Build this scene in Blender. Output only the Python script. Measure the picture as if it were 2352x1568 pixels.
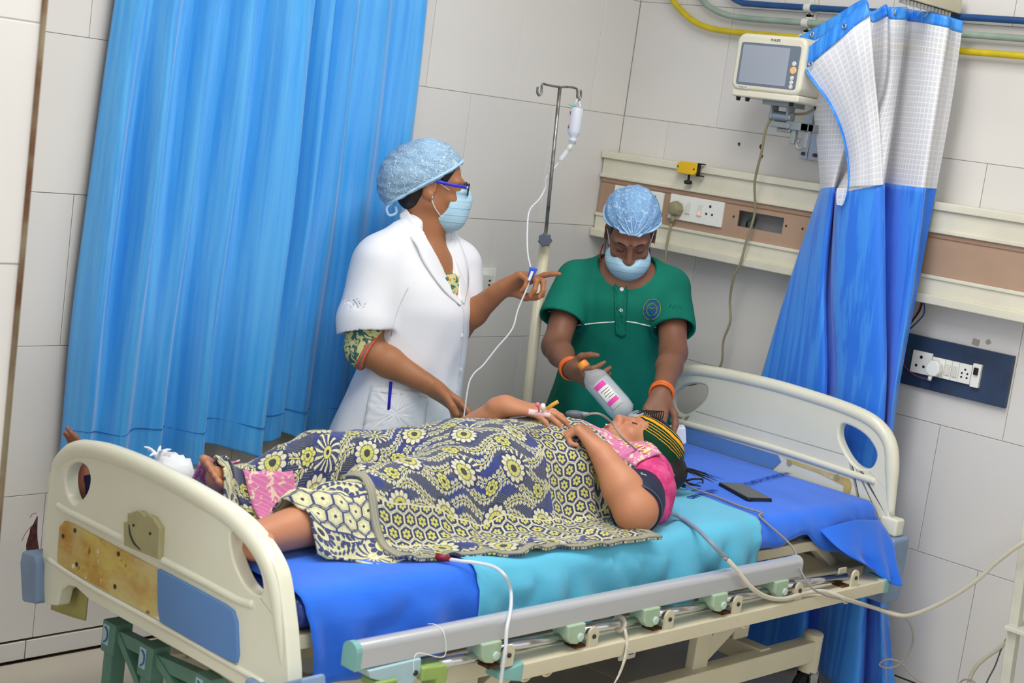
import bpy, bmesh, math, random
import numpy as np
from mathutils import Vector, Matrix
random.seed(7)
RNG = np.random.default_rng(7)
scene = bpy.context.scene
for _o in list(bpy.data.objects):
    bpy.data.objects.remove(_o, do_unlink=True)
COL = scene.collection

# ------------------------------------------------------------------ camera
# room frame: corner of the two tiled walls is (0, 0, 0); wall_back lies on y = 0, wall_right on x = 0, floor on z = 0
FPX = 3548.1
CAM = np.array([-4.3726, -3.5694, 1.64])
_yaw, _pit, _rol = math.radians(47.82906), math.radians(-8.42493), math.radians(7.83181)
_f = np.array([math.sin(_yaw) * math.cos(_pit), math.cos(_yaw) * math.cos(_pit), math.sin(_pit)])
_r0 = np.array([math.cos(_yaw), -math.sin(_yaw), 0.0])
_u0 = np.cross(_r0, _f)
_r = math.cos(_rol) * _r0 + math.sin(_rol) * _u0
_u = -math.sin(_rol) * _r0 + math.cos(_rol) * _u0
cam_d = bpy.data.cameras.new('camera')
cam_d.sensor_width = 36.0
cam_d.lens = FPX * 36.0 / 2352.0
cam_d.clip_start = 0.05
cam_d.dof.use_dof = True
cam_d.dof.focus_distance = 4.15
cam_d.dof.aperture_fstop = 5.6
cam = bpy.data.objects.new('camera', cam_d)
COL.objects.link(cam)
cam.matrix_world = Matrix(((_r[0], _u[0], -_f[0], CAM[0]), (_r[1], _u[1], -_f[1], CAM[1]), (_r[2], _u[2], -_f[2], CAM[2]), (0, 0, 0, 1)))
scene.camera = cam

# ------------------------------------------------------------------ light and exposure
scene.view_settings.view_transform = 'Standard'
scene.view_settings.look = 'None'
scene.view_settings.gamma = 1.0
scene.view_settings.use_curve_mapping = False
scene.view_settings.exposure = 0.38
world = bpy.data.worlds.new('world')
scene.world = world
world.use_nodes = True
world.node_tree.nodes['Background'].inputs['Color'].default_value = (0.93, 0.96, 1.0, 1)
world.node_tree.nodes['Background'].inputs['Strength'].default_value = 0.85
def ceiling_lamp_light(name, x, y, z, sx, sy, power, color=(1.0, 0.99, 0.975)):
    d = bpy.data.lights.new(name, 'AREA')
    d.shape = 'RECTANGLE'; d.size = sx; d.size_y = sy
    d.energy = power; d.color = color
    o = bpy.data.objects.new(name, d)
    o.location = (x, y, z)
    COL.objects.link(o)
    return o
LAMPS = [(-2.4, -1.7, 24), (-1.3, -1.4, 14), (-4.4, -1.7, 12), (-3.2, -4.2, 16)]  # third panel added to light the footboard while only grazing the pillar
for _x, _y, _p in LAMPS:
    ceiling_lamp_light('ceiling_panel_light', _x, _y, 2.845, 1.15, 0.55, _p)

def at(px, py, axis, val):
    """point of the room seen at a pixel of the photograph, on the plane axis = val"""
    d = (px - 1176.0) / FPX * _r - (py - 784.0) / FPX * _u + _f
    k = 'xyz'.index(axis)
    return CAM + d * ((val - CAM[k]) / d[k])
# ------------------------------------------------------------------ small node language for procedural materials
def lin(c):
    return tuple(((v / 255.0) / 12.92 if v / 255.0 <= 0.04045 else ((v / 255.0 + 0.055) / 1.055) ** 2.4) for v in c) + (1.0,)

class S:
    """a node socket (or number) with arithmetic"""
    def __init__(self, nt, v): self.nt = nt; self.v = v
    def _m(self, op, *a):
        n = self.nt.nodes.new('ShaderNodeMath'); n.operation = op
        for i, q in enumerate((self,) + a):
            q = q.v if isinstance(q, S) else q
            if isinstance(q, (int, float)): n.inputs[i].default_value = q
            else: self.nt.links.new(q, n.inputs[i])
        return S(self.nt, n.outputs[0])
    def __add__(s, o): return s._m('ADD', o)
    def __radd__(s, o): return s._m('ADD', o)
    def __sub__(s, o): return s._m('SUBTRACT', o)
    def __rsub__(s, o): return S(s.nt, float(o))._m('SUBTRACT', s)
    def __mul__(s, o): return s._m('MULTIPLY', o)
    def __rmul__(s, o): return s._m('MULTIPLY', o)
    def __truediv__(s, o): return s._m('DIVIDE', o)
    def __neg__(s): return s._m('MULTIPLY', -1.0)
    def lt(s, o): return s._m('LESS_THAN', o)
    def gt(s, o): return s._m('GREATER_THAN', o)
    def abs(s): return s._m('ABSOLUTE')
    def sin(s): return s._m('SINE')
    def cos(s): return s._m('COSINE')
    def sqrt(s): return s._m('SQRT')
    def pow(s, o): return s._m('POWER', o)
    def floor(s): return s._m('FLOOR')
    def fract(s): return s._m('FRACT')
    def mod(s, o): return s._m('FLOORED_MODULO', o)
    def atan2(s, o): return s._m('ARCTAN2', o)
    def min(s, o): return s._m('MINIMUM', o)
    def max(s, o): return s._m('MAXIMUM', o)
    def step(s, a, b):
        n = s.nt.nodes.new('ShaderNodeMapRange'); n.interpolation_type = 'SMOOTHSTEP'
        s.nt.links.new(s.v, n.inputs[0]); n.inputs[1].default_value = a; n.inputs[2].default_value = b
        n.inputs[3].default_value = 0.0; n.inputs[4].default_value = 1.0
        return S(s.nt, n.outputs[0])

class Mat:
    def __init__(self, name, rough=0.5, spec=0.4, metal=0.0, color=(200, 200, 200), **kw):
        self.m = bpy.data.materials.new(name); self.m.use_nodes = True
        self.nt = self.m.node_tree
        self.b = self.nt.nodes['Principled BSDF']
        self.b.inputs['Roughness'].default_value = rough
        self.b.inputs['Specular IOR Level'].default_value = spec
        self.b.inputs['Metallic'].default_value = metal
        self.b.inputs['Base Color'].default_value = lin(color)
        for k, v in kw.items():
            self.b.inputs[k.replace('_', ' ')].default_value = v
        self._obj = None
    def node(self, t, **kw):
        n = self.nt.nodes.new(t)
        for k, v in kw.items(): setattr(n, k, v)
        return n
    def coord(self, kind='Object'):
        n = self.node('ShaderNodeTexCoord'); return n.outputs[kind]
    def xyz(self, kind='Object'):
        n = self.node('ShaderNodeSeparateXYZ'); self.nt.links.new(self.coord(kind), n.inputs[0])
        return [S(self.nt, o) for o in n.outputs]
    def noise(self, scale, detail=3.0, rough=0.55, vec=None, stretch=None, dist=0.0):
        n = self.node('ShaderNodeTexNoise'); n.inputs['Scale'].default_value = scale
        n.inputs['Detail'].default_value = detail; n.inputs['Roughness'].default_value = rough
        n.inputs['Distortion'].default_value = dist
        src = vec if vec is not None else self.coord('Object')
        if stretch:
            mp = self.node('ShaderNodeMapping'); mp.inputs['Scale'].default_value = stretch
            self.nt.links.new(src, mp.inputs[0]); src = mp.outputs[0]
        self.nt.links.new(src, n.inputs['Vector'])
        return S(self.nt, n.outputs[0])
    def mix(self, fac, a, b):
        n = self.node('ShaderNodeMix', data_type='RGBA')
        if isinstance(fac, S): self.nt.links.new(fac.v, n.inputs[0])
        else: n.inputs[0].default_value = fac
        for i, q in ((6, a), (7, b)):
            if isinstance(q, tuple): n.inputs[i].default_value = lin(q) if len(q) == 3 else q
            else: self.nt.links.new(q, n.inputs[i])
        return n.outputs[2]
    def color(self, sock): self.nt.links.new(sock, self.b.inputs['Base Color']); return self
    def link(self, s, name): self.nt.links.new(s.v if isinstance(s, S) else s, self.b.inputs[name]); return self
    def bump(self, s, strength=0.3, dist=0.01):
        n = self.node('ShaderNodeBump'); n.inputs['Strength'].default_value = strength; n.inputs['Distance'].default_value = dist
        self.nt.links.new(s.v, n.inputs['Height']); self.nt.links.new(n.outputs[0], self.b.inputs['Normal']); return self

def plain(name, color, rough=0.5, spec=0.4, metal=0.0, vary=0.0, vscale=8.0, bump=0.0, bscale=120.0, **kw):
    """one-colour procedural material with a little tonal variation and fine relief"""
    M = Mat(name, rough, spec, metal, color, **kw)
    if vary > 0:
        dark = tuple(c * (1 - vary) for c in color); lite = tuple(min(255, c * (1 + vary * 0.5)) for c in color)
        M.color(M.mix(M.noise(vscale).step(0.3, 0.7), dark, lite))
    if bump > 0:
        M.bump(M.noise(bscale, 2.0), bump, 0.002)
    return M.m

# ------------------------------------------------------------------ mesh helpers
def tag(o, label=None, cat=None, group=None, kind=None):
    if label: o['label'] = label
    if cat: o['category'] = cat
    if group: o['group'] = group
    if kind: o['kind'] = kind
    return o

ORIGIN = {}
def thing(name, loc, label, cat, group=None):
    o = bpy.data.objects.new(name, None); o.empty_display_size = 0.05
    o.location = tuple(loc); COL.objects.link(o)
    ORIGIN[o.name] = np.array(loc, float)
    return tag(o, label, cat, group)

def link_mesh(name, me, mat, parent=None, smooth=True):
    if mat is not None and not len(me.materials): me.materials.append(mat)
    o = bpy.data.objects.new(name, me); COL.objects.link(o)
    if parent is not None:
        o.parent = parent
    if smooth and len(me.polygons):
        me.polygons.foreach_set('use_smooth', np.ones(len(me.polygons), dtype=bool))
    return o

def crom(pts, n=8, closed=False):
    """Catmull-Rom through points"""
    P = np.array(pts, float); m = len(P); out = []
    rng = range(m) if closed else range(m - 1)
    for i in rng:
        if closed: a, b, c, d = P[(i - 1) % m], P[i], P[(i + 1) % m], P[(i + 2) % m]
        else: a, b, c, d = P[max(i - 1, 0)], P[i], P[i + 1], P[min(i + 2, m - 1)]
        for k in range(n):
            t = k / n
            out.append(0.5 * ((2 * b) + (c - a) * t + (2 * a - 5 * b + 4 * c - d) * t * t + (3 * b - a - 3 * c + d) * t ** 3))
    if not closed: out.append(P[-1])
    return np.array(out)

def unit(v):
    v = np.array(v, float); n = np.linalg.norm(v); return v / n if n > 1e-12 else v

def basis(d, up=(0, 0, 1)):
    d = unit(d); up = np.array(up, float)
    if abs(d @ unit(up)) > 0.98: up = np.array([1.0, 0, 0]) if abs(d[0]) < 0.9 else np.array([0, 1.0, 0])
    a = unit(np.cross(up, d)); b = np.cross(d, a)
    return a, b, d

class MB:
    def __init__(self): self.v = []; self.f = []; self.uv = None
    def add(self, verts, faces):
        o = len(self.v); self.v.extend([tuple(p) for p in verts]); self.f.extend([tuple(i + o for i in q) for q in faces]); return self
    def box(self, lo, hi):
        x0, y0, z0 = lo; x1, y1, z1 = hi
        return self.add([(x0, y0, z0), (x1, y0, z0), (x1, y1, z0), (x0, y1, z0), (x0, y0, z1), (x1, y0, z1), (x1, y1, z1), (x0, y1, z1)],
                        [(0, 3, 2, 1), (4, 5, 6, 7), (0, 1, 5, 4), (1, 2, 6, 5), (2, 3, 7, 6), (3, 0, 4, 7)])
    def obox(self, c, ax, ay, az, h):
        c = np.array(c); A = [np.array(q) * s for q, s in zip((ax, ay, az), h)]
        vs = [c + sx * A[0] + sy * A[1] + sz * A[2] for sz in (-1, 1) for sx, sy in ((-1, -1), (1, -1), (1, 1), (-1, 1))]
        return self.add(vs, [(0, 3, 2, 1), (4, 5, 6, 7), (0, 1, 5, 4), (1, 2, 6, 5), (2, 3, 7, 6), (3, 0, 4, 7)])
    def bar(self, p0, p1, w, h, up=(0, 0, 1)):
        p0 = np.array(p0, float); p1 = np.array(p1, float); a, b, d = basis(p1 - p0, up)
        return self.obox((p0 + p1) / 2, a, b, d, (w / 2, h / 2, np.linalg.norm(p1 - p0) / 2))
    def cyl(self, p0, p1, r0, r1=None, n=20, cap=True):
        r1 = r0 if r1 is None else r1
        p0 = np.array(p0, float); p1 = np.array(p1, float); a, b, d = basis(p1 - p0)
        vs = []
        for p, r in ((p0, r0), (p1, r1)):
            for k in range(n):
                t = 2 * math.pi * k / n; vs.append(p + r * (math.cos(t) * a + math.sin(t) * b))
        fs = [(k, (k + 1) % n, n + (k + 1) % n, n + k) for k in range(n)]
        if cap: fs += [tuple(range(n - 1, -1, -1)), tuple(range(n, 2 * n))]
        return self.add(vs, fs)
    def tube(self, pts, r, n=10, sub=6, cap=True, closed=False, ry=None):
        P = crom(pts, sub, closed) if sub > 1 else np.array(pts, float)
        m = len(P); R = np.broadcast_to(np.array(r, float), (len(pts),)) if np.ndim(r) else None
        if np.ndim(r):
            R = np.interp(np.linspace(0, len(pts) - 1, m), np.arange(len(pts)), np.array(r, float))
        else: R = np.full(m, float(r))
        T = np.zeros_like(P)
        for i in range(m):
            a = P[(i - 1) % m] if closed or i > 0 else P[i]; b = P[(i + 1) % m] if closed or i < m - 1 else P[i]
            T[i] = unit(b - a)
        A, B, _ = basis(T[0]); vs = []
        for i in range(m):
            A = unit(A - (A @ T[i]) * T[i]); B = np.cross(T[i], A)
            for k in range(n):
                t = 2 * math.pi * k / n; vs.append(P[i] + R[i] * (math.cos(t) * A + (ry if ry else 1.0) * math.sin(t) * B))
        fs = []
        for i in range(m if closed else m - 1):
            j = (i + 1) % m
            for k in range(n): fs.append((i * n + k, i * n + (k + 1) % n, j * n + (k + 1) % n, j * n + k))
        if cap and not closed: fs += [tuple(range(n - 1, -1, -1)), tuple((m - 1) * n + k for k in range(n))]
        return self.add(vs, fs)
    def lathe(self, prof, p, d, n=28):
        """profile (radius, height) turned about axis d through p"""
        a, b, d = basis(d); p = np.array(p, float); vs = []; m = len(prof)
        for (r, h) in prof:
            for k in range(n):
                t = 2 * math.pi * k / n; vs.append(p + d * h + r * (math.cos(t) * a + math.sin(t) * b))
        fs = [(i * n + k, i * n + (k + 1) % n, (i + 1) * n + (k + 1) % n, (i + 1) * n + k) for i in range(m - 1) for k in range(n)]
        fs += [tuple(range(n - 1, -1, -1)), tuple((m - 1) * n + k for k in range(n))]
        return self.add(vs, fs)
    def ball(self, c, r, n=16, m=10, axes=None):
        c = np.array(c, float); r = np.broadcast_to(np.array(r, float), (3,)); ax = np.eye(3) if axes is None else np.array(axes)
        vs = []
        for i in range(1, m):
            for k in range(n):
                ph = math.pi * i / m; t = 2 * math.pi * k / n
                vs.append(c + (np.array([math.sin(ph) * math.cos(t), math.sin(ph) * math.sin(t), math.cos(ph)]) * r) @ ax)
        top = len(vs); vs.append(c + np.array([0, 0, r[2]]) @ ax); vs.append(c - np.array([0, 0, r[2]]) @ ax)
        fs = [((i) * n + k, (i + 1) * n + k, (i + 1) * n + (k + 1) % n, i * n + (k + 1) % n) for i in range(m - 2) for k in range(n)]
        fs += [(top, k, (k + 1) % n) for k in range(n)] + [(top + 1, (m - 2) * n + (k + 1) % n, (m - 2) * n + k) for k in range(n)]
        return self.add(vs, fs)
    def prism(self, outline, o, ax, ay, depth, holes=()):
        """outline (2-D) in the frame o, ax, ay extruded along ax x ay by depth (scalar); holes cut through"""
        o = np.array(o, float); ax = np.array(ax, float); ay = np.array(ay, float); nz = np.cross(ax, ay)
        bm = bmesh.new(); edges = []
        for loop in (outline,) + tuple(holes):
            vs = [bm.verts.new(tuple(o + p[0] * ax + p[1] * ay)) for p in loop]
            for i in range(len(vs)): edges.append(bm.edges.new((vs[i], vs[(i + 1) % len(vs)])))
        if holes:
            bmesh.ops.triangle_fill(bm, use_beauty=True, use_dissolve=False, edges=edges, normal=tuple(nz))
        else:
            bm.faces.new(bm.verts[:])
        fs = bm.faces[:]
        r = bmesh.ops.extrude_face_region(bm, geom=fs)
        mv = [g for g in r['geom'] if isinstance(g, bmesh.types.BMVert)]
        bmesh.ops.translate(bm, verts=mv, vec=tuple(nz * depth))
        bmesh.ops.recalc_face_normals(bm, faces=bm.faces[:])
        bm.verts.index_update()
        base = len(self.v)
        self.v.extend([tuple(q.co) for q in bm.verts]); self.f.extend([tuple(base + q.index for q in fc.verts) for fc in bm.faces])
        bm.free(); return self
    def grid(self, G, closed_u=False):
        """G: array (nu, nv, 3)"""
        nu, nv = G.shape[:2]
        fs = [(i * nv + j, ((i + 1) % nu) * nv + j, ((i + 1) % nu) * nv + j + 1, i * nv + j + 1) for i in range(nu if closed_u else nu - 1) for j in range(nv - 1)]
        return self.add(G.reshape(-1, 3), fs)
    def build(self, name, mat, parent=None, smooth=False, bevel=0.0, bseg=2, subd=0, solid=0.0, uv=None, offset=None, auto=None):
        me = bpy.data.meshes.new(name)
        root = parent
        off = np.zeros(3)
        while root is not None:
            if root.name in ORIGIN: off = ORIGIN[root.name]; break
            root = root.parent
        V = np.array(self.v, float) - off
        me.from_pydata(V.tolist(), [], self.f)
        if uv is not None:
            L = me.uv_layers.new(name='UVMap'); idx = np.empty(len(me.loops), dtype=np.int32); me.loops.foreach_get('vertex_index', idx)
            L.data.foreach_set('uv', np.asarray(uv, float)[idx].ravel())
        me.update()
        o = link_mesh(name, me, mat, parent, smooth)
        if solid:
            md = o.modifiers.new('thick', 'SOLIDIFY'); md.thickness = solid; md.offset = 0.0
        if bevel:
            md = o.modifiers.new('bevel', 'BEVEL'); md.width = bevel; md.segments = bseg; md.limit_method = 'ANGLE'; md.angle_limit = math.radians(35)
            md.harden_normals = False
            me.polygons.foreach_set('use_smooth', np.ones(len(me.polygons), dtype=bool))
            if hasattr(me, 'set_sharp_from_angle'): pass
            w = o.modifiers.new('wn', 'WEIGHTED_NORMAL'); w.keep_sharp = True
        if subd:
            md = o.modifiers.new('sub', 'SUBSURF'); md.levels = subd; md.render_levels = subd
        return o

def part(name, mat, parent, fn, **kw):
    m = MB(); fn(m); return m.build(name, mat, parent, **kw)

def copy_tree(o, parent=None, delta=None):
    c = o.copy(); COL.objects.link(c)
    if parent is not None: c.parent = parent
    for ch in o.children: copy_tree(ch, c)
    return c

# ------------------------------------------------------------------ signed-distance modelling for bodies and clothes
class Field:
    def __init__(self, lo, hi, h):
        self.lo = np.array(lo, np.float32); self.h = h
        self.n = np.ceil((np.array(hi) - self.lo) / h).astype(int) + 1
        self.F = np.full(self.n, 0.2, np.float32)
    def sl(self, lo, hi):
        a = np.clip(np.floor((np.array(lo) - self.lo) / self.h).astype(int), 0, self.n); b = np.clip(np.ceil((np.array(hi) - self.lo) / self.h).astype(int) + 1, 0, self.n)
        return tuple(slice(i, j) for i, j in zip(a, b)), a, b
    def pts(self, a, b):
        X = (self.lo[0] + self.h * np.arange(a[0], b[0], dtype=np.float32))[:, None, None]
        Y = (self.lo[1] + self.h * np.arange(a[1], b[1], dtype=np.float32))[None, :, None]
        Z = (self.lo[2] + self.h * np.arange(a[2], b[2], dtype=np.float32))[None, None, :]
        return X, Y, Z
    def comb(self, s, D, k, op):
        A = self.F[s]
        if op == 'u':
            if k > 0:
                hh = np.clip(0.5 + 0.5 * (A - D) / k, 0, 1); self.F[s] = A * (1 - hh) + D * hh - k * hh * (1 - hh)
            else: self.F[s] = np.minimum(A, D)
        else:
            if k > 0:
                hh = np.clip(0.5 - 0.5 * (A + D) / k, 0, 1); self.F[s] = A * (1 - hh) - D * hh + k * hh * (1 - hh)
            else: self.F[s] = np.maximum(A, -D)
    def cap(self, p, q, r0, r1=None, k=0.01, op='u', flat=None):
        """tapered capsule; flat = (axis, factor) squeezes it along an axis"""
        r1 = r0 if r1 is None else r1
        p = np.array(p, np.float32); q = np.array(q, np.float32); m = max(r0, r1) * (1.0 if flat is None else max(1.0, 1 / flat[1])) + k + 2 * self.h
        s, a, b = self.sl(np.minimum(p, q) - m, np.maximum(p, q) + m)
        if min(b - a) <= 0: return self
        X, Y, Z = self.pts(a, b); d = q - p; L2 = float(d @ d) + 1e-12
        x, y, z = X - p[0], Y - p[1], Z - p[2]
        t = np.clip((x * d[0] + y * d[1] + z * d[2]) / L2, 0, 1)
        x = x - t * d[0]; y = y - t * d[1]; z = z - t * d[2]
        if flat is not None:
            ax = unit(flat[0]); w = x * ax[0] + y * ax[1] + z * ax[2]; g = (1.0 / flat[1] - 1.0)
            x = x + w * g * ax[0]; y = y + w * g * ax[1]; z = z + w * g * ax[2]
        D = np.sqrt(x * x + y * y + z * z) - (r0 + (r1 - r0) * t)
        self.comb(s, D.astype(np.float32), k, op); return self
    def chain(self, pts, rs, k=0.01, op='u', flat=None):
        for i in range(len(pts) - 1): self.cap(pts[i], pts[i + 1], rs[i], rs[i + 1], k if i == 0 else min(k, 0.012) if k < 0.02 else k, op, flat)
        return self
    def ell(self, c, r, axes=None, k=0.01, op='u'):
        c = np.array(c, np.float32); r = np.array(r, np.float32); ax = np.eye(3) if axes is None else np.array(axes, float)
        m = float(r.max()) + k + 2 * self.h
        s, a, b = self.sl(c - m, c + m)
        if min(b - a) <= 0: return self
        X, Y, Z = self.pts(a, b); x, y, z = X - c[0], Y - c[1], Z - c[2]
        u = [(x * ax[i][0] + y * ax[i][1] + z * ax[i][2]) for i in range(3)]
        k0 = np.sqrt((u[0] / r[0]) ** 2 + (u[1] / r[1]) ** 2 + (u[2] / r[2]) ** 2)
        k1 = np.sqrt((u[0] / r[0] ** 2) ** 2 + (u[1] / r[1] ** 2) ** 2 + (u[2] / r[2] ** 2) ** 2) + 1e-9
        self.comb(s, (k0 * (k0 - 1.0) / k1).astype(np.float32), k, op); return self
    def box(self, c, h, axes=None, rad=0.0, k=0.0, op='u'):
        c = np.array(c, np.float32); hh = np.array(h, np.float32); ax = np.eye(3) if axes is None else np.array(axes, float)
        m = float(np.linalg.norm(hh)) + k + 2 * self.h
        s, a, b = self.sl(c - m, c + m)
        if min(b - a) <= 0: return self
        X, Y, Z = self.pts(a, b); x, y, z = X - c[0], Y - c[1], Z - c[2]
        q = [np.abs(x * ax[i][0] + y * ax[i][1] + z * ax[i][2]) - (hh[i] - rad) for i in range(3)]
        D = np.sqrt(np.maximum(q[0], 0) ** 2 + np.maximum(q[1], 0) ** 2 + np.maximum(q[2], 0) ** 2) + np.minimum(np.maximum(q[0], np.maximum(q[1], q[2])), 0) - rad
        self.comb(s, D.astype(np.float32), k, op); return self
    def func(self, fn, op='u', k=0.0):
        X, Y, Z = self.pts(np.zeros(3, int), self.n)
        s = (slice(None),) * 3
        D = fn(X, Y, Z)
        if op == 'add': self.F += D.astype(np.float32)
        else: self.comb(s, np.broadcast_to(D, self.F.shape).astype(np.float32), k, op)
        return self
    def mesh(self):
        F = self.F; F[0] = F[-1] = 0.1; F[:, 0] = F[:, -1] = 0.1; F[:, :, 0] = F[:, :, -1] = 0.1
        ins = F < 0
        c8 = sum(ins[i:F.shape[0] - 1 + i, j:F.shape[1] - 1 + j, k:F.shape[2] - 1 + k].astype(np.int8) for i in (0, 1) for j in (0, 1) for k in (0, 1))
        act = (c8 > 0) & (c8 < 8)
        I, J, K = np.nonzero(act)
        idx = np.full(act.shape, -1, np.int32); idx[I, J, K] = np.arange(len(I))
        cv = {(i, j, k): F[I + i, J + j, K + k] for i in (0, 1) for j in (0, 1) for k in (0, 1)}
        acc = np.zeros((len(I), 3)); cnt = np.zeros(len(I))
        for a in cv:
            for axs in range(3):
                if a[axs] == 0:
                    b = list(a); b[axs] = 1; b = tuple(b)
                    fa, fb = cv[a], cv[b]; m = (fa < 0) != (fb < 0)
                    t = np.where(m, fa / np.where(m, fa - fb, 1), 0)
                    p = np.tile(np.array(a, float), (len(I), 1)); p[:, axs] += t
                    acc[m] += p[m]; cnt[m] += 1
        V = self.lo + self.h * (np.stack([I, J, K], 1) + acc / cnt[:, None])
        faces = []
        for axs in range(3):
            n = F.shape; s0 = [slice(0, n[0]), slice(0, n[1]), slice(0, n[2])]; s1 = list(s0)
            s0[axs] = slice(0, n[axs] - 1); s1[axs] = slice(1, n[axs])
            ch = ins[tuple(s0)] != ins[tuple(s1)]
            i, j, k = np.nonzero(ch); P = np.stack([i, j, k], 1)
            o1, o2 = [q for q in range(3) if q != axs]
            ok = (P[:, o1] > 0) & (P[:, o2] > 0) & (P[:, o1] < n[o1] - 1) & (P[:, o2] < n[o2] - 1); P = P[ok]
            q = []
            for d1, d2 in ((-1, -1), (0, -1), (0, 0), (-1, 0)):
                R = P.copy(); R[:, o1] += d1; R[:, o2] += d2; q.append(idx[R[:, 0], R[:, 1], R[:, 2]])
            q = np.stack(q, 1); flip = ins[P[:, 0], P[:, 1], P[:, 2]]
            if axs == 1: flip = ~flip
            q[~flip] = q[~flip][:, ::-1]
            faces.append(q)
        return V, np.concatenate(faces)
    def build(self, name, mat, parent=None, relax=2, keep=None):
        V, Q = self.mesh()
        if relax:
            e = np.concatenate([Q[:, [0, 1]], Q[:, [1, 2]], Q[:, [2, 3]], Q[:, [3, 0]]])
            for _ in range(relax):
                A = np.zeros_like(V); n = np.zeros(len(V))
                np.add.at(A, e[:, 0], V[e[:, 1]]); np.add.at(A, e[:, 1], V[e[:, 0]]); np.add.at(n, e[:, 0], 1); np.add.at(n, e[:, 1], 1)
                V = V * 0.5 + 0.5 * A / np.maximum(n, 1)[:, None]
        off = np.zeros(3); root = parent
        while root is not None:
            if root.name in ORIGIN: off = ORIGIN[root.name]; break
            root = root.parent
        me = bpy.data.meshes.new(name)
        me.vertices.add(len(V)); me.vertices.foreach_set('co', (V - off).astype(np.float32).ravel())
        me.loops.add(len(Q) * 4); me.loops.foreach_set('vertex_index', Q.astype(np.int32).ravel())
        me.polygons.add(len(Q)); me.polygons.foreach_set('loop_start', np.arange(0, 4 * len(Q), 4, dtype=np.int32))
        me.update(calc_edges=True); me.validate()
        return link_mesh(name, me, mat, parent, True)

EF = np.array([math.sin(_yaw), math.cos(_yaw), 0.0]); ER = np.array([math.cos(_yaw), -math.sin(_yaw), 0.0]); EZ = np.array([0, 0, 1.0])
def vp(px, py, D):
    """room point at a pixel of the photograph on the upright plane EF . X = D"""
    d = (px - 1176.0) / FPX * _r - (py - 784.0) / FPX * _u + _f
    return CAM + d * ((D - CAM @ EF) / (d @ EF))
def ray_dir(px, py): return unit((px - 1176.0) / FPX * _r - (py - 784.0) / FPX * _u + _f)
def field_hit(Fd, px, py, lift=0.0, t0=2.0, t1=6.0):
    """first point of a field's surface on the ray through a pixel, lifted off the surface towards the viewer"""
    d = ray_dir(px, py); T = np.arange(t0, t1, 0.0015); P = CAM + T[:, None] * d
    q = (P - Fd.lo) / Fd.h; ok = np.all((q >= 0) & (q < Fd.n - 1.001), axis=1)
    i = np.clip(np.round(q).astype(int), 0, Fd.n - 1); val = np.where(ok, Fd.F[i[:, 0], i[:, 1], i[:, 2]], 1.0)
    k = np.nonzero(val < 0)[0]
    if len(k) == 0: return None
    return P[k[0]] - d * lift
def field_col(Fd, st, lat, fwd, k=0.02, op='u', zlo=None, zhi=None, fold=None):
    """elliptic column: stations (point, half width, half depth) ordered by height"""
    st = sorted(st, key=lambda s: s[0][2]); z = np.array([s[0][2] for s in st])
    lo = z[0] if zlo is None else zlo; hi = z[-1] if zhi is None else zhi
    rad = max(max(s[1], s[2]) for s in st) + k + 0.03; c = np.array([s[0] for s in st])
    s_, a, b = Fd.sl(np.array([c[:, 0].min() - rad, c[:, 1].min() - rad, lo - 0.03]), np.array([c[:, 0].max() + rad, c[:, 1].max() + rad, hi + 0.03]))
    if min(b - a) <= 0: return
    X, Y, Z = Fd.pts(a, b); zz = Z.ravel()
    def sm(v):
        zf = np.linspace(z[0], z[-1], 200); f = np.interp(zf, z, v)
        ker = np.hanning(21); ker /= ker.sum(); f = np.convolve(np.pad(f, 10, mode='edge'), ker, 'valid'); return np.interp(zz, zf, f).astype(np.float32)[None, None, :]
    cx, cy, ra, rb = sm(c[:, 0]), sm(c[:, 1]), sm([s[1] for s in st]), sm([s[2] for s in st])
    dx, dy = X - cx, Y - cy; u = dx * lat[0] + dy * lat[1]; v = dx * fwd[0] + dy * fwd[1]
    if fold is not None:
        ang = np.arctan2(v, u); w = fold(ang, Z); ra = ra + w; rb = rb + w
    q = np.sqrt((u / ra) ** 2 + (v / rb) ** 2) + 1e-6
    D = (q - 1.0) * np.minimum(ra, rb) * 0.95
    D = np.maximum(D, np.maximum(lo - Z, Z - hi))
    Fd.comb(s_, D.astype(np.float32), k, op)
# ------------------------------------------------------------------ room shell
def tile_mat(name, base, warm, rough):
    M = Mat(name, rough, 0.35, 0.0, base)
    info = M.node('ShaderNodeObjectInfo')
    rnd = S(M.nt, info.outputs['Random'])
    big = M.noise(1.3, 2.0).step(0.25, 0.75)
    c = M.mix(big * 0.6 + rnd * 0.4, base, warm)
    speck = M.noise(90.0, 1.0, vec=M.coord('Object')).gt(0.79)
    c = M.mix(speck * 0.35, c, (150, 140, 125))
    M.color(c)
    M.bump(M.noise(2.0, 2.0), 0.03, 0.02)
    return M.m
m_tile = tile_mat('glazed_wall_tile', (214, 211, 208), (222, 219, 213), 0.33)
m_floor_tile = tile_mat('floor_tile', (196, 188, 172), (206, 199, 184), 0.25)
def grout_mat(name, a, b):
    M = Mat(name, 0.9, 0.1, 0, a)
    M.color(M.mix(M.noise(6.0, 5.0).step(0.4, 0.62), a, b)); return M.m
m_grout = grout_mat('wall_grout', (184, 178, 164), (150, 138, 112))
m_grout_dark = grout_mat('dirty_grout', (92, 78, 60), (60, 48, 36))
m_ceiling = plain('ceiling_paint', (236, 236, 232), 0.9, 0.1, vary=0.03)
m_plaster = plain('plaster', (225, 224, 220), 0.85, 0.1, vary=0.03)

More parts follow.
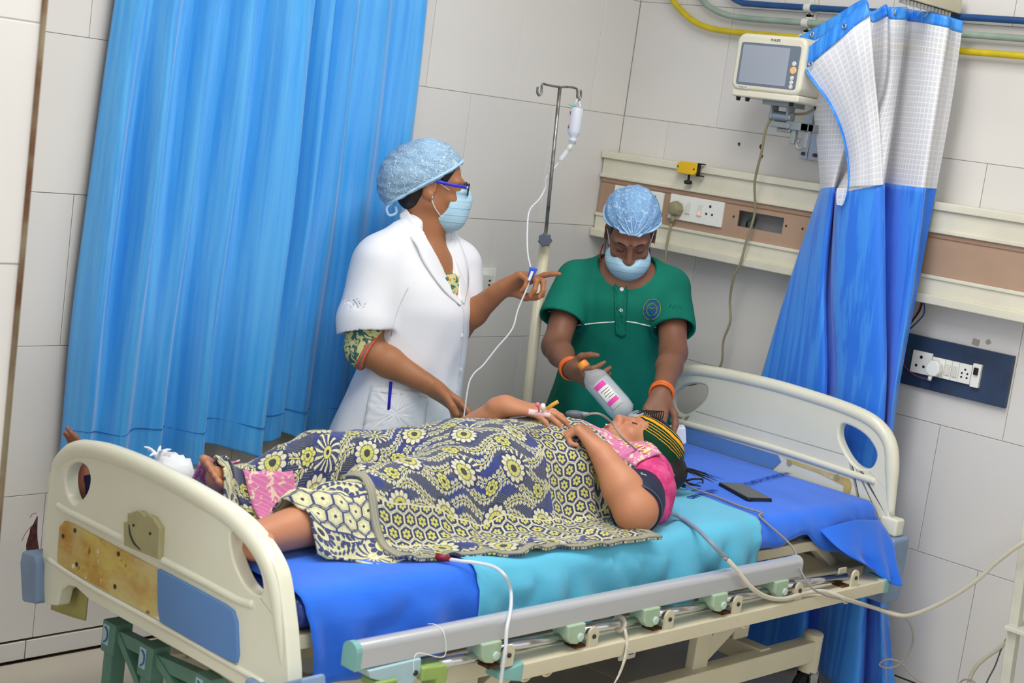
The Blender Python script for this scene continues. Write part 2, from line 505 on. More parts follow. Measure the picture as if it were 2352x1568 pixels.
ZR = [0.06, 0.4666, 0.870, 1.272, 1.676, 2.082, 2.486, 2.89]
TW = 0.400
_tile_cache = {}
def tile_mesh(w, h, t, ax, ay, nz, mat):
    key = (round(w, 3), round(h, 3), round(t, 4), tuple(ax), tuple(ay), mat.name)
    if key not in _tile_cache:
        c = 0.0012
        m = MB(); ax = np.array(ax, float); ay = np.array(ay, float); nz = np.array(nz, float)
        lo = [(-w / 2, -h / 2), (w / 2, -h / 2), (w / 2, h / 2), (-w / 2, h / 2)]
        hi = [(-w / 2 + c, -h / 2 + c), (w / 2 - c, -h / 2 + c), (w / 2 - c, h / 2 - c), (-w / 2 + c, h / 2 - c)]
        vs = [p[0] * ax + p[1] * ay - nz * t for p in lo] + [p[0] * ax + p[1] * ay - nz * c for p in lo] + [p[0] * ax + p[1] * ay for p in hi]
        fs = [(8, 9, 10, 11)] + [(k, (k + 1) % 4, 4 + (k + 1) % 4, 4 + k) for k in range(4)] + [(4 + k, 4 + (k + 1) % 4, 8 + (k + 1) % 4, 8 + k) for k in range(4)] + [(3, 2, 1, 0)]
        m.add(vs, fs); me = bpy.data.meshes.new('tile'); me.from_pydata(m.v, [], m.f); me.materials.append(mat); me.update()
        _tile_cache[key] = me
    return _tile_cache[key]
def lay_tile(parent, c, w, h, ax, ay, nz, mat, name='tile', gap=0.0014, t=0.008):
    o = bpy.data.objects.new(name, tile_mesh(w - gap, h - gap, t, ax, ay, nz, mat)); COL.objects.link(o)
    o.parent = parent; o.location = tuple(np.array(c) + np.array(nz) * random.uniform(-0.0006, 0.0006))
    return o

ROOM_X0, ROOM_Y0, CEIL = -5.6, -6.2, 2.9
def struct(name, mat, fn, parent=None, **kw):
    o = part(name, mat, parent, fn, **kw)
    if parent is None: o['kind'] = 'structure'
    return o
wall_back = struct('wall_back', m_grout, lambda m: m.box((ROOM_X0, 0.0055, 0), (0.12, 0.12, CEIL)))
wall_right = struct('wall_right', m_grout, lambda m: m.box((0.0055, ROOM_Y0, 0), (0.12, 0.0054, CEIL)))
wall_pillar = struct('wall_left', m_grout, lambda m: m.box((-3.9, -1.1945, 0), (-3.0175, -0.85, CEIL)))
floor = struct('floor', m_grout_dark, lambda m: m.box((ROOM_X0, ROOM_Y0, -0.1), (0.12, 0.12, -0.003)))
ceiling = struct('ceiling', m_ceiling, lambda m: m.box((ROOM_X0, ROOM_Y0, CEIL), (0.12, 0.12, CEIL + 0.1)))

for r in range(-1, len(ZR) - 1):
    # tiles of the back wall: running bond, joints measured from the corner
    z0, z1 = (0.0, ZR[0]) if r < 0 else (ZR[r], ZR[r + 1])
    if r < 0: continue
    first = -0.192 if r % 2 == 0 else -0.387
    xs = [0.0]; x = first
    while x > -3.75: xs.append(x); x -= TW
    for a, b in zip(xs[1:], xs[:-1]):
        lay_tile(wall_back, ((a + b) / 2, 0.0, (z0 + z1) / 2), b - a, z1 - z0, (1, 0, 0), (0, 0, 1), (0, -1, 0), m_tile)
    first = -0.004 if r % 2 == 0 else -0.203
    ys = [0.0]; y = first if first < -0.05 else first - 0.404
    while y > -3.3: ys.append(y); y -= 0.404
    for a, b in zip(ys[1:], ys[:-1]):
        lay_tile(wall_right, (0.0, (a + b) / 2, (z0 + z1) / 2), b - a, z1 - z0, (0, -1, 0), (0, 0, 1), (-1, 0, 0), m_tile)
    if r >= 1:
        for a, b in ((-3.418, -3.0135), (-3.824, -3.418)):
            lay_tile(wall_pillar, ((a + b) / 2, -1.2, (z0 + z1) / 2), b - a, z1 - z0, (1, 0, 0), (0, 0, 1), (0, -1, 0), m_tile)
        lay_tile(wall_pillar, (-3.0125, -1.025, (z0 + z1) / 2), 0.33, z1 - z0, (0, 1, 0), (0, 0, 1), (1, 0, 0), m_tile)
# grimy corner bead of the pillar
trim = struct('trim_1', grout_mat('grimy_corner_bead', (140, 128, 104), (104, 72, 52)), lambda m: m.cyl((-3.0135, -1.2005, 0.06), (-3.0135, -1.2005, CEIL), 0.0055, n=10), smooth=True)
# skirting: low course of cut tiles
base_b = struct('baseboard_back', m_grout_dark, lambda m: m.box((-3.9, 0.0, 0.0), (-0.002, 0.0054, 0.0585)))
x = 0.2
while x > -3.6:
    lay_tile(base_b, (x - 0.3, -0.006, 0.0305), 0.604, 0.054, (1, 0, 0), (0, 0, 1), (0, -1, 0), m_tile, gap=0.003); x -= 0.604
base_r = struct('baseboard_right', m_grout_dark, lambda m: m.box((0.0, -3.2, 0.0), (0.0054, -0.002, 0.0585)))
y = -0.009
while y > -3.0:
    lay_tile(base_r, (-0.006, y - 0.302, 0.0305), 0.604, 0.054, (0, -1, 0), (0, 0, 1), (-1, 0, 0), m_tile, gap=0.003); y -= 0.604
# floor tiles
for i in range(8):
    for j in range(7):
        x = -0.152 - 0.302 - 0.604 * i; y = -0.012 - 0.302 - 0.604 * j
        lay_tile(floor, (x, y, 0.0), 0.604, 0.604, (1, 0, 0), (0, 1, 0), (0, 0, 1), m_floor_tile, gap=0.003, t=0.003)
for j in range(7):
    lay_tile(floor, (-0.076, -0.314 - 0.604 * j, 0.0), 0.148, 0.604, (1, 0, 0), (0, 1, 0), (0, 0, 1), m_floor_tile, gap=0.003, t=0.003)
# recessed ceiling light panels
m_diff = Mat('lamp_diffuser', 0.4, color=(250, 250, 246)); m_diff.b.inputs['Emission Color'].default_value = (1, 0.985, 0.96, 1); m_diff.b.inputs['Emission Strength'].default_value = 0.8
m_alu = plain('brushed_aluminium', (196, 198, 200), 0.35, 0.5, 0.9, bump=0.05)
for i, (lx, ly, lp) in enumerate(LAMPS):
    t = thing('ceiling_light', (lx, ly, CEIL - 0.03), 'recessed white panel light in the ceiling, ' + ['over the foot half of the bed', 'over the pillow end of the bed', 'beyond the pillar on the left', 'behind the camera'][i], 'light', 'ceiling light panels')
    def fr(m):
        for sx, sy, w, h in ((-0.61, 0, 0.03, 0.64), (0.61, 0, 0.03, 0.64), (0, -0.305, 1.25, 0.03), (0, 0.305, 1.25, 0.03)):
            m.box((lx + sx - w / 2, ly + sy - h / 2, CEIL - 0.03), (lx + sx + w / 2, ly + sy + h / 2, CEIL - 0.001))
    part('frame', m_alu, t, fr)
    part('diffuser', m_diff.m, t, lambda m: m.box((lx - 0.595, ly - 0.29, CEIL - 0.022), (lx + 0.595, ly + 0.29, CEIL - 0.001)))
# ------------------------------------------------------------------ the bed
_t = math.radians(-1.5)
BL = np.array([math.cos(_t), math.sin(_t), 0.0]); BW = np.array([-math.sin(_t), math.cos(_t), 0.0]); BZ = np.array([0, 0, 1.0])
BF = np.array([-2.5, -1.402, 0.0])
def B(l, w, z): return BF + l * BL + w * BW + z * BZ
def bbox(m, l0, l1, w0, w1, z0, z1):
    return m.obox(B((l0 + l1) / 2, (w0 + w1) / 2, (z0 + z1) / 2), BL, BW, BZ, ((l1 - l0) / 2, (w1 - w0) / 2, (z1 - z0) / 2))

def worn(name, base, dirt, rough=0.42, amount=0.62):
    M = Mat(name, rough, 0.45, 0, base)
    n = M.noise(26.0, 6.0, 0.7).step(amount, amount + 0.08); n2 = M.noise(3.0, 3.0).step(0.35, 0.8)
    c = M.mix(n2 * 0.35, base, tuple(v * 0.9 for v in base)); M.color(M.mix(n * 0.55, c, dirt)); return M.m
m_cream = worn('cream_bed_enamel', (214, 206, 178), (150, 128, 92), 0.38, 0.66)
m_abs = Mat('cream_moulded_plastic', 0.28, 0.5, 0, (212, 211, 190))
m_abs.color(m_abs.mix(m_abs.noise(2.5, 3.0).step(0.3, 0.75), (222, 220, 198), (230, 229, 210))); m_abs = m_abs.m
m_bumper = plain('blue_grey_bumper_plastic', (124, 148, 178), 0.4, 0.4, vary=0.06)
m_panelblue = plain('light_blue_laminate', (92, 134, 190), 0.45, 0.4, vary=0.04, vscale=3)
m_holder = plain('khaki_card_holder', (164, 158, 116), 0.5, 0.4, vary=0.05)
M = Mat('bare_glue_patch', 0.5, 0.4, 0, (196, 162, 70))
n1 = M.noise(7.0, 6.0, 0.65, stretch=(1, 1, 1.8)); n2 = M.noise(13.0, 4.0, 0.6); n3 = M.noise(5.0, 3.0, 0.5)
c = M.mix(n1.step(0.35, 0.65), (180, 128, 44), (206, 184, 96)); c = M.mix(n3.step(0.45, 0.7) * 0.7, c, (214, 204, 150))
c = M.mix(n2.step(0.60, 0.66), c, (232, 228, 204)); c = M.mix(M.noise(19.0, 3.0).step(0.66, 0.72), c, (150, 100, 30)); M.color(c); M.bump(n2, 0.35, 0.004)
m_glue = M.m
m_chrome = plain('chromed_steel', (206, 208, 212), 0.16, 0.5, 1.0)
m_rail = plain('anodised_aluminium_rail', (200, 203, 208), 0.30, 0.6, 0.45, bump=0.04, bscale=300)
m_sage = plain('sage_green_plastic', (164, 188, 160), 0.45, 0.4, vary=0.05)
m_lever = plain('lime_green_plastic', (146, 172, 92), 0.45, 0.4, vary=0.05)
m_sky = worn('pale_blue_enamel', (168, 196, 204), (120, 130, 130), 0.4, 0.64)
m_aqua = plain('aqua_plastic_cap', (124, 176, 170), 0.45, 0.4, vary=0.05)
m_dark = plain('dark_bolt_steel', (62, 60, 58), 0.4, 0.5, 0.6)
m_rubber = plain('black_rubber', (28, 28, 30), 0.7, 0.3)

bed = thing('hospital_bed', B(1.1, 0.46, 0.0), 'cream hospital bed with moulded end boards and lowered aluminium side rail', 'bed')

# footboard: outline on its own upright plane x = -2.5
def FB(px, py): p = at(px, py, 'x', -2.5); return (p[1], p[2])
fb_out = crom([FB(*q) for q in [(105, 1090), (118, 1058), (140, 1035), (165, 1022), (190, 1018), (235, 1027), (300, 1050), (370, 1082), (440, 1120), (510, 1163), (560, 1205), (600, 1255), (628, 1310), (640, 1370), (650, 1450)]], 5).tolist()
fb_out += [FB(*q) for q in [(657, 1540), (659, 1625), (590, 1607), (497, 1550), (400, 1494), (300, 1437), (200, 1380), (168, 1350), (150, 1345), (133, 1358), (125, 1392), (95, 1388), (90, 1280)]]
fb_holes = [crom([FB(*q) for q in [(144, 1100), (152, 1072), (172, 1062), (192, 1072), (201, 1100), (192, 1134), (168, 1158), (150, 1140)]], 5, True).tolist(),
            crom([FB(*q) for q in [(523, 1222), (553, 1250), (585, 1300), (597, 1345), (591, 1367), (568, 1357), (545, 1325), (527, 1275)]], 5, True).tolist()]
part('footboard', m_abs, bed, lambda m: m.prism(fb_out, (-2.494, 0, 0), (0, 1, 0), (0, 0, 1), 0.036, fb_holes), bevel=0.008, bseg=3)
foot = [o for o in bed.children if o.name.startswith("footboard")][0]
rimpts = [FB(*q) for q in [(101, 1180), (116, 1085), (130, 1058), (150, 1040), (172, 1033), (194, 1034), (235, 1042), (300, 1066), (370, 1099), (440, 1138), (505, 1178), (552, 1220), (590, 1268), (614, 1320), (626, 1375), (634, 1450), (640, 1530)]]
part('top_rail', m_abs, foot, lambda m: m.tube([(-2.482, y, z) for y, z in rimpts], [0.011, 0.016, 0.02, 0.022, 0.022, 0.022, 0.022, 0.022, 0.022, 0.022, 0.022, 0.022, 0.022, 0.021, 0.02, 0.017, 0.012], n=16), smooth=True)
ridge = [FB(*q) for q in [(128, 1160), (145, 1172), (250, 1225), (360, 1283), (460, 1335), (540, 1378), (575, 1388)]]
part('ridge', m_abs, foot, lambda m: m.tube([(-2.492, y, z) for y, z in ridge], 0.009, n=10), smooth=True)
low = [FB(*q) for q in [(103, 1282), (200, 1345), (300, 1400), (400, 1455), (500, 1512), (600, 1570)]]
part('lower_lip', m_abs, foot, lambda m: m.tube([(-2.494, y, z) for y, z in low], 0.007, n=8), smooth=True)
gl = [FB(*q) for q in [(146, 1196), (165, 1203), (362, 1308), (364, 1424), (250, 1362), (150, 1306), (131, 1292), (129, 1280), (134, 1210)]]
part("worn_panel", m_glue, foot, lambda m: m.prism(gl, (-2.4975, 0, 0), (0, 1, 0), (0, 0, 1), 0.006))
bl_ = [FB(*q) for q in [(362, 1306), (440, 1347), (515, 1388), (535, 1403), (543, 1430), (546, 1505), (542, 1523), (520, 1514), (440, 1470), (368, 1427), (363, 1400)]]
part('blue_panel', m_panelblue, foot, lambda m: m.prism(bl_, (-2.5015, 0, 0), (0, 1, 0), (0, 0, 1), 0.009), bevel=0.0015)
for q in ((170, 1218), (143, 1231), (270, 1272), (174, 1296), (262, 1347)):
    y, z = FB(*q); part('screw_hole', m_dark, foot, lambda m: m.cyl((-2.4985, y, z), (-2.496, y, z), 0.0055, n=12))
hold = [FB(*q) for q in [(291, 1198), (300, 1199), (300, 1177), (308, 1179), (314, 1174), (322, 1172), (330, 1175), (338, 1184), (348, 1183), (357, 1187), (364, 1198), (373, 1212), (372, 1236), (370, 1283), (292, 1251)]]
ho = part('chart_holder', m_holder, foot, lambda m: m.prism(hold, (-2.508, 0, 0), (0, 1, 0), (0, 0, 1), 0.014), bevel=0.001)
for q in ((315, 1205), (353, 1224)):
    y, z = FB(*q); part('screw', m_dark, ho, lambda m: m.cyl((-2.5105, y, z), (-2.508, y, z), 0.003, n=10))
sl = [FB(*q) for q in [(304, 1203), (307, 1225), (316, 1246), (330, 1261)]]
part('slot', m_dark, ho, lambda m: m.tube([(-2.5085, y, z) for y, z in sl], [0.0012, 0.0025, 0.0025, 0.001], n=6))
for pts in ([(62, 1262), (92, 1272), (97, 1295), (95, 1386), (62, 1380), (57, 1290)], [(575, 1552), (640, 1590), (660, 1565), (708, 1553), (716, 1640), (560, 1660)]):
    oo = [FB(*q) for q in pts]
    part('corner_bumper', m_bumper, bed, lambda m: m.prism(oo, (-2.515, 0, 0), (0, 1, 0), (0, 0, 1), 0.06), bevel=0.008, bseg=3)

# headboard: symmetric outline in the bed frame
def head_w(dw): return 0.455 + dw
hh = [(0.0, 0.927), (0.12, 0.924), (0.22, 0.919), (0.30, 0.910), (0.355, 0.895), (0.395, 0.872), (0.425, 0.84), (0.443, 0.79), (0.452, 0.70), (0.466, 0.625), (0.470, 0.58), (0.470, 0.42)]
half = crom(hh[:9], 5).tolist() + [list(q) for q in hh[9:]]
hb_out = [(head_w(-a), b) for a, b in reversed(half)] + [(head_w(a), b) for a, b in half[1:]]
hole = crom([(-0.257, 0.853), (-0.30, 0.853), (-0.35, 0.835), (-0.386, 0.80), (-0.386, 0.765), (-0.368, 0.745), (-0.33, 0.744), (-0.29, 0.77), (-0.255, 0.815)], 5, True)
hb_holes = [[(head_w(a), b) for a, b in hole], [(head_w(-a), b) for a, b in hole]]
head = part('headboard', m_abs, bed, lambda m: m.prism(hb_out, B(2.176, 0, 0), BW, BZ, 0.036, hb_holes), bevel=0.008, bseg=3)
rim = [(0.459, 0.63), (0.440, 0.76), (0.427, 0.815), (0.41, 0.845), (0.385, 0.867), (0.35, 0.884), (0.30, 0.895), (0.22, 0.903), (0.12, 0.908), (0, 0.911)]
rim = rim + [(-a, b) for a, b in rim[-2::-1]]
part('top_rail', m_abs, head, lambda m: m.tube([B(2.19, head_w(-a), b) for a, b in rim], [0.012] + [0.021] * (len(rim) - 2) + [0.012], n=16), smooth=True)
part('ridge', m_abs, head, lambda m: m.tube([B(2.178, head_w(a), b) for a, b in ((-0.40, 0.715), (-0.34, 0.716), (-0.1, 0.722), (0.1, 0.722), (0.34, 0.716), (0.40, 0.715))], 0.011, n=10), smooth=True)
part('blue_panel', m_panelblue, head, lambda m: m.prism([(0.385, 0.69), (0.40, 0.706), (0.79, 0.706), (0.80, 0.69), (0.80, 0.62), (0.40, 0.62), (0.41, 0.66)], B(2.172, 0, 0), BW, BZ, 0.006))
part('worn_panel', m_glue, head, lambda m: m.prism([(0.128, 0.688), (0.14, 0.70), (0.37, 0.704), (0.36, 0.694), (0.25, 0.69), (0.155, 0.676), (0.15, 0.62), (0.13, 0.62)], B(2.1745, 0, 0), BW, BZ, 0.003))
for w in (0.182, 0.355):
    part('screw_hole', m_holder, head, lambda m: m.cyl(B(2.173, w, 0.694), B(2.18, w, 0.694), 0.009, n=14))
for w in (-0.012, 0.922):
    part('post_sleeve', m_abs, head, lambda m: bbox(m, 2.172, 2.218, w - 0.03, w + 0.03, 0.572, 0.625), bevel=0.008)
    part('corner_bumper', m_bumper, bed, lambda m: bbox(m, 2.15, 2.24, w - 0.045 * (1 if w < 0.4 else 0.6), w + 0.045, 0.375, 0.572), bevel=0.012, bseg=3)

# frame under the mattress
def frame(m):
    for w in (0.03, 0.87): bbox(m, 0.03, 2.16, w, w + 0.045, 0.395, 0.47)
    for l in (0.06, 0.75, 1.45, 2.1): bbox(m, l, l + 0.05, 0.06, 0.88, 0.40, 0.46)
part('main_frame', m_cream, bed, frame, bevel=0.004)
def deck(m):
    for w in (0.03, 0.875): bbox(m, 0.05, 1.895, w, w + 0.025, 0.545, 0.575)
    for i in range(12): bbox(m, 0.08 + i * 0.162, 0.16 + i * 0.162, 0.05, 0.88, 0.56, 0.572)
part('deck', m_cream, bed, deck, bevel=0.003)
for pa_, pb_ in ((B(1.90, 0.05, 0.55), B(2.1, 0.10, 0.45)), (B(1.90, 0.85, 0.55), B(2.1, 0.8, 0.45))):
    part('lift_link', m_cream, bed, lambda m: m.bar(pa_, pb_, 0.03, 0.03), bevel=0.003)
for l in (0.45, 1.0, 1.5):
    for w in (0.045, 0.885): part('lift_link', m_cream, bed, lambda m: m.bar(B(l, w, 0.45), B(l, w, 0.55), 0.04, 0.012, (0, 1, 0)), bevel=0.003)

# carriage with castors
def carriage(m):
    for w in (0.12, 0.79):
        m.bar(B(0.3, w, 0.19), B(2.09, w, 0.19), 0.05, 0.065)
        for l in (0.3, 2.09): m.cyl(B(l, w, 0.12), B(l, w, 0.235), 0.03, n=20); m.ball(B(l, w, 0.235), (0.032, 0.032, 0.012))
    for l in (0.5, 1.85): m.bar(B(l, 0.12, 0.2), B(l, 0.79, 0.2), 0.05, 0.055)
    for w in (0.12, 0.77):
        bbox(m, 1.51, 1.575, w, w + 0.03, 0.2, 0.42); m.bar(B(1.55, w + 0.02, 0.25), B(1.80, w + 0.02, 0.41), 0.03, 0.06)
        bbox(m, 0.61, 0.675, w, w + 0.03, 0.2, 0.42); m.bar(B(0.64, w + 0.02, 0.25), B(0.88, w + 0.02, 0.41), 0.03, 0.06)
        bbox(m, 1.755, 1.825, w + 0.05, w + 0.062, 0.25, 0.44)
part('carriage', m_cream, bed, carriage, bevel=0.004)
part('crank_shaft', m_cream, bed, lambda m: m.tube([B(0.9, 0.36, 0.34), B(1.35, 0.36, 0.31), B(1.62, 0.34, 0.27)], 0.022, n=14, sub=2), smooth=True)
part('hinge_plate', plain('pale_grey_plate', (196, 196, 184), 0.5), bed, lambda m: bbox(m, 1.16, 1.225, 0.10, 0.112, 0.31, 0.41), bevel=0.006)
for l, w, z, r in ((1.185, 0.085, 0.345, 0.016), (1.80, 0.155, 0.39, 0.02)): part('hinge_bolt', m_dark, bed, lambda m: m.cyl(B(l, w, z), B(l, w + 0.015, z), r, n=6), bevel=0.002)
for l in (0.3, 2.09):
    for w in (0.12, 0.79):
        ca = part('castor', m_rubber, bed, lambda m: m.lathe([(0.02, -0.018), (0.055, -0.016), (0.06, -0.008), (0.06, 0.008), (0.055, 0.016), (0.02, 0.018)], B(l, w, 0.061), BW), bevel=0.0)
        part('castor_fork', m_chrome, ca, lambda m: (bbox(m, l - 0.02, l + 0.02, w - 0.028, w - 0.022, 0.05, 0.125), bbox(m, l - 0.02, l + 0.02, w + 0.022, w + 0.028, 0.05, 0.125), bbox(m, l - 0.02, l + 0.02, w - 0.028, w + 0.028, 0.118, 0.126)))

# lowered side rail on the near side
def dprof(n=7):
    top = [(0.020 * math.cos(math.pi * k / n), 0.012 + 0.016 * math.sin(math.pi * k / n)) for k in range(n + 1)]
    return top + [(-0.02, -0.024), (0.02, -0.024)]
def sweep(m, l0, l1, w, z, prof):
    n = len(prof); vs = [B(l, w + a, z + b) for l in (l0, l1) for a, b in prof]
    m.add(vs, [(k, (k + 1) % n, n + (k + 1) % n, n + k) for k in range(n)] + [tuple(range(n - 1, -1, -1)), tuple(range(n, 2 * n))])
rail = part('side_rail', m_rail, bed, lambda m: sweep(m, 0.115, 1.628, -0.066, 0.56, dprof()), bevel=0.0015)
part('end_cap', m_aqua, rail, lambda m: sweep(m, 0.103, 0.118, -0.066, 0.56, [(a * 1.06, b * 1.06) for a, b in dprof()]))
part('end_cap', plain('grey_end_cap', (176, 182, 184), 0.4), rail, lambda m: sweep(m, 1.626, 1.634, -0.066, 0.56, [(a * 1.06, b * 1.06) for a, b in dprof()]))
beam = part('rail_base', m_cream, rail, lambda m: (bbox(m, 0.575, 2.06, -0.098, -0.035, 0.437, 0.475)), bevel=0.004)
part('beam_cap', m_aqua, rail, lambda m: m.add([B(0.515, -0.088, 0.445), B(0.515, -0.045, 0.445), B(0.515, -0.045, 0.462), B(0.515, -0.088, 0.462), B(0.577, -0.100, 0.435), B(0.577, -0.033, 0.435), B(0.577, -0.033, 0.479), B(0.577, -0.100, 0.479)], [(0, 1, 2, 3), (7, 6, 5, 4), (0, 4, 5, 1), (1, 5, 6, 2), (2, 6, 7, 3), (3, 7, 4, 0)]), bevel=0.004)
part('beam_cap', m_aqua, rail, lambda m: bbox(m, 2.058, 2.085, -0.1, -0.033, 0.435, 0.479), bevel=0.005)
posts = [0.475, 0.742, 1.008, 1.275, 1.541]
def bar_end(i): return 0.532 + 0.2745 * i
for i, l in enumerate(posts):
    br = part('rail_bracket', m_sage, rail, lambda m: m.add(*(lambda P: ([B(a, w, z) for w in (-0.094, -0.044) for a, z in P], [tuple(range(len(P))), tuple(range(2 * len(P) - 1, len(P) - 1, -1))] + [(k, len(P) + k, len(P) + (k + 1) % len(P), (k + 1) % len(P)) for k in range(len(P))]))([(l - 0.03, 0.538), (l + 0.03, 0.538), (l + 0.03, 0.508), (l + 0.022, 0.495), (l + 0.008, 0.49), (l - 0.012, 0.494), (l - 0.026, 0.506)])), bevel=0.004)
    part('rivet', plain('pale_rivet', (190, 210, 196), 0.4) if i == 0 else bpy.data.materials['pale_rivet'], br, lambda m: m.lathe([(0.0095, 0.0), (0.0095, 0.004), (0.006, 0.005)], B(l + 0.014, -0.094, 0.507), -BW), smooth=False)
for i in range(6):
    l1 = bar_end(i); z1 = 0.5
    l0 = posts[i - 1] + 0.02 if i else 0.33
    part('rail_bar', m_chrome, rail, lambda m: m.cyl(B(l0, -0.066, 0.512 if i else 0.505), B(l1 - 0.012, -0.066, 0.496), 0.0115, n=18), smooth=True)
    pv = part('pivot_plate', m_cream, rail, lambda m: m.add(*(lambda P: ([B(a, w, z) for w in (-0.092, -0.086) for a, z in P], [tuple(range(len(P))), tuple(range(2 * len(P) - 1, len(P) - 1, -1))] + [(k, len(P) + k, len(P) + (k + 1) % len(P), (k + 1) % len(P)) for k in range(len(P))]))([(l1 - 0.017, 0.474), (l1 + 0.017, 0.474), (l1 + 0.017, 0.505)] + [(l1 + 0.017 * math.cos(t), 0.505 + 0.017 * math.sin(t)) for t in np.linspace(0.3, math.pi - 0.3, 6)] + [(l1 - 0.017, 0.505)])))
    part('pivot_plate', m_cream, rail, lambda m: bbox(m, l1 - 0.017, l1 + 0.017, -0.05, -0.044, 0.474, 0.515))
    part('pivot_bolt', m_dark, pv, lambda m: m.lathe([(0.0055, 0), (0.0055, 0.003), (0.003, 0.005)], B(l1, -0.092, 0.5), -BW, 12))
    part('pivot_rust', plain('rusty_foot', (96, 66, 40), 0.8, 0.1, vary=0.3, vscale=60) if i == 0 else bpy.data.materials['rusty_foot'], pv, lambda m: bbox(m, l1 - 0.05, l1 - 0.012, -0.085, -0.05, 0.474, 0.479))
# latch at the foot end of the rail
la = part('rail_latch', m_sky, rail, lambda m: m.add(*(lambda P: ([B(a, w, z) for w in (-0.092, -0.045) for a, z in P], [tuple(range(len(P))), tuple(range(2 * len(P) - 1, len(P) - 1, -1))] + [(k, len(P) + k, len(P) + (k + 1) % len(P), (k + 1) % len(P)) for k in range(len(P))]))([(0.135, 0.533), (0.275, 0.536), (0.277, 0.505), (0.262, 0.488), (0.248, 0.47), (0.243, 0.40), (0.195, 0.40), (0.198, 0.485), (0.185, 0.5), (0.145, 0.515)])), bevel=0.003)
part('bolt', m_dark, la, lambda m: m.lathe([(0.006, 0), (0.006, 0.003), (0.004, 0.004)], B(0.262, -0.092, 0.507), -BW, 14))
part('lever', m_lever, rail, lambda m: (bbox(m, 0.155, 0.21, -0.1, -0.05, 0.492, 0.507), bbox(m, 0.192, 0.208, -0.1, -0.05, 0.47, 0.505)), bevel=0.004)
part('lever', m_lever, rail, lambda m: m.add(*(lambda P: ([B(a, w, z) for w in (-0.1, -0.055) for a, z in P], [tuple(range(len(P))), tuple(range(2 * len(P) - 1, len(P) - 1, -1))] + [(k, len(P) + k, len(P) + (k + 1) % len(P), (k + 1) % len(P)) for k in range(len(P))]))([(0.275, 0.518), (0.34, 0.515), (0.35, 0.505), (0.345, 0.46), (0.33, 0.44), (0.315, 0.443), (0.318, 0.485), (0.275, 0.488)])), bevel=0.005)
for l in (0.63, 0.70, 1.45, 1.93): part('guide_ring', m_cream, rail, lambda m: m.tube([B(l + 0.018 * math.cos(t), -0.06, 0.432 + 0.018 * math.sin(t)) for t in np.linspace(0, 2 * math.pi, 9)[:-1]], 0.004, n=8, closed=True), smooth=True)
for l in (0.7, 1.2, 1.7, 2.0): part('strut', m_cream, rail, lambda m: bbox(m, l, l + 0.03, -0.04, 0.04, 0.425, 0.437))
# teal frame beneath the footboard
m_teal = plain('teal_enamel', (96, 138, 122), 0.5, 0.35, vary=0.1, vscale=6)
m_mark = plain('blue_marker_sticker', (48, 98, 150), 0.5)
tf0 = at(272, 1425, 'x', -2.40)
tfr = thing('steel_stand', (-2.40, tf0[1] - 0.2, 0.0), 'teal enamelled steel stand with three square posts under the footboard', 'stand')
tp = [at(272, 1425, 'x', -2.40), at(357, 1478, 'x', -2.42), at(487, 1548, 'x', -2.44)]
for i, p in enumerate(tp):
    po = part('post', m_teal, tfr, lambda m: (m.box((p[0] - 0.02, p[1] - 0.017, 0.0), (p[0] + 0.02, p[1] + 0.017, p[2] - 0.06)), m.box((p[0] - 0.024, p[1] - 0.026, p[2] - 0.075), (p[0] + 0.024, p[1] + 0.026, p[2]))), bevel=0.003)
    part('sticker', m_sky, po, lambda m: m.box((p[0] - 0.0252, p[1] - 0.004, p[2] - 0.055), (p[0] - 0.024, p[1] + 0.02, p[2] - 0.008)))
    part('blue_mark', m_mark, po, lambda m: m.tube([(p[0] - 0.026, p[1] + 0.012, p[2] - 0.014), (p[0] - 0.026, p[1] + 0.001, p[2] - 0.022), (p[0] - 0.026, p[1] + 0.001, p[2] - 0.04), (p[0] - 0.026, p[1] + 0.012, p[2] - 0.05)], 0.0022, n=6))
for a, b in ((0, 1), (1, 2)):
    part('brace', m_teal, tfr, lambda m: (m.bar(tp[a] - np.array([0, 0.02, 0.02]), tp[b] - np.array([0, -0.02, 0.11]), 0.03, 0.02), m.bar(tp[a] - np.array([0, 0.02, 0.03]), tp[b] - np.array([0, -0.01, 0.02]), 0.025, 0.03)))
# ------------------------------------------------------------------ mattress and sheets
def cloth_mat(name, col, rough=0.75, weave=900.0, var=0.06, sheen=0.25, wr=0.25):
    M = Mat(name, rough, 0.25, 0, col)
    M.b.inputs['Sheen Weight'].default_value = sheen
    n = M.noise(4.0, 3.0).step(0.3, 0.7)
    M.color(M.mix(n, tuple(c * (1 - var) for c in col), tuple(min(255, c * (1 + var * 0.4)) for c in col)))
    h = M.noise(weave, 1.0) * 0.15 + M.noise(14.0, 4.0, 0.5, dist=0.6) * 1.0
    M.bump(h, wr, 0.01); return M.m
m_royal = cloth_mat('royal_blue_cotton', (34, 112, 234))
m_cyan = cloth_mat('cyan_drape_fabric', (92, 190, 222), var=0.04)
m_vinyl = plain('navy_vinyl', (24, 52, 132), 0.32, 0.5, vary=0.08)
MT = 0.655
mattress = part('mattress', m_vinyl, None, lambda m: bbox(m, 0.035, 2.15, 0.03, 0.90, 0.577, MT - 0.004), bevel=0.035, bseg=4)
tag(mattress, 'navy vinyl hospital mattress showing at the foot end of the bed', 'mattress')
part('welt', m_vinyl, mattress, lambda m: m.tube([B(0.037, 0.05, 0.62), B(0.037, 0.45, 0.62), B(0.037, 0.88, 0.62)], 0.005, n=8), smooth=True)

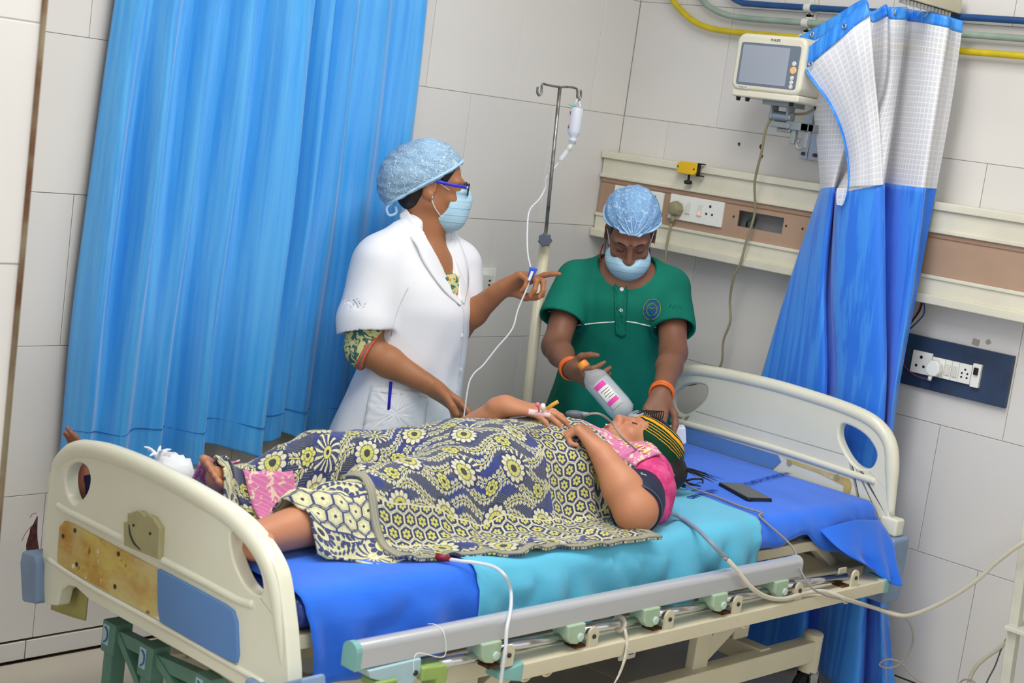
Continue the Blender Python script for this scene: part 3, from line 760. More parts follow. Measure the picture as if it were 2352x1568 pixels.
def fold(l, s, amp=1.0):
    """small wrinkles of a sheet at bed length l, distance s past the top edge"""
    return amp * (0.006 * math.sin(9 * l + 7 * s) * math.sin(3.1 * l + 1.0) + 0.004 * math.sin(23 * l + 11 * s + 1.3) + 0.0035 * math.sin(41 * l - 17 * s) + 0.005 * math.sin(6.0 * l * l + 15 * s))
def sheet_mesh(m, l0, l1, drop, h=0.004, amp=1.0, nl=120, far=0.88, edge0=None, edge1=None, hang=0.0, top_amp=0.35):
    R = 0.04; wn = 0.028 - h
    G = []
    for i in range(nl + 1):
        u = i / nl; row = []
        # stations across: far edge, over the top, round the near shoulder, down the side
        for j in range(60):
            v = j / 59.0
            la = l0 + (edge0(v) if edge0 else 0.0); lb = l1 + (edge1(v) if edge1 else 0.0)
            l = la + (lb - la) * u
            dr = drop(l)
            arc = math.pi / 2 * R; Ltot = (far - wn - R) + arc + dr; q = v * Ltot
            if q < far - wn - R:
                w = far - q; z = MT + h + max(-0.0015, fold(l, 0.5, top_amp * amp) * 0.6)
                nw, nz = 0, 1
            elif q < far - wn - R + arc:
                t = (q - (far - wn - R)) / R; w = wn + R - R * math.sin(t); z = MT + h - R + R * math.cos(t)
                nw, nz = -math.sin(t), math.cos(t); f = max(-0.0015, fold(l, 0.5 + t * 0.04, amp * 0.6)) ; w += nw * f; z += nz * f * 0.5
            else:
                s = q - (far - wn - R + arc); z = MT + h - R - s; f = fold(l, 0.4 + s * 1.2, amp) * min(2.4, 0.6 + s * 16) + hang * s * s
                w = wn - abs(f) - 0.004
            row.append(B(l, w, z))
        G.append(row)
    m.grid(np.array(G))
def drop_foot(l):
    return float(np.interp(l, [0.0, 0.1, 0.3, 0.45, 0.6, 1.3, 1.62, 1.75, 1.80, 1.9, 2.0, 2.1, 2.2], [0.145, 0.155, 0.15, 0.13, 0.09, 0.06, 0.035, 0.02, 0.02, 0.07, 0.10, 0.12, 0.12])) + 0.006 * math.sin(31 * l)
sheet = part('bed_sheet', m_royal, None, lambda m: sheet_mesh(m, 0.035, 2.165, drop_foot, 0.004, 1.0, 160, edge0=lambda v: 0.01 + 0.05 * max(0, (v - 0.78)) / 0.22, edge1=lambda v: 0.0), smooth=True, solid=0.0016)
tag(sheet, 'royal blue cotton bed sheet hanging over the near side of the mattress', 'bed sheet')
def drop_c(l): return 0.125 + 0.01 * math.sin(17 * l) - 0.05 * max(0.0, l - 1.5) / 0.1
draw = part('draw_sheet', m_cyan, None, lambda m: sheet_mesh(m, 0.50, 1.60, drop_c, 0.010, 1.0, 110, far=0.875, edge0=lambda v: -0.17 * max(0, 0.72 - v) / 0.72 + 0.02, edge1=lambda v: 0.14 * max(0.0, 0.75 - v) - 0.05 * max(0, v - 0.8) / 0.2), smooth=True, solid=0.0014)
tag(draw, 'light cyan draw sheet laid across the middle of the bed', 'draw sheet')
# corner of the sheet hanging loose beside the headboard
def loose(m):
    G = []
    pts = [[(1.86, 0.02, 0.61), (2.0, -0.0, 0.63), (2.12, -0.005, 0.62), (2.162, 0.02, 0.62)],
           [(1.88, -0.03, 0.575), (1.99, -0.045, 0.56), (2.09, -0.06, 0.55), (2.158, -0.05, 0.56)],
           [(1.93, -0.06, 0.545), (2.01, -0.06, 0.52), (2.1, -0.09, 0.495), (2.15, -0.075, 0.50)],
           [(1.99, -0.075, 0.52), (2.05, -0.09, 0.485), (2.11, -0.10, 0.455), (2.15, -0.105, 0.46)]]
    P = np.array([crom(r, 8) for r in pts]); cols = [crom(P[:, j], 8) for j in range(P.shape[1])]
    A = np.array(cols)
    for i in range(A.shape[0]):
        for j in range(A.shape[1]):
            u = j / A.shape[1]; A[i, j, 1] += 0.012 * u * math.sin(9 * i / A.shape[0] * 2.2 + 2 * u)
    G = np.array([[B(*q) for q in r] for r in A]); m.grid(G)
part('hanging_corner', m_royal, sheet, loose, smooth=True, solid=0.0016)
def cyan_tail(m):
    pts = [[(1.27, -0.0, 0.56), (1.33, -0.01, 0.56), (1.40, 0.0, 0.56)], [(1.30, -0.01, 0.51), (1.335, -0.022, 0.505), (1.39, -0.012, 0.51)], [(1.335, -0.015, 0.475), (1.35, -0.02, 0.468), (1.385, -0.015, 0.47)]]
    P = np.array([crom(r, 6) for r in pts]); A = np.array([crom(P[:, j], 6) for j in range(P.shape[1])]); m.grid(np.array([[B(*q) for q in r] for r in A]))
part('hanging_corner', m_cyan, draw, cyan_tail, smooth=True, solid=0.0014)
# ------------------------------------------------------------------ bed-head console on the right wall
m_cons = plain('console_cream_powder_coat', (222, 217, 196), 0.42, 0.4, vary=0.04, vscale=5)
m_brown = plain('console_tan_laminate', (176, 146, 122), 0.5, 0.35, vary=0.05, vscale=4)
m_white = plain('white_switch_plastic', (236, 236, 228), 0.35, 0.45)
m_off = plain('off_white_plastic', (214, 214, 204), 0.45, 0.4)
m_black = plain('black_plastic', (22, 22, 24), 0.45, 0.4)
cons = thing('bedhead_console', (-0.05, -1.0, 1.238), 'cream and tan bedhead console running along the right wall', 'wall console')
Y0, Y1 = -0.003, -2.9
part('top_ledge', m_cons, cons, lambda m: m.box((-0.1, Y1, 1.519), (-0.001, Y0, 1.543)), bevel=0.003)
part('upper_channel', m_cons, cons, lambda m: (m.box((-0.088, Y1, 1.456), (-0.001, Y0 - 0.004, 1.519))), bevel=0.002)
part('upper_lip', m_cons, cons, lambda m: m.box((-0.094, Y1, 1.451), (-0.06, Y0 - 0.002, 1.463)), bevel=0.002)
part('lower_channel', m_cons, cons, lambda m: m.box((-0.088, Y1, 1.265), (-0.001, Y0 - 0.004, 1.322)), bevel=0.002)
part('lower_lip', m_cons, cons, lambda m: m.box((-0.094, Y1, 1.313), (-0.06, Y0 - 0.002, 1.324)), bevel=0.002)
part('bottom_ledge', m_cons, cons, lambda m: m.box((-0.104, Y1, 1.238), (-0.001, Y0, 1.266)), bevel=0.003)
hole_ = [(0.615, 1.364), (0.793, 1.364), (0.793, 1.417), (0.615, 1.417)]
fa = part('fascia_panel', m_brown, cons, lambda m: m.prism([(0.006, 1.324), (1.04, 1.324), (1.04, 1.452), (0.006, 1.452)], (-0.084, 0, 0), (0, -1, 0), (0, 0, 1), -0.006, [hole_]), bevel=0.001)
part('fascia_panel', m_brown, cons, lambda m: m.box((-0.084, -2.9, 1.324), (-0.078, -1.3, 1.452)), bevel=0.001)
part('fascia_panel', plain('dark_recess', (70, 62, 56), 0.8), cons, lambda m: m.box((-0.08, -1.3, 1.324), (-0.074, -1.045, 1.452)))
part('fascia_bead', plain('tan_bead', (156, 124, 100), 0.5), cons, lambda m: m.tube([(-0.0845, -0.01, 1.436), (-0.0845, -1.04, 1.436)], 0.003, n=6, sub=1))
part('fascia_bead', bpy.data.materials['tan_bead'], cons, lambda m: m.tube([(-0.0845, -1.305, 1.438), (-0.0845, -2.9, 1.438)], 0.003, n=6, sub=1))
part('recess_box', plain('grey_recess', (150, 150, 150), 0.7), cons, lambda m: m.box((-0.03, -0.83, 1.34), (-0.002, -0.58, 1.44)))
part('loose_wire', plain('green_wire', (30, 84, 56), 0.5), cons, lambda m: m.tube([(-0.035, -0.62, 1.366), (-0.06, -0.64, 1.385), (-0.05, -0.66, 1.40), (-0.04, -0.65, 1.372)], 0.004, n=6), smooth=True)
for y in (-0.597, -0.806, -0.869):
    part('screw', m_dark, cons, lambda m: m.lathe([(0.004, 0), (0.004, 0.0015), (0.002, 0.0025)], (-0.084, y, 1.393), (-1, 0, 0), 10))
def plate(name, y0, y1, z0, z1, x, label, cat):
    t = thing(name, (x, (y0 + y1) / 2, z0), label, cat)
    part('plate', m_white, t, lambda m: m.box((x, y1, z0), (x + 0.009, y0, z1)), bevel=0.002)
    return t
def holes3(t, x, y, z, s=1.0):
    for dy, dz, r in ((0, 0.015, 0.0045), (-0.011, -0.009, 0.0038), (0.011, -0.009, 0.0038)):
        part('socket_hole', m_black, t, lambda m: m.cyl((x - 0.0006, y + dy * s, z + dz * s), (x + 0.001, y + dy * s, z + dz * s), r * s, n=12))
t = plate('socket_plate', -0.08, -0.30, 1.360, 1.431, -0.093, 'white socket plate half hidden behind the green-clad woman\'s cap', 'socket')
holes3(t, -0.093, -0.265, 1.398); part('switch', m_off, t, lambda m: m.box((-0.096, -0.24, 1.378), (-0.093, -0.222, 1.418)), bevel=0.0015)
holes3(t, -0.093, -0.11, 1.398)
t = plate('switch_plate', -0.331, -0.557, 1.349, 1.434, -0.093, 'white double socket plate with a lit switch and a plug in it', 'socket')
holes3(t, -0.093, -0.503, 1.396, 1.1)
m_led = Mat('red_neon', 0.4, color=(255, 120, 110)); m_led.b.inputs['Emission Color'].default_value = (1, 0.2, 0.16, 1); m_led.b.inputs['Emission Strength'].default_value = 1.2; m_led = m_led.m
for y in (-0.414, -0.463):
    sw = part('switch', m_off, t, lambda m: m.add([(-0.093, y + 0.009, 1.374), (-0.093, y - 0.009, 1.374), (-0.093, y - 0.009, 1.414), (-0.093, y + 0.009, 1.414), (-0.0985, y + 0.009, 1.376), (-0.0985, y - 0.009, 1.376), (-0.094, y - 0.009, 1.412), (-0.094, y + 0.009, 1.412)], [(3, 2, 1, 0), (4, 5, 6, 7), (0, 1, 5, 4), (1, 2, 6, 5), (2, 3, 7, 6), (3, 0, 4, 7)]))
    if y < -0.45: part('indicator', m_led, sw, lambda m: m.ball((-0.0985, y, 1.382), (0.002, 0.004, 0.006), 10, 6))
m_plug = plain('khaki_plug_plastic', (150, 142, 110), 0.5, 0.4, vary=0.05)
pl = thing('power_plug', (-0.11, -0.372, 1.36), 'khaki power plug in the double socket plate, its cable hanging down', 'plug')
part('body', m_plug, pl, lambda m: m.lathe([(0.016, 0.0), (0.026, 0.004), (0.0275, 0.014), (0.026, 0.026), (0.02, 0.034), (0.01, 0.037)], (-0.094, -0.372, 1.386), (-1, 0, 0), 8), bevel=0.002)
part('strain_relief', m_plug, pl, lambda m: m.cyl((-0.112, -0.371, 1.363), (-0.112, -0.366, 1.335), 0.008, 0.005), smooth=True)
part('cable', m_plug, pl, lambda m: m.tube([(-0.112, -0.366, 1.335), (-0.113, -0.362, 1.28), (-0.116, -0.366, 1.22), (-0.11, -0.372, 1.10), (-0.09, -0.382, 0.9), (-0.06, -0.37, 0.6), (-0.05, -0.4, 0.2)], 0.0042, n=8), smooth=True)
# yellow clamp on the top ledge
m_yel = plain('yellow_plastic', (232, 186, 30), 0.45, 0.4, vary=0.04)
yc = thing('rail_clamp', (-0.115, -0.405, 1.51), 'yellow plastic clamp gripping the console ledge', 'clamp')
part('body', m_yel, yc, lambda m: m.prism([(0.362, 1.512), (0.372, 1.508), (0.436, 1.508), (0.446, 1.516), (0.446, 1.542), (0.438, 1.55), (0.376, 1.55), (0.362, 1.54)], (-0.126, 0, 0), (0, -1, 0), (0, 0, 1), -0.022), bevel=0.003)
part('bracket', m_black, yc, lambda m: (m.box((-0.122, -0.452, 1.506), (-0.11, -0.446, 1.55)), m.box((-0.122, -0.464, 1.546), (-0.1, -0.446, 1.551)), m.box((-0.122, -0.464, 1.506), (-0.1, -0.446, 1.511))))
part('knob', m_black, yc, lambda m: m.lathe([(0.004, 0), (0.004, -0.02), (0.013, -0.022), (0.015, -0.028), (0.012, -0.034)], (-0.115, -0.412, 1.509), (0, 0, 1), 14), smooth=True)
for y, z in ((-0.368, 1.53), (-0.436, 1.528)): part('screw', m_dark, yc, lambda m: m.cyl((-0.1265, y, z), (-0.1255, y, z), 0.0035, n=10))

# dark switchboard at the right
m_bak = Mat('navy_switchboard_laminate', 0.4, 0.45, 0, (44, 62, 88)); m_bak.color(m_bak.mix(m_bak.noise(5, 4).step(0.3, 0.7), (36, 50, 74), (50, 70, 98))); m_bak = m_bak.m
sb = thing('switchboard', (-0.01, -1.43, 0.97), 'dark blue switchboard with white sockets low on the right wall', 'switchboard')
part('board', m_bak, sb, lambda m: m.box((-0.018, -1.615, 0.970), (-0.0015, -1.20, 1.128)), bevel=0.001)
so = part('socket', m_white, sb, lambda m: m.prism([(1.296, 1.014), (1.362, 1.014), (1.362, 1.083), (1.296, 1.083)], (-0.026, 0, 0), (0, -1, 0), (0, 0, 1), -0.008), bevel=0.0015)
holes3(so, -0.026, -1.327, 1.048, 1.15)
for i, (a, b) in enumerate(((1.364, 1.408), (1.409, 1.431), (1.432, 1.455), (1.456, 1.497))):
    md = part('socket' if i in (0, 3) else 'switch', m_white, sb, lambda m: m.box((-0.026, -b, 1.016), (-0.018, -a, 1.075)), bevel=0.001)
    if i in (1, 2): part('rocker', m_off, md, lambda m: m.box((-0.0295, -b + 0.003, 1.028), (-0.026, -a - 0.003, 1.062)), bevel=0.0015)
    if i == 3:
        for dy, dz in ((0, 0.014), (-0.009, 0.002), (0.009, 0.002), (-0.009, -0.01), (0.009, -0.01)): part('socket_hole', m_black, md, lambda m: m.cyl((-0.0266, -1.4765 + dy, 1.044 + dz), (-0.0255, -1.4765 + dy, 1.044 + dz), 0.0033, n=10))
mc = part('breaker', m_white, sb, lambda m: m.box((-0.03, -1.527, 1.012), (-0.018, -1.5, 1.083)), bevel=0.001)
part('toggle', m_black, mc, lambda m: m.box((-0.037, -1.521, 1.05), (-0.03, -1.507, 1.072)), bevel=0.002)
for y, z in ((-1.594, 1.05), (-1.43, 0.978)): part('screw', plain('rusty_screw', (92, 60, 40), 0.7) if z > 1 else bpy.data.materials['rusty_screw'], sb, lambda m: m.cyl((-0.0195, y, z), (-0.018, y, z), 0.0042, n=10))
ad = thing('adaptor_plug', (-0.04, -1.382, 1.02), 'white round-shouldered plug in the navy switchboard', 'plug')
part('body', m_white, ad, lambda m: m.prism([(1.362, 1.03), (1.378, 1.018), (1.398, 1.02), (1.408, 1.035), (1.404, 1.058), (1.392, 1.068), (1.374, 1.066), (1.362, 1.05)], (-0.056, 0, 0), (0, -1, 0), (0, 0, 1), -0.03), bevel=0.004)
part('cord_stub', m_white, ad, lambda m: m.cyl((-0.045, -1.378, 1.02), (-0.045, -1.376, 1.004), 0.006), smooth=True)
for nm, col, off, pts in (('red_wire', (150, 44, 26), 0.0, None), ('black_wire', (26, 26, 26), 0.004, None), ('blue_wire', (20, 70, 130), 0.008, 1)):
    P = [(-0.05, -1.307 - off, 1.239), (-0.035, -1.295 - off, 1.205), (-0.03, -1.272 - off * 0.5, 1.16), (-0.028, -1.256, 1.118), (-0.03, -1.258, 1.07), (-0.03, -1.275, 1.03), (-0.03, -1.32, 1.006), (-0.03, -1.372, 1.004)]
    if nm == 'blue_wire': P[1] = (-0.035, -1.315, 1.2); P[2] = (-0.03, -1.292, 1.165)
    tag(part('wall_wire', plain(nm, col, 0.5), None, lambda m: m.tube(P, 0.0024, n=8), smooth=True), nm.replace('_', ' ') + ' running from the console down to the navy switchboard', 'wire', 'wires above the switchboard')
# medical gas pipes
def pipe(nm, col, P, label):
    o = part('gas_pipe', plain(nm, col, 0.35, 0.45, vary=0.08, vscale=12), None, lambda m: m.tube(P, 0.0105, n=14), smooth=True); tag(o, label, 'pipe', 'medical gas pipes'); return o
X = -0.032
pipe('blue_pipe', (30, 74, 128), [(X, -0.36, 2.9), (X, -0.37, 2.4), (X, -0.38, 2.17), (X, -0.40, 2.125), (X, -0.45, 2.101), (X, -0.52, 2.096), (X, -0.9, 2.096), (X, -1.5, 2.098), (X, -3.2, 2.098)], 'blue painted gas pipe, highest of the three on the right wall')
pipe('green_pipe', (146, 164, 150), [(X, -0.25, 2.9), (X, -0.255, 2.4), (X, -0.26, 2.16), (X, -0.30, 2.095), (X, -0.37, 2.062), (X, -0.46, 2.049), (X, -0.6, 2.047), (X, -0.9, 2.047), (X, -1.5, 2.047), (X, -3.2, 2.047)], 'pale green gas pipe between the blue and the yellow one')
pipe('yellow_pipe', (206, 184, 30), [(X, -0.09, 2.9), (X, -0.1, 2.4), (X, -0.12, 2.17), (X, -0.17, 2.09), (X, -0.25, 2.035), (X, -0.32, 2.01), (X, -0.42, 2.0), (X, -0.6, 1.998), (X, -0.9, 1.997), (X, -1.5, 1.997), (X, -3.2, 1.997)], 'yellow gas pipe, lowest of the three, passing behind the monitor')
clipt = thing('pipe_clip', (-0.03, -0.722, 1.985), 'cream saddle clip holding the gas pipes above the monitor', 'pipe clip')
part('strip', m_off, clipt, lambda m: m.box((-0.012, -0.742, 1.972), (-0.001, -0.716, 2.16)))
for z in (2.096, 2.047, 1.997):
    cs = part('saddle', m_off, clipt, lambda m: (m.lathe([(0.0145, -0.012), (0.0145, 0.012)], (X, -0.722, z), (0, 1, 0), 16), m.box((-0.02, -0.734, z + 0.012), (-0.008, -0.71, z + 0.03)), m.box((-0.02, -0.734, z - 0.03), (-0.008, -0.71, z - 0.012))), bevel=0.0015)
    part('screw', m_dark, cs, lambda m: m.cyl((-0.0215, -0.722, z - 0.021), (-0.02, -0.722, z - 0.021), 0.004, n=10))
# drill holes left in the tiles
for i, (y, z, r) in enumerate(((-0.515, 1.632, 0.006), (-0.606, 1.633, 0.0075), (-0.613, 1.602, 0.006))):
    o = part('drill_hole', plain('brick_dust', (104, 62, 40), 0.9, 0.1) if i == 0 else bpy.data.materials['brick_dust'], None, lambda m: m.add([(-0.0016, y + r * math.cos(a) * random.uniform(0.7, 1.2), z + r * math.sin(a) * random.uniform(0.8, 1.4)) for a in np.linspace(0, 2 * math.pi, 9)[:-1]] + [(0.001, y, z)], [(k, (k + 1) % 8, 8) for k in range(8)] + [tuple(range(7, -1, -1))]))
    tag(o, ['single reddish drill hole in the tiles left of the monitor cable', 'larger torn drill hole beside the monitor cable', 'lower small drill hole beside the monitor cable'][i], 'hole', 'drill holes')
sm = part('glue_stain', plain('dried_glue', (158, 152, 138), 0.8), None, lambda m: (m.prism([(1.47, 1.136), (1.492, 1.134), (1.494, 1.152), (1.472, 1.154)], (-0.0012, 0, 0), (0, -1, 0), (0, 0, 1), 0.001), m.prism([(1.513, 1.148), (1.522, 1.144), (1.53, 1.151), (1.524, 1.16), (1.516, 1.158)], (-0.0012, 0, 0), (0, -1, 0), (0, 0, 1), 0.001)))
tag(sm, 'two dried glue stains on the wall above the switchboard', 'stain', kind='stuff')
# wall socket behind the nurse
ws = thing('wall_socket', (-0.60, -0.01, 1.03), 'small white wall socket between the white-coated nurse and the drip stand', 'socket')
part('plate', m_white, ws, lambda m: m.box((-0.642, -0.008, 1.03), (-0.567, 0.0, 1.108)), bevel=0.0015)
bo = part('box', m_off, ws, lambda m: m.box((-0.65, -0.03, 1.025), (-0.60, -0.008, 1.09)), bevel=0.003)
for z in (1.07, 1.055, 1.04): part('socket_hole', m_black, bo, lambda m: m.box((-0.622, -0.0306, z - 0.003), (-0.612, -0.0298, z + 0.003)))

# ------------------------------------------------------------------ patient monitor on its arm
m_mon = Mat('monitor_ivory_plastic', 0.4, 0.4, 0, (224, 219, 198)); m_mon.color(m_mon.mix(m_mon.noise(3, 2).step(0.3, 0.7), (218, 212, 190), (228, 224, 206))); m_mon = m_mon.m
m_bez = plain('monitor_grey_bezel', (112, 122, 134), 0.4, 0.4)
m_scr = Mat('monitor_reflection_glass', 0.28, 0.6, 0, (160, 165, 174)); m_scr.color(m_scr.mix(m_scr.noise(2, 1).step(0.2, 0.8), (152, 157, 166), (172, 177, 184))); m_scr = m_scr.m  # reflection on the screen painted into its colour as pale grey
m_arm = plain('grey_cast_arm', (150, 156, 156), 0.45, 0.4, 0.3)
mo = thing('patient_monitor', (-0.22, -0.785, 1.76), 'ivory patient monitor with a blank grey screen on a wall arm', 'monitor')
xm = -0.30
def rr(y0, y1, z0, z1, r, n=5):
    P = []
    for cy, cz, a0 in ((y1 - r, z1 - r, 0), (y0 + r, z1 - r, 90), (y0 + r, z0 + r, 180), (y1 - r, z0 + r, 270)):
        for k in range(n + 1):
            a = math.radians(a0 + 90 * k / n); P.append((cy + r * math.cos(a), cz + r * math.sin(a)))
    return P
# local v runs along -y
mb = part('housing', m_mon, mo, lambda m: m.prism(rr(0.655, 0.915, 1.800, 1.978, 0.028), (xm, 0, 0), (0, -1, 0), (0, 0, 1), -0.14), bevel=0.012, bseg=3)
part('chin', m_mon, mo, lambda m: m.prism(rr(0.660, 0.912, 1.780, 1.803, 0.008), (xm + 0.004, 0, 0), (0, -1, 0), (0, 0, 1), -0.13), bevel=0.006)
bz = part('bezel', m_bez, mo, lambda m: m.prism(rr(0.676, 0.898, 1.818, 1.95, 0.008), (xm - 0.002, 0, 0), (0, -1, 0), (0, 0, 1), -0.006), bevel=0.0015)
part('screen', m_scr, mo, lambda m: m.prism(rr(0.686, 0.86, 1.825, 1.942, 0.003), (xm - 0.0032, 0, 0), (0, -1, 0), (0, 0, 1), -0.004))
for v, z, r, mt in ((0.882, 1.896, 0.0075, m_off), (0.882, 1.876, 0.0115, plain('orange_button', (236, 190, 130), 0.4)), (0.882, 1.853, 0.0068, m_off), (0.882, 1.839, 0.0068, m_off), (0.882, 1.826, 0.0068, m_off)):
    part('button', mt, mo, lambda m: m.lathe([(r, 0), (r, 0.002), (r * 0.8, 0.003)], (xm - 0.002, -v, z), (-1, 0, 0), 16))
def text_mesh(name, txt, mat, parent, loc, size, rx, ry, depth=0.0004, align='CENTER'):
    """text set on the plane rx (reading direction), ry (up)"""
    cu = bpy.data.curves.new(name, 'FONT'); cu.body = txt; cu.size = size; cu.extrude = depth; cu.align_x = align; cu.align_y = 'CENTER'
    tmp = bpy.data.objects.new(name, cu); COL.objects.link(tmp)
    dg = bpy.context.evaluated_depsgraph_get(); me = bpy.data.meshes.new_from_object(tmp.evaluated_get(dg))
    bpy.data.objects.remove(tmp, do_unlink=True)
    rx = unit(rx); ry = unit(ry); rz = np.cross(rx, ry); off = np.zeros(3); q = parent
    while q is not None:
        if q.name in ORIGIN: off = ORIGIN[q.name]; break
        q = q.parent
    for v in me.vertices:
        p = np.array(loc, float) + v.co.x * rx + v.co.y * ry + v.co.z * rz - off; v.co = tuple(p)
    me.materials.clear(); me.materials.append(mat)
    o = bpy.data.objects.new(name, me); COL.objects.link(o); o.parent = parent
    return o
m_ink = plain('dark_grey_ink', (70, 70, 74), 0.5)
text_mesh('brand_lettering', 'PHILIPS', m_ink, mo, (xm - 0.0006, -0.80, 1.962), 0.011, (0, -1, 0), (0, 0, 1))
lb = part('name_sticker', m_off, mo, lambda m: m.prism(rr(0.686, 0.724, 1.806, 1.815, 0.002), (xm - 0.001, 0, 0), (0, -1, 0), (0, 0, 1), -0.002))
text_mesh('sticker_lettering', 'SureSigns VM6', m_ink, lb, (xm - 0.0013, -0.705, 1.8105), 0.0052, (0, -1, 0), (0, 0, 1), 0.0001)
for v in (0.68, 0.715, 0.88): part('rubber_foot', m_rubber, mo, lambda m: m.cyl((xm + 0.02, -v, 1.781), (xm + 0.02, -v, 1.768), 0.008, 0.006, n=12))
part('rear_foot', m_rubber, mo, lambda m: m.cyl((xm + 0.13, -0.90, 1.781), (xm + 0.13, -0.90, 1.77), 0.008, 0.006, n=12))
part('mount_plate', m_arm, mo, lambda m: m.box((-0.27, -0.86, 1.766), (-0.17, -0.765, 1.781)), bevel=0.002)
for y in (-0.785, -0.845): part('fork_cheek', m_arm, mo, lambda m: m.box((-0.24, y, 1.725), (-0.2, y + 0.007, 1.768)), bevel=0.002)
part('pivot_barrel', m_alu, mo, lambda m: m.cyl((-0.22, -0.772, 1.735), (-0.22, -0.852, 1.735), 0.017, n=20), smooth=False, bevel=0.002)
part('arm_boss', m_arm, mo, lambda m: (m.box((-0.245, -0.86, 1.70), (-0.195, -0.79, 1.718)), m.box((-0.235, -0.86, 1.688), (-0.2, -0.81, 1.70))), bevel=0.003)
part('arm', m_arm, mo, lambda m: (m.box((-0.235, -0.925, 1.698), (-0.205, -0.84, 1.724)), m.box((-0.235, -0.925, 1.698), (-0.02, -0.895, 1.724))), bevel=0.003)
part('cable_hook', m_arm, mo, lambda m: m.box((-0.23, -0.878, 1.655), (-0.212, -0.862, 1.70)), bevel=0.002)
part('cable_hook', m_arm, mo, lambda m: m.box((-0.23, -0.925, 1.648), (-0.212, -0.912, 1.70)), bevel=0.002)
part('cable_hook', m_arm, mo, lambda m: m.tube([(-0.222, -0.912, 1.652), (-0.222, -0.9, 1.643), (-0.222, -0.888, 1.646), (-0.222, -0.884, 1.658), (-0.222, -0.892, 1.667)], 0.0045, n=8), smooth=True)
part('wall_bracket', m_alu, mo, lambda m: (m.box((-0.022, -0.80, 1.612), (-0.001, -0.772, 1.80)), m.box((-0.018, -0.86, 1.612), (-0.001, -0.80, 1.70)), m.box((-0.03, -0.93, 1.64), (-0.001, -0.88, 1.75))), bevel=0.002)
for y, z in ((-0.786, 1.63), (-0.83, 1.63)): part('bracket_bolt', bpy.data.materials['rusty_screw'], mo, lambda m: m.cyl((-0.028, y, z), (-0.02, y, z), 0.006, n=8))
part('power_cable', m_plug, mo, lambda m: m.tube([(-0.17, -0.90, 1.775), (-0.19, -0.88, 1.755), (-0.2, -0.845, 1.748), (-0.215, -0.80, 1.742), (-0.225, -0.775, 1.72), (-0.22, -0.76, 1.68), (-0.2, -0.745, 1.62), (-0.16, -0.71, 1.52), (-0.125, -0.705, 1.42), (-0.125, -0.69, 1.32), (-0.125, -0.68, 1.245), (-0.12, -0.66, 1.2), (-0.1, -0.645, 1.12), (-0.1, -0.66, 1.05), (-0.1, -0.645, 0.98), (-0.1, -0.65, 0.9), (-0.1, -0.60, 0.84), (-0.1, -0.52, 0.80), (-0.1, -0.44, 0.81), (-0.08, -0.4, 0.7), (-0.05, -0.4, 0.3)], 0.0042, n=8), smooth=True)
# ------------------------------------------------------------------ curtains
def loft(levels, subu=8, subv=10):
    """levels: list of (n, 3) control rows from top to bottom"""
    rows = np.array([crom(r, subu) for r in levels])
    return np.array([crom(rows[:, j], subv) for j in range(rows.shape[1])]).transpose(1, 0, 2)   # (v, u, 3)
def uv_of(G):
    du = np.linalg.norm(np.diff(G, axis=1), axis=2).mean(0); dv = np.linalg.norm(np.diff(G, axis=0), axis=2).mean(1)
    U = np.concatenate([[0], np.cumsum(du)]); Vv = np.concatenate([[0], np.cumsum(dv)])
    return np.stack(np.meshgrid(Vv, U, indexing='ij')[::-1], 2).reshape(-1, 2)
M = Mat('blue_satin', 0.30, 0.7, 0, (36, 140, 224))
M.b.inputs['Sheen Weight'].default_value = 0.35; M.b.inputs['Anisotropic'].default_value = 0.5
st = M.noise(1.0, 4.0, 0.6, stretch=(60, 60, 1.2))
M.color(M.mix(st.step(0.3, 0.7), (50, 152, 230), (78, 172, 234))); M.bump(st * 0.5 + M.noise(5, 3, stretch=(3, 3, 1)) * 1.0, 0.12, 0.01)
m_satin = M.m
cur = thing('window_curtain', (-1.6, -0.08, 0.55), 'large glossy blue satin curtain hanging behind the white-coated nurse', 'curtain')
base = [(-2.185, -.03), (-2.15, -.085), (-2.10, -.055), (-2.05, -.105), (-1.99, -.06), (-1.93, -.10), (-1.875, -.055), (-1.81, -.115), (-1.76, -.08), (-1.70, -.13), (-1.635, -.15), (-1.622, -.13), (-1.64, -.05), (-1.585, -.04), (-1.545, -.075), (-1.505, -.10), (-1.475, -.05), (-1.41, -.085), (-1.35, -.05), (-1.28, -.08), (-1.21, -.05), (-1.14, -.085), (-1.09, -.06), (-1.06, -.03)]
lv = []
NB = len(base)
for z, sc, sh, am in ((2.45, 0.90, 0.06, 0.9), (2.1, 0.94, 0.04, 1.05), (1.75, 0.965, 0.02, 1.2), (1.3, 0.985, 0.008, 1.3), (0.95, 1.0, 0.0, 1.3), (0.70, 1.0, -0.005, 1.3), (0.59, 1.0, -0.008, 1.3)):
    row = []
    for k, (x, y) in enumerate(base):
        w = 0.012 * math.sin(2.1 * k + 3.0 * z); wz = 0.0 if z > 0.6 else (-0.03 if k < 8 else -0.005 if k < 12 else 0.01) + 0.012 * math.sin(1.7 * k)
        row.append((-1.06 + (x + 1.06) * sc + 0.25 * w, -0.03 + (y + 0.03) * am + w * 0.6 * (1 if 0 < k < NB - 1 else 0), z + wz))
    lv.append(row)
G = loft(lv, 8, 10)
nv, nu = G.shape[:2]
for i in range(nv):
    for j in range(nu):
        z = G[i, j, 2]; u = j / nu
        G[i, j, 1] -= 0.006 * math.sin(60 * u + 5 * z) * (1.0 if 0.02 < u < 0.98 else 0) + (0.02 * max(0, 0.72 - z) * math.sin(46 * u + 22 * z))
m = MB(); m.grid(G); m.build('drape', m_satin, cur, smooth=True, solid=0.002)
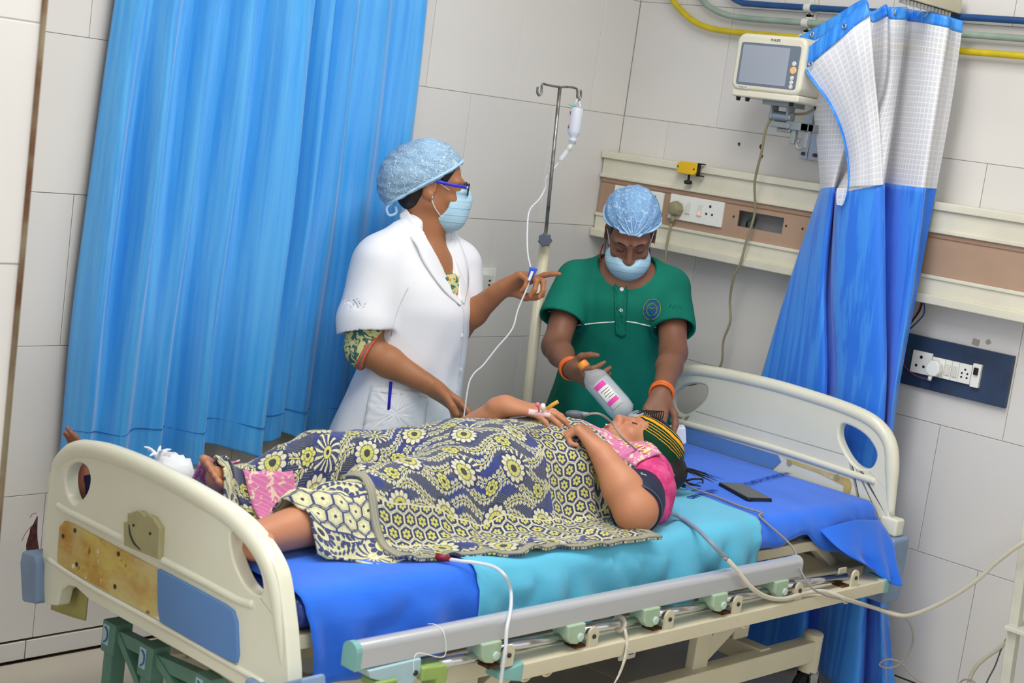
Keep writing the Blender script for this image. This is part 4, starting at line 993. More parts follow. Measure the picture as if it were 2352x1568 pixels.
part('hem_seam', plain('blue_thread', (26, 110, 190), 0.6), cur, lambda q: q.tube([G[nv - 5, j] + np.array([0, -0.0025, 0.05]) for j in range(2, nu - 2, 2)], 0.0012, n=5, sub=1))
part('curtain_rail', m_alu, cur, lambda q: q.cyl((-2.6, -0.075, 2.48), (-0.85, -0.075, 2.48), 0.014), smooth=True)
for x in (-2.5, -0.95): part('rail_bracket', m_alu, cur, lambda q: q.box((x - 0.012, -0.075, 2.472), (x + 0.012, -0.001, 2.488)))
for k in range(9):
    x = -2.02 + k * 0.115; part('curtain_ring', m_chrome, cur, lambda q: q.tube([(x, -0.075 + 0.02 * math.cos(t), 2.475 + 0.022 * math.sin(t)) for t in np.linspace(0, 2 * math.pi, 10)[:-1]], 0.0025, n=6, sub=3, closed=True), smooth=True)

# cubicle curtain: netting above, blue below, eyelets in a header band
M = Mat('cubicle_blue_fabric', 0.42, 0.45, 0, (34, 122, 226)); M.b.inputs['Sheen Weight'].default_value = 0.2
st = M.noise(1.0, 3.0, 0.6, stretch=(34, 34, 0.5)); M.color(M.mix(st.step(0.44, 0.56), (42, 124, 236), (64, 150, 244))); M.bump(M.noise(9, 3), 0.1, 0.01)
m_cub = M.m
M = Mat('header_band_blue', 0.4, 0.45, 0, (58, 146, 238)); st = M.noise(1.0, 3.0, 0.6, stretch=(60, 60, 2)); M.color(M.mix(st.step(0.42, 0.6), (46, 132, 230), (74, 160, 244))); m_band = M.m
M = Mat('white_net', 0.6, 0.3, 0, (236, 236, 240))
uvn = M.node('ShaderNodeSeparateXYZ'); M.nt.links.new(M.coord('UV'), uvn.inputs[0]); U, Vv = S(M.nt, uvn.outputs[0]), S(M.nt, uvn.outputs[1])
a = (U / 0.0165).fract(); b = (Vv / 0.0165).fract()
line = a.lt(0.22).max(b.lt(0.2)); alpha = line * 0.24 + 0.72
M.link(alpha, 'Alpha'); M.b.inputs['Transmission Weight'].default_value = 0.0; m_net = M.m
cc = thing('cubicle_curtain', (-0.2, -1.2, 0.03), 'blue cubicle curtain with white net top bunched beside the headboard', 'curtain')
def row(pts): return [tuple(at(px, py, 'x', x)) for px, py, x in pts]
def floor_row(pts, z):
    out = []
    for px, py, x in pts: p = at(px, py, 'x', x); out.append((p[0], p[1], z))
    return out
L0 = row([(1836, 84, -.19), (1910, 42, -.21), (1984, -2, -.22), (2000, 26, -.25), (2034, 10, -.17), (2042, 16, -.24), (2081, 16, -.20), (2085, 20, -.13), (2130, 28, -.2), (2180, 38, -.21), (2184, 40, -.15), (2212, 48, -.12)])
L0b = row([(1840, 112, -.19), (1915, 68, -.21), (1989, 24, -.22), (2003, 52, -.25), (2037, 38, -.17), (2045, 44, -.24), (2081, 46, -.20), (2085, 48, -.13), (2128, 54, -.2), (2177, 64, -.21), (2181, 68, -.15), (2209, 76, -.12)])
L1 = row([(1866, 235, -.17), (1900, 232, -.2), (1960, 225, -.22), (1980, 225, -.25), (2020, 225, -.15), (2032, 228, -.25), (2058, 225, -.21), (2062, 225, -.11), (2105, 228, -.2), (2152, 232, -.22), (2156, 232, -.15), (2186, 236, -.11)])
L2 = row([(1885, 434, -.15), (1900, 431, -.2), (1916, 430, -.215), (1922, 430, -.12), (1920, 438, -.15), (1930, 442, -.25), (2025, 424, -.27), (2029, 420, -.11), (2075, 426, -.19), (2122, 431, -.225), (2126, 432, -.14), (2151, 433, -.11)])
L3 = row([(1812, 650, -.13), (1850, 650, -.17), (1892, 650, -.2), (1898, 650, -.12), (1908, 655, -.15), (1922, 660, -.23), (2026, 660, -.255), (2029, 660, -.12), (2065, 660, -.18), (2095, 660, -.21), (2098, 660, -.14), (2108, 660, -.11)])
L4 = row([(1742, 885, -.12), (1826, 898, -.16), (1892, 906, -.19), (1898, 910, -.12), (1914, 912, -.15), (1930, 915, -.2), (2026, 930, -.23), (2029, 930, -.12), (2040, 935, -.17), (2050, 938, -.2), (2052, 938, -.14), (2058, 940, -.11)])
L5 = row([(1640, 1240, -.11), (1760, 1240, -.15), (1860, 1245, -.18), (1870, 1245, -.11), (1890, 1248, -.14), (1910, 1250, -.19), (1992, 1255, -.21), (1998, 1255, -.11), (2010, 1258, -.16), (2022, 1260, -.19), (2026, 1260, -.13), (2032, 1262, -.10)])
L6 = floor_row([(1560, 1555, -.10), (1700, 1555, -.15), (1830, 1560, -.18), (1840, 1560, -.10), (1870, 1562, -.14), (1900, 1564, -.19), (1975, 1566, -.21), (1985, 1566, -.10), (2010, 1568, -.16), (2040, 1568, -.19), (2046, 1568, -.12), (2062, 1568, -.09)], 0.035)
Gb = loft([L0, L0b], 6, 3); mb_ = MB().grid(Gb); mb_.build('header_band', m_band, cc, smooth=True, solid=0.002)
Gn = loft([L0b, L1, L2], 8, 14); mn = MB().grid(Gn); mn.build('net_panel', m_net, cc, smooth=True, uv=uv_of(Gn))
Gl = loft([L2, L3, L4, L5, L6], 8, 10); ml = MB().grid(Gl); ml.build('lower_panel', m_cub, cc, smooth=True, solid=0.002)
# folded-over leading edge
fl = [(1846, 150), (1880, 196), (1915, 255), (1938, 312), (1950, 375), (1948, 428)]; fr_ = [(1998, 30), (2003, 100), (2010, 180), (2018, 262), (2024, 342), (2028, 424)]
rows = []
for (a, b), (c, d) in zip(fl, fr_):
    rows.append([tuple(at(a + (c - a) * t, b + (d - b) * t, 'x', -0.275 - 0.02 * math.sin(3.1 * t) - 0.004 * math.sin(11 * t))) for t in (0, 0.25, 0.5, 0.75, 1)])
top = [tuple(at(px, py, 'x', -0.278 - 0.02 * math.sin(3.1 * t))) for px, py, t in ((1836, 126, 0), (1873, 96, 0.25), (1911, 65, 0.5), (1950, 33, 0.75), (1990, 2, 1))]
low_ = [tuple(at(px, py, 'x', -0.278 - 0.02 * math.sin(3.1 * t))) for px, py, t in ((1850, 158, 0), (1885, 128, 0.25), (1922, 96, 0.5), (1960, 64, 0.75), (1998, 34, 1))]
Gf = loft([top, low_], 6, 3); MB().grid(Gf).build('flap_band', m_band, cc, smooth=True, solid=0.002)
Gf = loft(rows, 6, 8); MB().grid(Gf).build('flap_net', m_net, cc, smooth=True, uv=uv_of(Gf))
hem = [at(px, py, 'x', -0.282) for px, py in ((1850, 158), (1868, 186), (1893, 218), (1915, 256), (1936, 310), (1948, 375), (1948, 430), (1938, 470))]
part('edge_binding', m_band, cc, lambda q: q.tube(hem, [0.008, 0.01, 0.01, 0.009, 0.008, 0.006, 0.004, 0.003], n=8, ry=0.3), smooth=True)
tipP = [[(1922, 432), (1948, 432)], [(1921, 455), (1944, 455)], [(1922, 470), (1934, 472)]]
Gt = loft([[tuple(at(px, py, 'x', -0.272)) for px, py in r] for r in tipP], 6, 4); MB().grid(Gt).build('flap_tip', m_net, cc, smooth=True, uv=uv_of(Gt))
for px, py, x in ((1862, 146, -.292), (1939, 60, -.302), (1865, 78, -.212)):
    p = at(px, py, 'x', x); part('eyelet', m_chrome, cc, lambda q: q.tube([p + 0.0065 * (math.cos(t) * np.array([0.1, 1, 0]) + math.sin(t) * np.array([0, 0, 1])) for t in np.linspace(0, 2 * math.pi, 11)[:-1]], 0.0024, n=7, sub=2, closed=True), smooth=True)
p = at(2055, 27, 'x', -.245); part('eyelet', m_chrome, cc, lambda q: q.tube([p + 0.0065 * (math.cos(t) * np.array([0.5, 0.6, 0]) + math.sin(t) * np.array([0, 0, 1])) for t in np.linspace(0, 2 * math.pi, 11)[:-1]], 0.0024, n=7, sub=2, closed=True), smooth=True)
# ceiling-hung track with runners and hooks
m_track = plain('cream_track', (222, 214, 184), 0.4, 0.4, vary=0.04)
tr = thing('curtain_track', (-0.7, -1.25, 2.1), 'cream curtain track meeting the wall above the cubicle curtain', 'curtain track')
ya = at(2208, 20, 'x', -0.012)[1]
zt = at(2209, 35, 'x', -0.012)[2]
part('track', m_track, tr, lambda q: q.box((-2.6, ya - 0.02, zt), (-0.05, ya + 0.02, zt + 0.055)), bevel=0.002)
part('track_slot', m_dark, tr, lambda q: q.box((-2.6, ya - 0.012, zt - 0.002), (-0.052, ya + 0.012, zt + 0.001)))
for x in (-1.3, -2.4): part('drop_rod', m_track, tr, lambda q: q.cyl((x, ya, zt + 0.05), (x, ya, 2.9), 0.01), smooth=True)
for i in range(14):
    x = -0.09 - 0.021 * i
    rn = part('runner', m_off, tr, lambda q: q.box((x - 0.006, ya - 0.008, zt - 0.014), (x + 0.006, ya + 0.008, zt - 0.001)), bevel=0.001)
    if i % 2 == 0: part('hook', m_chrome, rn, lambda q: q.tube([(x, ya, zt - 0.012), (x + 0.006, ya, zt - 0.022), (x, ya + 0.004, zt - 0.034), (x - 0.006, ya, zt - 0.026)], 0.0012, n=5), smooth=True)
tag(part('curtain_track', m_track, None, lambda q: q.box((-0.62, -3.0, 2.115), (-0.58, -1.42, 2.155)), bevel=0.003), 'second cream curtain track crossing the top right corner', 'curtain track')
# ------------------------------------------------------------------ materials for the people
def skin_mat(name, col, dark, red):
    M = Mat(name, 0.5, 0.35, 0, col)
    n = M.noise(9.0, 4.0).step(0.3, 0.7); n2 = M.noise(3.0, 2.0).step(0.3, 0.8)
    c = M.mix(n * 0.6, col, dark); M.color(M.mix(n2 * 0.3, c, red))
    M.b.inputs['Subsurface Weight'].default_value = 0.08; M.b.inputs['Subsurface Radius'].default_value = (0.01, 0.004, 0.002)
    M.bump(M.noise(160.0, 2.0), 0.08, 0.002); return M.m
m_skin_n = skin_mat('nurse_skin', (166, 112, 76), (146, 96, 64), (176, 116, 82))
m_skin_a = skin_mat('attendant_skin', (136, 94, 72), (114, 76, 58), (146, 96, 74))
m_skin_p = skin_mat('patient_skin', (190, 132, 98), (172, 116, 84), (200, 132, 104))
m_hair = plain('black_hair', (30, 24, 22), 0.5, 0.35, vary=0.3, vscale=40, bump=0.4, bscale=90)
m_nail = plain('orange_stained_nail', (206, 108, 70), 0.35, 0.5)
def net_cap(name, base, lite, deep, sc=26.0):
    M = Mat(name, 0.75, 0.2, 0, base)
    co = M.coord('Object')
    v = M.node('ShaderNodeTexVoronoi', feature='DISTANCE_TO_EDGE'); v.inputs['Scale'].default_value = sc
    dn = M.node('ShaderNodeTexNoise'); dn.inputs['Scale'].default_value = 22.0; M.nt.links.new(co, dn.inputs['Vector'])
    mx = M.node('ShaderNodeMix', data_type='VECTOR'); mx.inputs[0].default_value = 0.08; M.nt.links.new(co, mx.inputs[4]); M.nt.links.new(dn.outputs['Color'], mx.inputs[5])
    M.nt.links.new(mx.outputs[1], v.inputs['Vector'])
    e = S(M.nt, v.outputs['Distance']); crease = 1.0 - e.step(0.0, 0.09)
    n = M.noise(12.0, 4.0).step(0.3, 0.7)
    c = M.mix(n, deep, base); c = M.mix(crease * 0.75, c, lite); M.color(M.mix(M.noise(260, 1).step(0.45, 0.6) * 0.25, c, lite))
    M.bump(crease * 0.6 + n * 0.4, 0.5, 0.006); return M.m
m_capn = net_cap('blue_bouffant_net', (142, 180, 210), (206, 226, 240), (112, 146, 174), 60.0)
m_capa = net_cap('blue_bouffant_net_pleated', (126, 172, 216), (182, 214, 242), (100, 140, 182), 40.0)
M = Mat('surgical_mask_blue', 0.7, 0.25, 0, (170, 208, 226)); z3 = M.xyz()[2]
pl_ = ((z3 / 0.021).fract() - 0.5).abs().step(0.36, 0.5); M.color(M.mix(pl_ * 0.6, (174, 210, 228), (142, 190, 214))); M.bump(pl_ * 0.5 + M.noise(60, 2) * 0.4, 0.35, 0.004)
m_mask = M.m
m_loop = plain('white_elastic', (236, 238, 238), 0.7)
M = Mat('white_coat_cotton', 0.8, 0.2, 0, (232, 234, 238)); M.color(M.mix(M.noise(3, 3).step(0.3, 0.7), (226, 228, 234), (236, 237, 240))); M.bump(M.noise(5.0, 3.0, 0.5, dist=0.8) * 1.0 + M.noise(700, 1) * 0.05, 0.22, 0.02); m_coat = M.m
M = Mat('green_tunic_cotton', 0.78, 0.2, 0, (8, 110, 90)); M.color(M.mix(M.noise(4, 3).step(0.3, 0.7), (4, 100, 82), (14, 120, 98))); M.bump(M.noise(6.0, 3.0, 0.5, dist=0.8) + M.noise(700, 1) * 0.05, 0.22, 0.02); m_green = M.m
M = Mat('printed_kurta', 0.8, 0.2, 0, (206, 210, 140))
n1 = M.noise(38.0, 2.0, 0.4, dist=1.5); n2 = M.noise(60.0, 1.0)
c = M.mix(n1.step(0.5, 0.54), (204, 208, 142), (70, 104, 104)); c = M.mix(n2.step(0.66, 0.7), c, (212, 96, 70)); M.color(c); m_kurta = M.m
m_orange = plain('orange_trim', (226, 98, 66), 0.7, vary=0.1, vscale=60)
m_grey_trim = plain('grey_green_trim', (104, 122, 116), 0.75)
m_white_pip = plain('white_piping', (232, 234, 230), 0.7)
m_salwar = plain('dull_teal_trousers', (58, 92, 92), 0.85, 0.15, vary=0.1)
m_sandal = plain('brown_sandal', (70, 48, 38), 0.6)
m_bangle = plain('orange_bangle', (232, 110, 30), 0.3, 0.5)
m_gold = plain('gold', (214, 168, 80), 0.25, 0.5, 0.9)
m_clear = Mat('clear_soft_plastic', 0.12, 0.5, 0, (226, 232, 238)); m_clear.b.inputs['Alpha'].default_value = 0.42; m_clear = m_clear.m
m_tube = Mat('clear_drip_tube', 0.2, 0.5, 0, (224, 228, 232)); m_tube.b.inputs['Alpha'].default_value = 0.72; m_tube = m_tube.m

# ------------------------------------------------------------------ anatomy
def hand(Fd, wrist, d, palm, side, curl=(0.3, 0.35, 0.4, 0.45), mid=0.5, tip=0.35, spread=0.10, thumb=None, sc=1.0, fingers=None):
    """palm, four unequal bent fingers and a thumb leaving the side of the palm; returns finger tips"""
    d = unit(d); palm = unit(palm - (palm @ d) * d); s = unit(np.cross(d, palm)) * side; w = np.array(wrist, float)
    kn = [(0.030, 0.084), (0.0105, 0.089), (-0.0105, 0.085), (-0.029, 0.075)]
    ln = [(0.040, 0.025, 0.020), (0.045, 0.029, 0.021), (0.042, 0.027, 0.020), (0.032, 0.020, 0.018)]
    Fd.cap(w - d * 0.02 * sc, w + d * 0.03 * sc, 0.024 * sc, 0.024 * sc, 0.02, flat=(palm, 0.72))
    tips = []
    for i, ((a, b), L) in enumerate(zip(kn, ln)):
        k0 = w + sc * (b * d + a * s)
        Fd.cap(w + sc * (0.018 * d + a * 0.55 * s), k0, 0.0155 * sc, 0.0112 * sc, 0.014 if i else 0.018)
        ang = curl[i]; fd = unit(d + spread * (1.5 - i) * 0.66 * s); p = k0; r = (0.0094, 0.0086, 0.0076, 0.0064)
        if fingers and fingers[i] is not None: c3 = fingers[i]
        else: c3 = (ang, mid, tip)
        tot = 0.0; sl = 1.0 if i < 3 else 0.9
        for j in range(3):
            tot += c3[j]; q = p + sc * L[j] * (math.cos(tot) * fd + math.sin(tot) * palm)
            Fd.cap(p, q, r[j] * sl * sc, r[j + 1] * sl * sc, 0.0035); p = q
        tips.append((p, math.cos(tot) * fd + math.sin(tot) * palm, -math.sin(tot) * fd + math.cos(tot) * palm))
    t = thumb or [(0.55, 0.75, 0.30), (0.85, 0.35, 0.35), (0.95, 0.1, 0.3)]
    p = w + sc * (0.022 * d + 0.024 * s + 0.006 * palm); r = (0.0165, 0.0118, 0.0102, 0.0082)
    for j, (L, v) in enumerate(zip((0.042, 0.032, 0.024), t)):
        v = unit(v[0] * d + v[1] * s + v[2] * palm); q = p + sc * L * v; Fd.cap(p, q, r[j] * sc, r[j + 1] * sc, 0.012 if j == 0 else 0.004); p = q; last = v
    tips.append((p, last, palm)); return tips
def nails(parent, tips, mat, which=(0, 1, 2, 3, 4)):
    for i in which:
        p, d, n = tips[i]; a = np.cross(d, n)
        part('nail', mat, parent, lambda m: m.ball(p - n * 0.0052 + d * 0.001, (0.0055, 0.0042, 0.0016), 10, 6, axes=[unit(d), unit(a), unit(n)]), smooth=True)

class Head:
    def __init__(self, c, fwd, up, sc=0.93):
        self.c = np.array(c, float); self.u = unit(up); f = np.array(fwd, float); self.f = unit(f - (f @ self.u) * self.u); self.s = np.cross(self.f, self.u); self.k = sc
    def P(self, f, s, u): return self.c + self.k * (f * self.f + s * self.s + u * self.u)
    def axes(self): return [self.f, self.s, self.u]
    def sdf(self, Fd, nose=1.0, lips=True):
        P, k = self.P, self.k; A = self.axes()
        Fd.ell(P(-0.010, 0, 0.030), np.array([0.096, 0.077, 0.088]) * k, A, 0.02)
        Fd.ell(P(0.030, 0, -0.036), np.array([0.064, 0.062, 0.080]) * k, A, 0.03)
        Fd.ell(P(0.064, 0, -0.093), np.array([0.026, 0.030, 0.020]) * k, A, 0.03)
        for sg in (-1, 1):
            Fd.cap(P(-0.004, 0.056 * sg, -0.055), P(0.058, 0.02 * sg, -0.096), 0.016 * k, 0.014 * k, 0.024)
            Fd.ell(P(0.066, 0.038 * sg, -0.036), np.array([0.022, 0.024, 0.02]) * k, A, 0.018)
            Fd.ell(P(0.100, 0.031 * sg, -0.001), np.array([0.017, 0.019, 0.012]) * k, A, 0.012, 'd')
            Fd.ell(P(0.0765, 0.031 * sg, -0.004), np.array([0.0145, 0.0165, 0.0135]) * k, A, 0.004)
            Fd.cap(P(0.092, 0.016 * sg, 0.019), P(0.074, 0.047 * sg, 0.019), 0.0085 * k, 0.008 * k, 0.014)
            Fd.ell(P(0.101, 0.012 * sg, -0.044), np.array([0.011, 0.0085, 0.008]) * k, A, 0.006)
            e = [unit(self.f * 0.95 - self.u * 0.25), unit(self.s * sg * 0.9 - self.f * 0.35), None]; e[2] = np.cross(e[0], e[1])
            Fd.ell(P(-0.010, 0.079 * sg, -0.008), np.array([0.0185, 0.0075, 0.031]) * k, e, 0.006)
            Fd.ell(P(-0.002, 0.088 * sg, -0.006), np.array([0.0085, 0.006, 0.015]) * k, e, 0.005, 'd')
            Fd.ell(P(-0.004, 0.079 * sg, -0.034), np.array([0.009, 0.006, 0.010]) * k, e, 0.006)
        Fd.cap(P(0.092, 0, 0.004), P(0.113 * nose + 0.0, 0, -0.038), 0.0085 * k, 0.0115 * k, 0.012)
        Fd.ell(P(0.095, 0, -0.062), np.array([0.010, 0.022, 0.016]) * k, A, 0.014)
        if lips:
            Fd.cap(P(0.098, -0.017, -0.0695), P(0.098, 0.017, -0.0695), 0.0052 * k, 0.0052 * k, 0.005); Fd.cap(P(0.096, -0.014, -0.081), P(0.096, 0.014, -0.081), 0.006 * k, 0.006 * k, 0.005)
        return self

def on_field(Fd, pts, lift=0.003):
    out = []
    for px, py in pts:
        h_ = field_hit(Fd, px, py, lift)
        if h_ is not None: out.append(h_)
    return out
def decal(name, Fd, poly, mat, parent, thick=0.003, n=26, lift=0.001):
    """thin cloth patch laid on a garment: poly in photograph pixels, draped onto the field surface"""
    P = np.array(poly, float); lo = P.min(0); hi = P.max(0)
    # triangle fan over a resampled outline with inner rings keeps the patch on the surface
    ring = []
    for i in range(len(P)):
        a, b = P[i], P[(i + 1) % len(P)]; m_ = max(2, int(np.linalg.norm(b - a) / 6)); ring += [a + (b - a) * t / m_ for t in range(m_)]
    ring = np.array(ring); cen = P.mean(0); rows = []
    for t in np.linspace(1.0, 0.0, 9)[:-1]: rows.append([cen + (q - cen) * t for q in ring])
    def hit(q):
        h_ = field_hit(Fd, q[0], q[1], lift + thick)
        return h_
    G = [[hit(q) for q in r] for r in rows]; flat = [h_ for r in G for h_ in r if h_ is not None]
    if not flat: return None
    dref = np.median([h_ @ EF for h_ in flat])
    G = [[h_ if h_ is not None and abs(h_ @ EF - dref) < 0.12 else vp(q[0], q[1], dref) for h_, q in zip(r, rr_)] for r, rr_ in zip(G, rows)]
    m = MB(); n = len(ring); vs = [p for r in G for p in r]; c0 = hit(cen); vs.append(c0 if c0 is not None else vp(cen[0], cen[1], dref))
    fs = [(i * n + k, (i + 1) * n + k, (i + 1) * n + (k + 1) % n, i * n + (k + 1) % n) for i in range(len(G) - 1) for k in range(n)]
    fs += [((len(G) - 1) * n + k, len(vs) - 1, (len(G) - 1) * n + (k + 1) % n) for k in range(n)]
    m.add(vs, fs); return m.build(name, mat, parent, smooth=True, solid=thick)
def seam(name, Fd, pts, r, mat, parent, lift=0.001, sub=4):
    P = crom(np.array(pts, float), 6); H = on_field(Fd, P, lift)
    if len(H) < 2: return None
    H = np.array(H)
    for _ in range(2): H[1:-1] = 0.5 * H[1:-1] + 0.25 * (H[:-2] + H[2:])
    return part(name, mat, parent, lambda m: m.tube(H, r, n=7, sub=1), smooth=True)
# ------------------------------------------------------------------ nurse in the white coat
DN = -1.16
def N(px, py, d=0.0): return vp(px, py, DN + d)
nf = unit(0.86 * ER - 0.5 * EF); nr = np.cross(nf, EZ)             # chest direction, her right-hand side
nurse = thing('person', (N(930, 900)[0], N(930, 900)[1], 0.0), 'woman in a white coat, blue mask and glasses holding the drip line', 'person')
lo, hi = N(900, 700) - np.array([0.55, 0.50, 0]), N(980, 700) + np.array([0.60, 0.55, 0]); lo[2] = 0.60; hi[2] = 1.56
body = Field(lo, hi, 0.0034)
hn = Head(N(990, 422, 0.0), 0.985 * ER + 0.17 * EF, EZ + 0.02 * ER, 0.95); hn.sdf(body)
# neck, shoulders, upper chest
body.chain([hn.P(-0.02, 0, -0.05), N(978, 520, 0.005), N(972, 590, 0.01)], [0.052, 0.051, 0.058], 0.03)
body.cap(N(910, 612, -0.10), N(1025, 618, 0.10), 0.042, 0.042, 0.04)
body.ell(N(975, 650, -0.01), (0.080, 0.13, 0.12), [nf, nr, EZ], 0.04)
body.ell(N(975, 760, 0.0), (0.10, 0.14, 0.18), [nf, nr, EZ], 0.04); body.ell(N(940, 930, 0.0), (0.12, 0.17, 0.16), [nf, nr, EZ], 0.04)
# right arm, elbow bent, hand over the patient
rs, re, rw = N(868, 618, -0.12), N(838, 800, -0.16), N(992, 888, -0.19)
body.cap(rs, re, 0.054, 0.046, 0.03); body.cap(re, re + (rw - re) * 0.35, 0.046, 0.042, 0.02); body.cap(re + (rw - re) * 0.35, rw, 0.042, 0.027, 0.02)
hd = unit(N(1075, 950, -0.20) - rw)
tips_r = hand(body, rw, hd, -EZ * 0.75 - ER * 0.25 - EF * 0.55, -1, curl=(0.25, 0.55, 0.75, 0.7), mid=0.45, tip=0.3, spread=0.16, thumb=[(0.7, 0.6, 0.35), (0.9, 0.15, 0.45), (0.95, -0.1, 0.4)], sc=1.02)
# left arm raised to the roller clamp
ls, le, lw = N(1052, 622, 0.12), N(1046, 752, 0.07), N(1152, 664, -0.03)
body.cap(ls, le, 0.054, 0.046, 0.03); body.cap(le, le + (lw - le) * 0.4, 0.044, 0.039, 0.02); body.cap(le + (lw - le) * 0.4, lw, 0.039, 0.026, 0.02)
hd2 = unit(N(1212, 634, -0.05) - lw)
tips_l = hand(body, lw, hd2, unit(-EF * 0.45 - EZ * 0.55 + ER * 0.35), 1, sc=1.02, spread=0.10,
              fingers=[(0.05, 0.25, 0.15), (0.75, 1.15, 0.6), (0.9, 1.2, 0.6), (1.0, 1.2, 0.6)], thumb=[(0.65, 0.35, 0.75), (0.9, 0.0, 0.45), (0.95, -0.15, 0.25)])
sk = body.build('body', m_skin_n, nurse, 1)
nails(nurse, tips_r, m_nail, (0, 1, 2)); nails(nurse, tips_l, m_nail, (1, 2, 4))
# hair below the cap
hf = Field(hn.c - 0.17, hn.c + 0.17, 0.004)
hf.ell(hn.P(-0.014, 0, 0.028), np.array([0.101, 0.083, 0.096]) * 0.95, hn.axes(), 0.01); hf.ell(hn.P(-0.05, 0, -0.04), np.array([0.05, 0.062, 0.05]) * 0.95, hn.axes(), 0.02)
hf.box(hn.P(0.12, 0, -0.06), (0.10, 0.2, 0.14), [unit(hn.f - 0.55 * hn.u), hn.s, unit(hn.u + 0.55 * hn.f)], 0.0, 0.0, 'd')
for sg in (-1, 1): hf.ell(hn.P(0.0, 0.088 * sg, -0.012), (0.034, 0.03, 0.046), hn.axes(), 0.006, 'd')
hf.build('hair', m_hair, nurse, 2)
# bouffant cap
cf = Field(hn.c - 0.22, hn.c + 0.20, 0.0038)
cf.ell(hn.P(-0.012, 0, 0.042), np.array([0.106, 0.094, 0.092]) * 0.97, hn.axes(), 0.02); cf.ell(hn.P(-0.085, 0, 0.005), np.array([0.074, 0.080, 0.082]), hn.axes(), 0.04)
cf.ell(hn.P(-0.105, 0, -0.035), np.array([0.046, 0.05, 0.044]), hn.axes(), 0.03)
cut_n = unit(hn.u * 0.80 - hn.f * 0.60); cut_p = hn.P(0.0, 0, 0.012)
cf.box(cut_p - cut_n * 0.3, (0.3, 0.4, 0.4), [cut_n, np.cross(cut_n, hn.s), hn.s], 0.0, 0.004, 'd')
cf.func(lambda X, Y, Z: (0.0022 * np.sin(70 * (X - 0.4 * Z) + 9 * np.sin(30 * Z)) * np.sin(55 * Y + 40 * Z)), 'add')
cap_n = cf.build('bouffant_cap', m_capn, nurse, 1)
ring = []
for t in np.linspace(0, 2 * math.pi, 40)[:-1]:
    a = np.cross(cut_n, hn.s); p = cut_p + math.cos(t) * a * 0.2 + math.sin(t) * hn.s * 0.2; c0 = cut_p + cut_n * 0.003 - hn.f * 0.02
    lo_, hi_ = 0.0, 1.0
    for _ in range(12):
        md = (lo_ + hi_) / 2; q = c0 + (p - c0) * md; i = np.clip(np.round((q - cf.lo) / cf.h).astype(int), 0, cf.n - 1)
        if cf.F[tuple(i)] < 0: lo_ = md
        else: hi_ = md
    ring.append(c0 + (p - c0) * lo_)
part('cap_elastic', plain('pale_blue_elastic', (172, 206, 232), 0.7, bump=0.5, bscale=200), cap_n, lambda m: m.tube(ring, 0.0042, n=8, sub=3, closed=True), smooth=True)
part('cap_tail', bpy.data.materials['pale_blue_elastic'], cap_n, lambda m: m.tube([hn.P(-0.11, 0.03, -0.07), hn.P(-0.125, 0.03, -0.09), hn.P(-0.115, 0.03, -0.11), hn.P(-0.095, 0.03, -0.10), hn.P(-0.10, 0.03, -0.08)], 0.004, n=7), smooth=True)
# mask
mf = Field(hn.c - 0.18, hn.c + 0.18, 0.003)
mf.ell(hn.P(0.05, 0, -0.058), np.array([0.078, 0.066, 0.078]) * 0.95, hn.axes(), 0.02); mf.ell(hn.P(0.085, 0, -0.03), np.array([0.04, 0.032, 0.034]), hn.axes(), 0.03); mf.ell(hn.P(0.075, 0, -0.098), np.array([0.036, 0.04, 0.03]), hn.axes(), 0.03)
mf.ell(hn.P(-0.022, 0, -0.045), np.array([0.078, 0.2, 0.062]), hn.axes(), 0.006, 'd')                     # curved side edge
mf.box(hn.P(0.06, 0, 0.10), (0.2, 0.2, 0.095), hn.axes(), 0.0, 0.004, 'd')
mf.box(hn.P(-0.06, 0, -0.17), (0.2, 0.2, 0.07), [unit(hn.f - 0.75 * hn.u), hn.s, unit(hn.u + 0.75 * hn.f)], 0.0, 0.004, 'd')
mask_n = mf.build('face_mask', m_mask, nurse, 1)
for sg in (1,):
    ear = hn.P(-0.012, 0.086 * sg, 0.018); ear2 = hn.P(0.0, 0.088 * sg, -0.042)
    part('ear_loop', m_loop, mask_n, lambda m: m.tube([hn.P(0.052, 0.064 * sg, -0.008), hn.P(0.02, 0.078 * sg, 0.008), ear], 0.0014, n=6), smooth=True)
    part('ear_loop', m_loop, mask_n, lambda m: m.tube([hn.P(0.036, 0.058 * sg, -0.088), hn.P(0.015, 0.074 * sg, -0.066), ear2], 0.0014, n=6), smooth=True)
# glasses
m_blue_frame = plain('blue_acetate', (40, 44, 190), 0.3, 0.5)
gl_t = part('glasses', m_black, nurse, lambda m: None or [m.tube([hn.P(0.108 + 0.004 * (1 - abs(math.cos(t))), sg * 0.033 + 0.026 * math.cos(t), 0.001 + 0.017 * math.sin(t)) for t in np.linspace(0, 2 * math.pi, 15)[:-1]], 0.0024, n=7, sub=2, closed=True) for sg in (-1, 1)] and m.tube([hn.P(0.112, -0.008, 0.006), hn.P(0.114, 0, 0.008), hn.P(0.112, 0.008, 0.006)], 0.002, n=6), smooth=True)
for sg in (-1, 1):
    part('temple_arm', m_blue_frame, gl_t, lambda m: m.tube([hn.P(0.106, 0.060 * sg, 0.008), hn.P(0.06, 0.077 * sg, 0.010), hn.P(0.0, 0.086 * sg, 0.014), hn.P(-0.025, 0.084 * sg, 0.002)], 0.0032, n=8, ry=1.5), smooth=True)
    part('hinge', m_chrome, gl_t, lambda m: m.ball(hn.P(0.103, 0.062 * sg, 0.008), 0.0045, 8, 6), smooth=True)
    part('lens', m_clear, gl_t, lambda m: m.ball(hn.P(0.109, sg * 0.033, 0.001), (0.0012, 0.0245, 0.0155), 14, 8, axes=hn.axes()), smooth=True)
